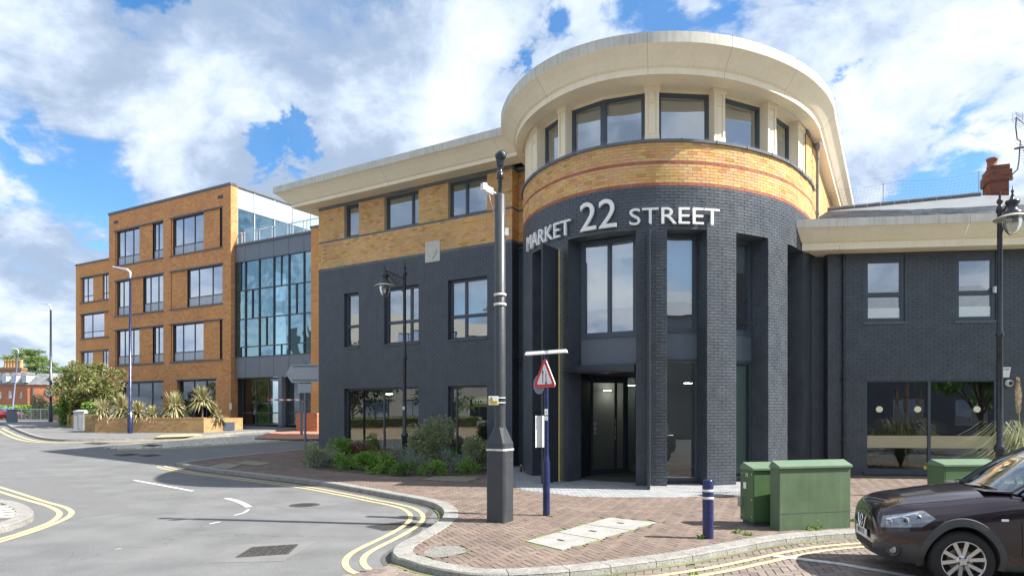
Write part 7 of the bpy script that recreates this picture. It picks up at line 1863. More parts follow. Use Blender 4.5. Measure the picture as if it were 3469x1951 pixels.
for i in range(9): p = a2.lerp(b2_, i / 9); q.tube([p + V(-.18, 0, .02), p + V(.18, 0, -.03)], .006, AM, 4)
q.build('aerial', AE)
# tiled roof at the far right behind the chimney
TL = mat('brown_tiles', None, .85, var=.2, scale=2, island=[(.20, .15, .11), (.26, .20, .15), (.30, .25, .20), (.16, .12, .09)])
q = MB()
for i in range(14):
    z0, z1 = 7.2 + i * .11, 7.2 + (i + 1.15) * .11; y0, y1 = 24.2 + i * .15, 24.2 + (i + 1.15) * .15
    for k in range(24): x = 16.6 + k * .2 + .1 * (i % 2); q.hexa([(x, y0, z0 + .02), (x + .19, y0, z0 + .02), (x + .19, y1, z1), (x, y1, z1)], [(x, y0, z0 - .01), (x + .19, y0, z0 - .01), (x + .19, y1, z1 - .03), (x, y1, z1 - .03)], TL)
e = empty('tiled_roof_house', V(19, 26, 0), 'brown tiled roof showing behind the chimney at the right edge', 'building'); q.build('roof_tiles', e, kind='stuff')
q = MB(); q.box(16.7, 21.5, 24.4, 28, 0, 7.2, HB); q.build('wall', e)

# ------------------------------------------------------------------ pampas grass by the shop window
pg = V((3480 - CX) / FPX * 15.6, 15.6, 0); PA = empty('pampas_grass', pg, 'clump of pampas grass with buff plumes at the right edge, beside the shop window', 'plant'); q = MB()
PGL = leafmat('pampas_blade', [(.20, .24, .11), (.34, .36, .20), (.45, .45, .30), (.14, .18, .08)])
for i in range(620):
    a = random.uniform(0, 2 * pi); L = random.uniform(.9, 1.75); hgt = random.uniform(.8, 1.75); s = V(-sin(a), cos(a), 0) * .006; ps = []
    for j in range(8): f = j / 7; ps.append(pg + V(cos(a) * L * f ** 1.3 * .95, sin(a) * L * f ** 1.3 * .7, hgt * (sin(min(1, f * 1.15) * pi * .62)) * 1.0 - (f ** 3) * .35))
    q.raw([v for p in ps for v in (p - s, p + s)], [(2 * j, 2 * j + 1, 2 * j + 3, 2 * j + 2) for j in range(7)], PGL)
q.build('blades', PA, kind='stuff')
PL_ = leafmat('plume', [(.45, .38, .27), (.56, .48, .36), (.38, .31, .22)])
for dx, dy, h_, ln_ in ((-.12, .1, 1.9, .65), (.2, -.1, 2.1, .7), (.45, .2, 1.8, .6), (.05, .35, 1.75, .55)):
    q = MB(); b_ = pg + V(dx * .3, dy * .3, 0); t_ = pg + V(dx, dy, h_); q.tube([b_, t_], .008, PGL, 4)
    for i in range(420): f = random.random(); r_ = .055 * sin(pi * min(1, f * .9 + .1)); a = random.uniform(0, 2 * pi); p = t_ + V(cos(a) * r_ * random.random() + dx * .15 * f, sin(a) * r_ * random.random(), f * ln_); leaf(q, p, V(cos(a) * .4, sin(a) * .4, 1), .09, .012, PL_, bend=.1)
    q.build('plume', PA)

# ------------------------------------------------------------------ buildings across the street (seen in the windows)
q = MB()
def opp(x0, x1, y, d, h, m, rm, label, nwin, flo, roof=2.0):
    e = empty('facing_building', V((x0 + x1) / 2, y - d / 2, 0), label, 'building'); q = MB(); F = Fr((x1, y), (-1, 0), (0, 1)); L = x1 - x0
    ops = []
    for k in range(flo):
        for i in range(nwin): t = (i + .5) * L / nwin; ops.append((t - 1.0, t + 1.0, .9 + k * 3.3, 2.7 + k * 3.3))
    wall_face(q, F, 0, L, -.1, h, ops, m, depth=.15); q.build('wall', e)
    for o in ops: window(e, F, *o, .1, FRM if flo % 2 else HW, GLZS, mull=[(o[0] + o[1]) / 2], fw=.08, sash=False)
    q = MB(); q.face([(x0 - .3, y + .3, h), (x1 + .3, y + .3, h), (x1 + .3, y - d / 2, h + roof), (x0 - .3, y - d / 2, h + roof)], rm); q.face([(x0, y - d, -.1), (x1, y - d, -.1), (x1, y - d, h), (x0, y - d, h)], m)
    q.face([(x0 - .3, y - d, h), (x1 + .3, y - d, h), (x1 + .3, y - d / 2, h + roof), (x0 - .3, y - d / 2, h + roof)], rm)
    for x in (x0, x1): q.face([(x, y, -.1), (x, y - d, -.1), (x, y - d, h), (x, y - d / 2, h + roof), (x, y, h)], m)
    q.build('roof', e)
opp(2, 26, -13, 10, 8.6, mat('grey_render', (.20, .21, .24), .85, var=.15), HG, 'grey rendered terrace with slate roof on the near side of the street', 6, 2, 2.6)
opp(-16, 0, -19, 10, 9.9, mat('pale_render', (.42, .41, .38), .85, var=.1), ROOFF, 'pale rendered office on the near side of the street', 5, 3, .6)
tree('street_tree', V(18.5, 3.5, 0), 6, (V(18.5, 3.5, 3.9), 2.6, 1.7), 4200, .22, .12, L_GREEN, 'young green street tree across from the shop window', clumps=26)

# the far side of the junction, out of frame: wall and hedge mirrored in the shop windows
lowwall(V(-23, 13, 0), V(-25.5, 21.5, 0), .7, .3, 'low buff brick wall across the junction, mirrored in the wide shop window', name='brick_wall')
hedge([(-26.2, 12), (-27.6, 21.5), (-28.8, 21.5), (-27.6, 12)], .1, 1.35, 'yellow green clipped hedge across the junction, mirrored in the shop window', MATS['leaf_gold'], 2600, L=.16, W=.09)
tree('street_tree', V(-34, 19.5, 0), 6, (V(-34, 19.5, 4.6), 3.4, 2.8), 3200, .34, .17, L_DARK, 'dark tree added out of view across the junction to block the horizon', clumps=30)  # both trees added unseen to block the bright horizon in the window reflections
tree('street_tree', V(-33, 12, 0), 5, (V(-33, 12, 4.0), 2.8, 2.4), 2600, .32, .16, L_MID, 'rounded green tree added out of view nearest the island to block the horizon', clumps=26)
e = empty('facing_building', V(-46, 18, 0), 'grey stone office block added out of view to block the bright horizon', 'building'); F = Fr((-44, 2), (0, 1), (1, 0)); q = MB()  # unseen block, added to close off the bright horizon in reflections
ops = [(t - 1.1, t + 1.1, .8 + k * 3.4, 2.9 + k * 3.4) for t in (2.5, 6, 9.5, 13, 16.5, 20, 23.5, 27) for k in range(3)]
wall_face(q, F, 0, 29, -.1, 11, ops, mat('grey_stone', (.30, .29, .27), .85, var=.12), depth=.25); q.build('wall', e)
for o in ops: window(e, F, *o, .2, FRM, GLZS, mull=[(o[0] + o[1]) / 2], fw=.08, sash=False)
q = MB(); q.face([F.P(0, 11, 0), F.P(29, 11, 0), F.P(29, 11, -10), F.P(0, 11, -10)], ROOFF); q.face([F.P(29, 0, 0), F.P(29, 11, 0), F.P(29, 11, -10), F.P(29, 0, -10)], MATS['grey_stone']); q.face([F.P(0, 0, 0), F.P(0, 11, 0), F.P(0, 11, -10), F.P(0, 0, -10)], MATS['grey_stone']); q.build('roof', e)

# ------------------------------------------------------------------ two people indoors
SKIN = mat('skin', (.42, .24, .17), .6, var=.05); HAIR = mat('hair', (.03, .02, .015), .7, var=.1); SHIRT = mat('pale_shirt', (.62, .66, .70), .8, var=.06); NAVYJ = mat('dark_jumper', (.05, .05, .06), .85, var=.1); TROUS = mat('trousers', (.04, .045, .06), .85, var=.1)
def chain(name, J, Ed, m, parent):
    me = bpy.data.meshes.new(name); me.from_pydata([j[:3] for j in J], Ed, []); o = bpy.data.objects.new(name, me); COL.objects.link(o); o.parent = parent; me.materials.append(m)
    sk = o.modifiers.new('skin', 'SKIN'); sk.use_smooth_shade = True
    for v, j in zip(me.skin_vertices[0].data, J): v.radius = (j[3], j[3] * (j[4] if len(j) > 4 else 1)); v.use_root = False
    me.skin_vertices[0].data[0].use_root = True
    s_ = o.modifiers.new('sub', 'SUBSURF'); s_.levels = 1; s_.render_levels = 2; return o
def person(loc, rz, seated, top_m, label):
    P_ = empty('person', loc, label, 'person'); P_.rotation_euler = (0, 0, rz)
    h0 = .50 if seated else .93; kx = .42 if seated else 0
    J = [(0, 0, h0, .13), (0, 0, h0 + .22, .12), (0, 0, h0 + .42, .14), (0, -.01, h0 + .54, .055), (0, -.03, h0 + .62, .062), (0, -.035, h0 + .72, .085), (0, -.03, h0 + .80, .07)]; Ed = [(i, i + 1) for i in range(6)]
    for s in (1, -1):
        b = len(J); J += [(.18 * s, 0, h0 + .46, .055), (.23 * s, -.03, h0 + .20, .043), (.19 * s, -.24, h0 + .10, .034), (.17 * s, -.32, h0 + .11, .030, .5)]; Ed += [(2, b), (b, b + 1), (b + 1, b + 2), (b + 2, b + 3)]
        for k in range(5): J.append((.17 * s + (k - 2) * .017, -.39 - .01 * (2 - abs(k - 2)), h0 + .105 - (.02 if k in (0, 4) else 0), .009)); Ed.append((b + 3, len(J) - 1))
        b = len(J); J += [(.10 * s, 0, h0 - .03, .09), (.11 * s, -kx, h0 - (.02 if seated else .46), .06), (.11 * s, -kx + .02, .09, .042), (.11 * s, -kx - .14, .04, .035)]; Ed += [(0, b), (b, b + 1), (b + 1, b + 2), (b + 2, b + 3)]
    chain('body', J, Ed, SKIN, P_)
    T_ = [(0, 0, h0 - .02, .145), (0, 0, h0 + .22, .135), (0, 0, h0 + .42, .15), (0, -.01, h0 + .50, .075)]; E_2 = [(0, 1), (1, 2), (2, 3)]
    for s in (1, -1): b = len(T_); T_ += [(.18 * s, 0, h0 + .46, .066), (.23 * s, -.03, h0 + .20, .054), (.195 * s, -.20, h0 + .115, .043)]; E_2 += [(2, b), (b, b + 1), (b + 1, b + 2)]
    chain('shirt', T_, E_2, top_m, P_)
    T_ = [(0, 0, h0 - .02, .15)]; E_2 = []
    for s in (1, -1): b = len(T_); T_ += [(.10 * s, 0, h0 - .04, .10), (.11 * s, -kx, h0 - (.03 if seated else .46), .072), (.11 * s, -kx + .02, .12, .055)]; E_2 += [(0, b), (b, b + 1), (b + 1, b + 2)]
    chain('trousers', T_, E_2, TROUS, P_)
    q = MB(); hc = V(0, -.015, h0 + .765)
    for i in range(7):
        for k in range(12):
            def sp(i_, k_): a, t = radians(-10 + 100 * i_ / 7), 2 * pi * k_ / 12; r_ = .095 * (1.05 if sin(t) > -.3 else .98); return hc + V(r_ * cos(a) * cos(t), r_ * 1.12 * cos(a) * sin(t) + .012, .10 * sin(a) + (.02 if sin(t) < -.3 else 0))
            if not (sin(2 * pi * (k + .5) / 12) < -.3 and i < 3): q.face([sp(i, k), sp(i, k + 1), sp(i + 1, k + 1), sp(i + 1, k)], HAIR, smooth=True)
    ho = q.build('hair', loc=(0, 0, 0)); ho.parent = P_; q = MB()
    for s in (1, -1): q.lathe([(.012, 0), (0, .006)], V(.032 * s, -.115, h0 + .725), HAIR, 8, axis=V(0, -1, 0)); q.obox(V(.088 * s, -.03, h0 + .71), V(.008, 0, 0), V(0, .018, 0), V(0, 0, .028), SKIN)
    q.hexa([V(-.012, -.118, h0 + .68), V(.012, -.118, h0 + .68), V(.006, -.112, h0 + .725), V(-.006, -.112, h0 + .725)], [V(-.012, -.09, h0 + .68), V(.012, -.09, h0 + .68), V(.006, -.09, h0 + .725), V(-.006, -.09, h0 + .725)], SKIN)
    q.obox(V(0, -.108, h0 + .655), V(.022, 0, 0), V(0, .004, 0), V(0, 0, .003), MATS['red_board']); fo = q.build('face', loc=(0, 0, 0)); fo.parent = P_; return P_
py_ = 18.6; person(V((2536 - CX) / FPX * py_, py_, 3.52), radians(-70), True, SHIRT, 'person in a pale shirt seated behind the narrow upper tower window')
t_ = RW.t_of(2952, -2.6); p_ = RW.P(t_, 0, -2.6); person(V(p_.x, p_.y, .02), radians(10), True, NAVYJ, 'person in dark clothes sitting behind the left pane of the big shop window')
q = MB(); q.obox((p_.x, p_.y + .05, .45), V(.22, 0, 0), V(0, .22, 0), V(0, 0, .03), TROUS); q.obox((p_.x, p_.y + .05, .22), V(.03, 0, 0), V(0, .03, 0), V(0, 0, .22), TROUS); o = q.build('stool', loc=(p_.x, p_.y, .02)); tag(o, 'dark stool under the person behind the big shop window', 'stool')
# ------------------------------------------------------------------ parked car
CARP = mat('car_paint', (0.024, 0.012, 0.018), 0.24, metal=.5, var=0.0, coat=1.0, spec=.6)
CLAD = mat('car_cladding', (0.058, 0.062, 0.067), .55, var=.08, scale=8)
TYRE = mat('tyre', (.018, .018, .019), .85, var=.1, scale=20)
ALLOY = mat('alloy', (.62, .62, .63), .28, metal=.9, var=.04); ALLOYD = mat('alloy_dark', (.06, .06, .065), .45, metal=.5, var=0)
CHR = mat('chrome', (.80, .80, .82), .08, metal=1, var=0); LENS = glass('lamp_lens', tint=(.92, .94, .96), refl=.6, base=.05); CARG = glass('car_glass', tint=(.55, .66, .66), refl=1.3, base=.14)
PLATE = mat('number_plate', (.75, .75, .74), .4, var=.02); TRIM = mat('car_interior', (.06, .06, .065), .8, var=.1); TRIMB = mat('car_interior_beige', (.28, .25, .20), .8, var=.1)
CSC = 0.915
car_o = V(5.045, 8.115, -0.12); th_ = radians(166)
ch, cl_ = V(cos(th_), sin(th_), 0), V(-sin(th_), cos(th_), 0)          # forward, car's left (towards the camera)
def K(x, y, z):
    z = z + max(0, z - .62) * .25
    return car_o + ch * x * CSC + cl_ * y * CSC + V(0, 0, z * CSC)
CAR = empty('parked_car', car_o, 'dark purple brown crossover car parked at the right edge, nose towards the cabinets', 'car')
# body cross sections (forward x): list of (half width, height), floor to centre line
ST = [(-3.42, [(0, .40), (.55, .40), (.72, .50), (.76, .75), (.74, .95), (.68, 1.02), (.5, 1.04), (.25, 1.05), (0, 1.05)]),
      (-3.2, [(0, .30), (.65, .30), (.84, .42), (.87, .72), (.85, .98), (.78, 1.08), (.5, 1.10), (.25, 1.10), (0, 1.10)]),
      (-2.6, [(0, .24), (.75, .24), (.88, .36), (.89, .72), (.88, .98), (.80, 1.06), (.5, 1.08), (.25, 1.08), (0, 1.08)]),
      (-1.6, [(0, .22), (.78, .22), (.87, .34), (.88, .66), (.885, .94), (.83, 1.02), (.5, 1.04), (.25, 1.04), (0, 1.04)]),
      (-0.75, [(0, .22), (.78, .22), (.875, .34), (.88, .64), (.89, .90), (.84, 1.00), (.5, 1.05), (.25, 1.06), (0, 1.06)]),
      (-0.45, [(0, .22), (.78, .22), (.88, .36), (.89, .64), (.90, .88), (.83, .985), (.55, 1.05), (.25, 1.07), (0, 1.075)]),
      (0.0, [(0, .22), (.78, .23), (.88, .40), (.90, .66), (.895, .84), (.80, .945), (.55, 1.01), (.25, 1.03), (0, 1.035)]),
      (0.32, [(0, .22), (.74, .24), (.86, .40), (.885, .64), (.865, .80), (.76, .895), (.55, .955), (.25, .98), (0, .985)]),
      (0.56, [(0, .21), (.66, .24), (.80, .40), (.84, .62), (.80, .80), (.71, .885), (.50, .935), (.25, .955), (0, .96)]),
      (0.73, [(0, .23), (.54, .26), (.71, .38), (.75, .58), (.71, .765), (.62, .85), (.45, .895), (.24, .915), (0, .92)]),
      (0.83, [(0, .27), (.40, .30), (.60, .38), (.65, .55), (.60, .72), (.51, .80), (.38, .84), (.20, .86), (0, .865)]),
      (0.87, [(0, .33), (.32, .35), (.49, .42), (.54, .55), (.50, .68), (.42, .745), (.30, .775), (.16, .79), (0, .795)])]
NP_ = len(ST[0][1])
def carmesh(bm_mat=0):
    me = bpy.data.meshes.new('body'); vs = []; n = 2 * NP_ - 2
    for x, sec in ST:
        ring = [(y, z) for y, z in sec] + [(-y, z) for y, z in sec[-2:0:-1]]
        vs += [(x, y, z) for y, z in ring]
    fs = []
    for i in range(len(ST) - 1):
        for k in range(n): fs.append((i * n + k, (i + 1) * n + k, (i + 1) * n + (k + 1) % n, i * n + (k + 1) % n))
    fs.append(tuple(range(n))); fs.append(tuple((len(ST) - 1) * n + k for k in reversed(range(n))))
    me.from_pydata(vs, [], fs); bm = bmesh.new(); bm.from_mesh(me); bmesh.ops.recalc_face_normals(bm, faces=bm.faces[:])
    cl = bm.edges.layers.float.get('crease_edge') or bm.edges.layers.float.new('crease_edge')
    for e in bm.edges:
        a, b = e.verts[0].co, e.verts[1].co
        if abs(a.x - b.x) > .01:
            if .83 < (a.z + b.z) / 2 < 1.0 and .70 < abs(a.y + b.y) / 2 < .86 and a.x < .7: e[cl] = .25
            if a.z < .3 and abs(a.y) > .3: e[cl] = .5
    bm.to_mesh(me); bm.free(); return me
me = carmesh(); tmp = bpy.data.objects.new('body_form', me); COL.objects.link(tmp)
ss = tmp.modifiers.new('s', 'SUBSURF'); ss.levels = 3; ss.render_levels = 3
cut = MB()
for wx in (0.0, -2.63):
    for sy in (1, -1): cut.lathe([(.385, .0), (.385, .60)], V(wx, sy * .52 if sy > 0 else -1.12, .345), CARP, 40, axis=V(0, 1, 0))
cutters = []
for wx in (0.0, -2.63):
    for sy in (1, -1):
        c_ = MB(); c_.lathe([(.385, .0), (.385, .60)], V(wx, .50 if sy > 0 else -1.10, .345), CARP, 40, axis=V(0, 1, 0)); co = c_.build('cut', loc=(0, 0, 0)); cutters.append(co)
        b_ = bmesh.new(); b_.from_mesh(co.data); bmesh.ops.remove_doubles(b_, verts=b_.verts[:], dist=1e-4); bmesh.ops.recalc_face_normals(b_, faces=b_.faces[:]); b_.to_mesh(co.data); b_.free()
        bo_ = tmp.modifiers.new('b', 'BOOLEAN'); bo_.operation = 'DIFFERENCE'; bo_.solver = 'EXACT'; bo_.object = co
dg = bpy.context.evaluated_depsgraph_get(); ev_ = tmp.evaluated_get(dg); em = ev_.to_mesh()
bv = [tuple(v.co) for v in em.vertices]; bf = [tuple(p.vertices) for p in em.polygons]; ev_.to_mesh_clear()
bpy.data.objects.remove(tmp)
for c_ in cutters: bpy.data.objects.remove(c_)
body, clad, arch = MB(), MB(), MB()
def cen(f): return [sum(bv[i][k] for i in f) / len(f) for k in range(3)]
grp = {0: [], 1: [], 2: []}
for f in bf:
    x, y, z = cen(f)
    inar = any(hypot(x - wx, z - .345) < .388 for wx in (0, -2.63)) and abs(y) > .4
    lower = (x > .36 and z < .30 + .20 * min(1, max(0, (abs(y) - .28) / .22))) or z < .34
    grp[2 if inar else (1 if lower else 0)].append(f)
for k, (mb_, m) in enumerate(((body, CARP), (clad, CLAD), (arch, INTD))):
    used = sorted({i for f in grp[k] for i in f}); mp_ = {i: j for j, i in enumerate(used)}
    mb_.raw([K(*bv[i]) for i in used], [tuple(mp_[i] for i in f) for f in grp[k]], m, smooth=(k < 2))
BO_ = body.build('body', CAR); clad.build('lower_bumper', CAR); arch.build('wheel_well', CAR)
# surface lookup on the body for things that sit on it
from mathutils.bvhtree import BVHTree
bvh = BVHTree.FromPolygons([Vector(v) for v in bv], bf)
def hit(x, y, z, d):
    r = bvh.ray_cast(Vector((x, y, z)), Vector(d)); return r[0]
def side(x, z, s=1, o=0.0):
    h_ = hit(x, 2.0 * s, z, (0, -s, 0)); return V(x, (h_.y if h_ else .88 * s) + o * s, z)
def nose(y, z, o=0.0):
    h_ = hit(2.0, y, z, (-1, 0, 0)); return V((h_.x if h_ else .8) + o, y, z)
def KK(v): return K(v.x, v.y, v.z)
def corner(a, z, o=0.0):
    """front corner surface seen from outside at angle a (0 = nose, 90 = side)"""
    c = Vector((.10, .20 if a >= 0 else -.20, z)); d = Vector((cos(radians(a)), sin(radians(a)), 0)); r = bvh.ray_cast(c + d * 3, -d)
    p = r[0] if r[0] else c + d * .6; return V(p.x + d.x * o, p.y + d.y * o, z)
# wheel arch cladding rings
for wx in (0.0, -2.63):
    for s in (1, -1):
        q = MB(); rg = []
        for k in range(0, 27):
            t = radians(-14 + 208 * k / 26); pts_ = []
            for r_, o in ((.384, -.06), (.384, .014), (.41, .018), (.455, .012), (.465, -.012)):
                x, z = wx + r_ * cos(t), .345 + r_ * sin(t); b_ = side(wx + .44 * cos(t), max(.26, .345 + .44 * sin(t)), s, o); pts_.append(K(x, b_.y, z))
            rg.append(pts_)
        for a, b in zip(rg, rg[1:]):
            for k in range(4): q.face([a[k], b[k], b[k + 1], a[k + 1]], CLAD, smooth=True)
        q.build('wheel_arch', CAR)
# wheels
def wheel(wx, s):
    e = bpy.data.objects.new('wheel', None); COL.objects.link(e); e.parent = CAR; cpos = K(wx, .80 * s, .345); e.location = cpos - car_o
    ax = cl_ * s; c = K(wx, .785 * s, .345); R_ = .345 * CSC
    q = MB(); pr = [(.62, -.11), (.80, -.115), (.93, -.10), (.985, -.07), (1, -.03), (1, .03), (.985, .065), (.93, .095), (.80, .108), (.70, .104), (.68, .09)]
    q.lathe([(r_ * R_, h_ * CSC) for r_, h_ in pr], c, TYRE, 48, axis=ax, caps=False)
    q.build('tyre', e)
    u = ax.orthogonal().normalized(); v = ax.cross(u); 
    q = MB()
    for k in range(72):
        t = 2 * pi * k / 72; d = u * cos(t) + v * sin(t); tt = u * -sin(t) + v * cos(t)
        for w0 in (-.06, .035): q.obox(c + d * R_ * 1.0 + ax * w0, tt * .008, ax * .022, d * .004, TYRE)
    q.build('tread_blocks', e, kind='stuff')
    q = MB(); q.lathe([(.695 * R_, .092 * CSC), (.69 * R_, .100 * CSC), (.655 * R_, .100 * CSC), (.645 * R_, .06 * CSC), (.63 * R_, -.08 * CSC)], c, ALLOY, 48, axis=ax, caps=False)
    q.lathe([(.645 * R_, -.03), (0.0, -.03)], c, ALLOYD, 24, axis=ax); q.lathe([(.40 * R_, -.01), (.40 * R_, -.028)], c, mat('brake_disc', (.3, .29, .28), .4, metal=.9, var=.1), 24, axis=ax)
    q.build('rim', e)
    for k in range(5):
        q = MB()
        for dd in (-1, 1):
            t0 = 2 * pi * k / 5 + .30 + dd * .20; t1 = 2 * pi * k / 5 + .30 + dd * .30
            d0 = u * cos(t0 * 1.0) + v * sin(t0); d1 = u * cos(t1) + v * sin(t1); p0 = c + d0 * R_ * .16 + ax * .070; p1 = c + d1 * R_ * .66 + ax * .092
            w0 = (u * -sin(t0) + v * cos(t0)) * .013; w1 = (u * -sin(t1) + v * cos(t1)) * .021
            q.hexa([p0 - w0 * 1.3, p1 - w1, p1 + w1, p0 + w0 * 1.3], [p0 - w0 * .9 - ax * .035, p1 - w1 * .8 - ax * .035, p1 + w1 * .8 - ax * .035, p0 + w0 * .9 - ax * .035], ALLOY)
        q.build('spoke', e)
    q = MB(); q.lathe([(.20 * R_, .05), (.20 * R_, .072), (.10 * R_, .078), (0, .078)], c, ALLOY, 20, axis=ax)
    for k in range(5): t = 2 * pi * k / 5 + .93; p = c + (u * cos(t) + v * sin(t)) * R_ * .145 + ax * .070; q.lathe([(.012, 0), (.012, .008), (0, .008)], p, ALLOYD, 8, axis=ax)
    q.build('hub', e)
for wx, s in ((0, 1), (0, -1), (-2.63, 1), (-2.63, -1)): wheel(wx, s)
# greenhouse
WB_ = [(-.50, .74, 1.035), (-.62, .74, 1.035)]
base_l = [V(-.33, 0, 1.075), V(-.36, .30, 1.072), V(-.46, .56, 1.05), V(-.68, .76, 1.02)]; top_l = [V(-1.28, 0, 1.535), V(-1.33, .25, 1.53), V(-1.37, .44, 1.515), V(-1.46, .565, 1.49)]
def mir(l): return [V(p.x, -p.y, p.z) for p in l[:0:-1]] + l
bl_, tl_ = mir(base_l), mir(top_l); q = MB(); rows_ = []
for j in range(7):
    f = j / 6; r_ = [a.lerp(b, f) + V(0.035, 0, .025) * sin(pi * f) for a, b in zip(bl_, tl_)]; rows_.append(r_)
vs_ = [KK(p) for r_ in rows_ for p in r_]; n = len(bl_)
q.raw(vs_, [(j * n + k, j * n + k + 1, (j + 1) * n + k + 1, (j + 1) * n + k) for j in range(6) for k in range(n - 1)], CARG, smooth=True); q.build('windscreen', CAR)
q = MB(); q.raw([KK(p + V(-.015, 0, -.012)) for p in rows_[6]] + [KK(p + V(.08, 0, -.045)) for p in rows_[6]], [(k, k + 1, n + k + 1, n + k) for k in range(n - 1)], INTD); q.build('sun_band', CAR)
# roof, pillars
roofc = [(-1.40, .57, 1.50), (-1.8, .60, 1.555), (-2.3, .60, 1.56), (-2.9, .57, 1.50), (-3.25, .50, 1.38)]
q = MB(); rr_ = []
for x, y, z in [(-1.33, .50, 1.535)] + roofc: rr_.append([V(x - .06 * abs(k) / 4 if x > -1.39 else x, y * k / 4, z + .035 * (1 - (k / 4) ** 2)) for k in range(-4, 5)])
q.raw([KK(p) for r_ in rr_ for p in r_], [(j * 9 + k, j * 9 + k + 1, (j + 1) * 9 + k + 1, (j + 1) * 9 + k) for j in range(len(rr_) - 1) for k in range(8)], CARP, smooth=True); q.build('roof', CAR)
for s in (1, -1):
    q = MB(); q.tube([K(-.66, .80 * s, 1.0), K(-.95, .745 * s, 1.20), K(-1.25, .655 * s, 1.39), K(-1.48, .585 * s, 1.50), K(-1.9, .60 * s, 1.555), K(-2.6, .59 * s, 1.54), K(-3.2, .53 * s, 1.40)], .036, CARP, 8); q.tube([K(-.55, .72 * s, 1.045), K(-.85, .70 * s, 1.20), K(-1.2, .61 * s, 1.39), K(-1.40, .54 * s, 1.50)], .014, INTD, 6); q.build('pillar', CAR)
    q = MB()
    for x in (-1.85, -2.75): q.tube([K(x, .79 * s, 1.02), K(x - .06, .60 * s, 1.52)], .045, INTD, 6)
    q.build('door_pillar', CAR)
    q = MB(); g_ = [(-.80, 1.03, .80), (-1.25, 1.37, .67), (-1.52, 1.47, .60), (-2.6, 1.50, .60), (-3.0, 1.34, .62), (-3.05, 1.06, .80)]
    q.face([K(x, y * s, z) for x, z, y in g_], CARG); q.build('side_window', CAR)
    q = MB(); q.tube([K(-1.65, .57 * s, 1.60), K(-1.8, .57 * s, 1.625), K(-2.8, .56 * s, 1.60), K(-2.95, .55 * s, 1.56)], .018, CHR, 6); q.build('roof_rail', CAR)
    q = MB(); q.hexa([K(-.98, .86 * s, 1.04), K(-.86, .86 * s, 1.05), K(-.86, .86 * s, 1.16), K(-.98, .86 * s, 1.17)], [K(-1.0, 1.04 * s, 1.03), K(-.88, 1.05 * s, 1.04), K(-.90, 1.04 * s, 1.16), K(-1.0, 1.03 * s, 1.17)], BLACKG); q.tube([K(-.95, .80 * s, 1.03), K(-.95, .9 * s, 1.07)], .02, BLACKG, 6); q.build('wing_mirror', CAR)
# interior
q = MB(); q.hexa([K(-.62, -.68, .95), K(-.62, .68, .95), K(-.70, .66, 1.03), K(-.70, -.66, 1.03)], [K(-1.05, -.68, .85), K(-1.05, .68, .85), K(-1.05, .66, 1.02), K(-1.05, -.66, 1.02)], TRIM); q.build('dashboard', CAR)
for s in (1, -1):
    q = MB(); q.hexa([K(-1.75, s * .36 - .24, .75), K(-1.75, s * .36 + .24, .75), K(-1.92, s * .36 + .20, 1.28), K(-1.92, s * .36 - .20, 1.28)], [K(-1.90, s * .36 - .24, .75), K(-1.90, s * .36 + .24, .75), K(-2.0, s * .36 + .20, 1.28), K(-2.0, s * .36 - .20, 1.28)], TRIMB)
    q.hexa([K(-1.90, s * .36 - .12, 1.30), K(-1.90, s * .36 + .12, 1.30), K(-1.93, s * .36 + .11, 1.46), K(-1.93, s * .36 - .11, 1.46)], [K(-2.0, s * .36 - .12, 1.30), K(-2.0, s * .36 + .12, 1.30), K(-2.0, s * .36 + .11, 1.46), K(-2.0, s * .36 - .11, 1.46)], TRIMB); q.build('seat', CAR)
q = MB(); sc_ = V(-1.12, -.36, 1.05); q.tube([K(sc_.x + .06 * sin(t), sc_.y + .18 * cos(t), sc_.z + .17 * sin(t)) for t in [2 * pi * k / 20 for k in range(21)]], .014, TRIM, 6, caps=False); q.build('steering_wheel', CAR)
q = MB(); q.face([K(-.64, .28, 1.036), K(-.64, .50, 1.036), K(-.80, .50, 1.04), K(-.80, .28, 1.04)], mat('paper_blue', (.25, .50, .55), .7, var=.05)); q.face([K(-.72, .05, 1.04), K(-.70, .22, 1.04), K(-.86, .24, 1.045), K(-.88, .08, 1.045)], WHITE); q.build('dashboard_papers', CAR)
q = MB(); q.box(0, 0, 0, 0, 0, 0, TRIM); q = MB(); q.face([K(-.5, -.7, .6), K(-.5, .7, .6), K(-3.2, .7, .6), K(-3.2, -.7, .6)], TRIM); q.build('cabin_floor', CAR)
for s, ph in ((1, .0), (-1, 0)):
    q = MB(); a_ = K(-.50, .58 * s, 1.075); b_ = K(-.60, .02 + (.0 if s > 0 else -.1), 1.135)
    q.tube([K(-.44, .62 * s, 1.065), K(-.40, .35 * s, 1.085), K(-.40, .0 + .06 * s, 1.098)], .011, INTD, 5); q.build('wiper', CAR)
q = MB(); q.hexa([K(-.30, -.66, 1.045), K(-.30, .66, 1.045), K(-.34, .66, 1.052), K(-.34, -.66, 1.052)], [K(-.58, -.70, 1.03), K(-.58, .70, 1.03), K(-.58, .70, 1.05), K(-.58, -.70, 1.05)], CLAD); q.build('cowl', CAR)
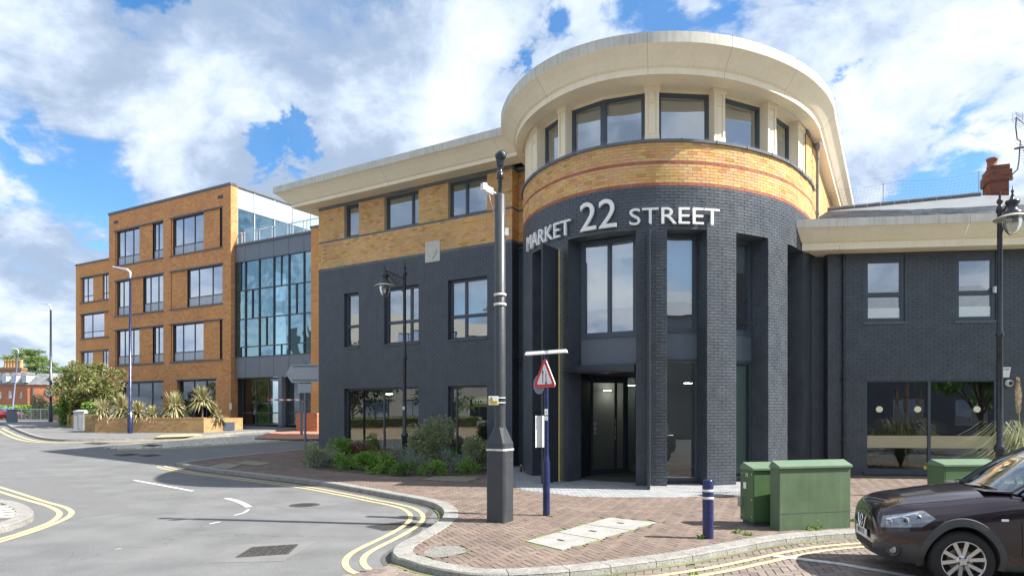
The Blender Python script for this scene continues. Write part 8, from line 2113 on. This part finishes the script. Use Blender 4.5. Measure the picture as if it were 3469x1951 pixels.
# door seam and wing seam, bonnet seam
SEAM = mat('seam', (.004, .004, .005), .9, var=0)
def surf_line(ptsx, m, w_, name, o=.0015):
    q = MB(); P_ = [V(*p) for p in ptsx]
    q.tube([KK(p) for p in P_], w_, m, 5); q.build(name, CAR)
sl_ = [side(x, z, 1, .000) for x, z in ((-.70, 1.0), (-.60, .90), (-.59, .75), (-.60, .60), (-.60, .45), (-.60, .30))]
surf_line([tuple(p) for p in sl_], SEAM, .0045, 'door_seam')
bs = []
for x in [-.40, -.25, -.1, .05, .2, .35, .5, .62, .70]:
    yy = .72 - max(0, x) * .16; h_ = hit(x, yy, 2, (0, 0, -1)); bs.append(V(x, yy, h_.z + .0 if h_ else .95))
for s in (1, -1): surf_line([(p.x, p.y * s, p.z) for p in bs], SEAM, .004, 'bonnet_seam')
surf_line([tuple(nose(y, .785 - .05 * (abs(y) / .4), 0)) for y in (-.38, -.2, 0, .2, .38)], SEAM, .004, 'bonnet_edge_seam')
# headlamps: clear lens over reflector bowls wrapped on the corner
def patch(angs, zlo, zhi, o, m, name, parent, sgn, nz=4, smooth=True):
    q = MB(); g = []
    for i, a in enumerate(angs):
        f = i / (len(angs) - 1); lo, hi = zlo(f), zhi(f); col_ = [corner(a * sgn, lo + (hi - lo) * j / nz, o) for j in range(nz + 1)]; g.append(col_)
    n_ = nz + 1; q.raw([KK(p) for c_ in g for p in c_], [(i * n_ + j, (i + 1) * n_ + j, (i + 1) * n_ + j + 1, i * n_ + j + 1) for i in range(len(g) - 1) for j in range(nz)], m, smooth=smooth); return q.build(name, parent)
angs = [31 + 3.6 * k for k in range(13)]
zlo = lambda f: .668 + .055 * f + .09 * max(0, f - .75) * 3; zhi = lambda f: .775 + .080 * min(1, f / .7) - max(0, f - .78) * .30
HB_ = mat('headlamp_bowl', (.34, .34, .35), .38, metal=.55, var=0.5, scale=22); 
for s in (1, -1):
    hl = patch(angs, lambda f: zlo(f) - .012, lambda f: zhi(f) + .012, .002, BLACKG, 'headlight', CAR, s)
    patch(angs, zlo, zhi, .004, HB_, 'reflector', hl, s)
    for a, z, r_ in ((38, .725, .034), (50, .752, .042), (60, .79, .028)):
        c_ = corner(a * s, z, .006); d = V(cos(radians(a)), sin(radians(a)) * s, 0); dw = ch * d.x + cl_ * d.y; q = MB(); q.lathe([(r_ * 1.15, -.004), (r_ * 1.15, .006), (r_, .008), (r_ * .55, -.004), (.0, -.006)], KK(c_), CHR, 20, axis=dw); q.lathe([(r_ * .5, .0), (r_ * .35, .012), (0, .016)], KK(c_), BLACKG if a != 38 else HB_, 14, axis=dw); q.build('lamp_bowl', hl)
    patch(angs[1:9], lambda f: zhi(f * .75) - .030, lambda f: zhi(f * .75) - .014, .009, CHR, 'chrome_trim', hl, s, nz=2); patch(angs[:3], zlo, lambda f: zhi(f * .15), .008, mat('indicator', (.36, .35, .34), .35, metal=.4, var=.3, scale=30), 'indicator', hl, s)
    patch(angs, lambda f: zlo(f) - .004, lambda f: zhi(f) + .004, .020, LENS, 'lens', hl, s)
    c_ = corner(40 * s, .425, .004); d = V(cos(radians(40)), sin(radians(40)) * s, 0); dw = ch * d.x + cl_ * d.y; q = MB(); q.lathe([(.085, -.01), (.085, .004), (.068, .008), (.060, -.006), (0, -.008)], KK(c_), BLACKG, 22, axis=dw); q.build('fog_light', CAR)
    q = MB(); q.lathe([(.045, -.004), (.035, -.002), (0, .0)], KK(c_) + dw * .003, MATS['headlamp_bowl'], 16, axis=dw); q.build('fog_lens', CAR)
    c_ = side(-.42, .80, s, .002); q = MB(); q.obox(KK(c_), ch * .036, V(0, 0, .014), cl_ * .008, CHR); q.build('side_repeater', CAR, bevel=.006)
# grille
q = MB(); GR_ = mat('grille_black', (.012, .012, .013), .4, var=0)
def npatch(ys, zlo, zhi, o, m, name, nz=3, parent=None, smooth=True):
    q = MB(); g = [[nose(y, zlo(y) + (zhi(y) - zlo(y)) * j / nz, o) for j in range(nz + 1)] for y in ys]; n_ = nz + 1
    q.raw([KK(p) for c_ in g for p in c_], [(i * n_ + j, (i + 1) * n_ + j, (i + 1) * n_ + j + 1, i * n_ + j + 1) for i in range(len(g) - 1) for j in range(nz)], m, smooth=smooth); return q.build(name, parent or CAR)
ys_ = [-.44 + .88 * k / 16 for k in range(17)]
gr = npatch(ys_, lambda y: .585 + .05 * abs(y), lambda y: .715 - .09 * abs(y), .004, GR_, 'grille')
q = MB()
for z in (.60, .63, .66, .69): 
    for i in range(16):
        a, b = nose(ys_[i], z, .010), nose(ys_[i + 1], z, .010)
        if .60 + .05 * abs(ys_[i]) <= z <= .72 - .09 * abs(ys_[i]): q.tube([KK(a), KK(b)], .0035, CLAD, 4)
for y in [-.42 + .06 * k for k in range(15)]: q.tube([KK(nose(y, .60 + .05 * abs(y), .010)), KK(nose(y, .70 - .09 * abs(y), .010))], .0035, CLAD, 4)
q.build('grille_mesh', gr, kind='stuff')
for s in (1, -1):
    q = MB(); q.tube([KK(nose(s * .10, .575, .016)), KK(nose(s * .155, .64, .018)), KK(nose(s * .185, .715, .014))], .013, CHR, 6); q.build('grille_bar', CAR)
q = MB(); c_ = nose(0, .665, .02); q.tube([K(c_.x, .058 * cos(t), c_.z + .058 * sin(t)) for t in [2 * pi * k / 24 for k in range(25)]], .009, CHR, 6, caps=False); q.obox(K(c_.x + .006, 0, c_.z), cl_ * .066, V(0, 0, .011), ch * .005, CHR); q.build('round_badge', CAR)
npatch([-.50 + 1.0 * k / 14 for k in range(15)], lambda y: .335 + .04 * abs(y), lambda y: .455 - .06 * abs(y), .004, GR_, 'lower_grille')
q = MB()
for z in (.36, .39, .42): q.tube([KK(nose(y, z, .012)) for y in [-.40 + .1 * k for k in range(9)]], .006, CLAD, 5)
q.build('lower_grille_slats', CAR, kind='stuff')
pc = nose(0, .535, .022); q = MB(); q.obox(K(pc.x, 0, .525), cl_ * .26 * CSC, V(0, 0, .055 * CSC), ch * .004, PLATE); pl_ = q.build('number_plate', CAR)
q = MB(); pcw = K(pc.x + .006, 0, .525); add_text(q, 'RJ10 XTL', .085, pcw + ch * .0006, cl_, (0, 0, 1), BLACKG, .0008); q.build('plate_characters', pl_)

# small red car far left
RC = V(xy(10, 74)[0], 74, .9); RCO = empty('red_car', RC, 'bright red hatchback partly cut off at the far left edge', 'car'); RP = mat('red_car_paint', (.50, .02, .03), .3, var=.03, coat=1)
q = MB(); sec = [(-1.9, .3, .75), (-1.75, .25, .95), (-.9, .25, 1.0), (.8, .25, .98), (1.6, .25, .78), (1.9, .3, .62)]
ring = []
for x, z0, z1 in sec: ring.append([RC + V(x, y, z) for y, z in ((-.8, z0), (-.86, (z0 + z1) / 2), (-.78, z1), (.78, z1), (.86, (z0 + z1) / 2), (.8, z0))])
for a, b in zip(ring, ring[1:]):
    for k in range(6): q.face([a[k], a[(k + 1) % 6], b[(k + 1) % 6], b[k]], RP, smooth=False)
q.face(ring[0], RP); q.face(ring[-1], RP); q.build('body', RCO, bevel=.05)
q = MB(); cab = [(-1.6, .96, -1.2, 1.42), ]; A1 = [RC + V(x, y, z) for x, z in ((-1.65, .96), (-1.15, 1.40), (.1, 1.42), (.95, .96)) for y in (-.74,)]; A2 = [p + V(0, 1.48, 0) for p in A1]
q.face([A1[0], A1[3], A1[2], A1[1]], CARG); q.face([A1[3], A2[3], A2[2], A1[2]], CARG); q.face([A1[0], A2[0], A2[1], A1[1]], CARG); q.build('windows', RCO); q = MB(); q.face([A1[1] + V(0, .04, .01), A1[2] + V(0, .04, .01), A2[2] + V(0, -.04, .01), A2[1] + V(0, -.04, .01)], RP); q.face([a + V(0, .1, -.02) for a in A1], INTD); q.build('roof', RCO)
for x in (-1.25, 1.25):
    q = MB(); q.lathe([(.32, -.1), (.32, .1), (.2, .11), (0, .11)], RC + V(x, -.80, .32), TYRE, 18, axis=V(0, -1, 0)); q.lathe([(.19, .0), (.19, .115), (0, .12)], RC + V(x, -.80, .32), ALLOY, 12, axis=V(0, -1, 0)); q.build('wheel', RCO)
q = MB(); q.obox(RC + V(1.78, -.70, .66), V(.12, .02, 0), V(0, .08, 0), V(0, 0, .07), WHITE); q.build('headlight', RCO)
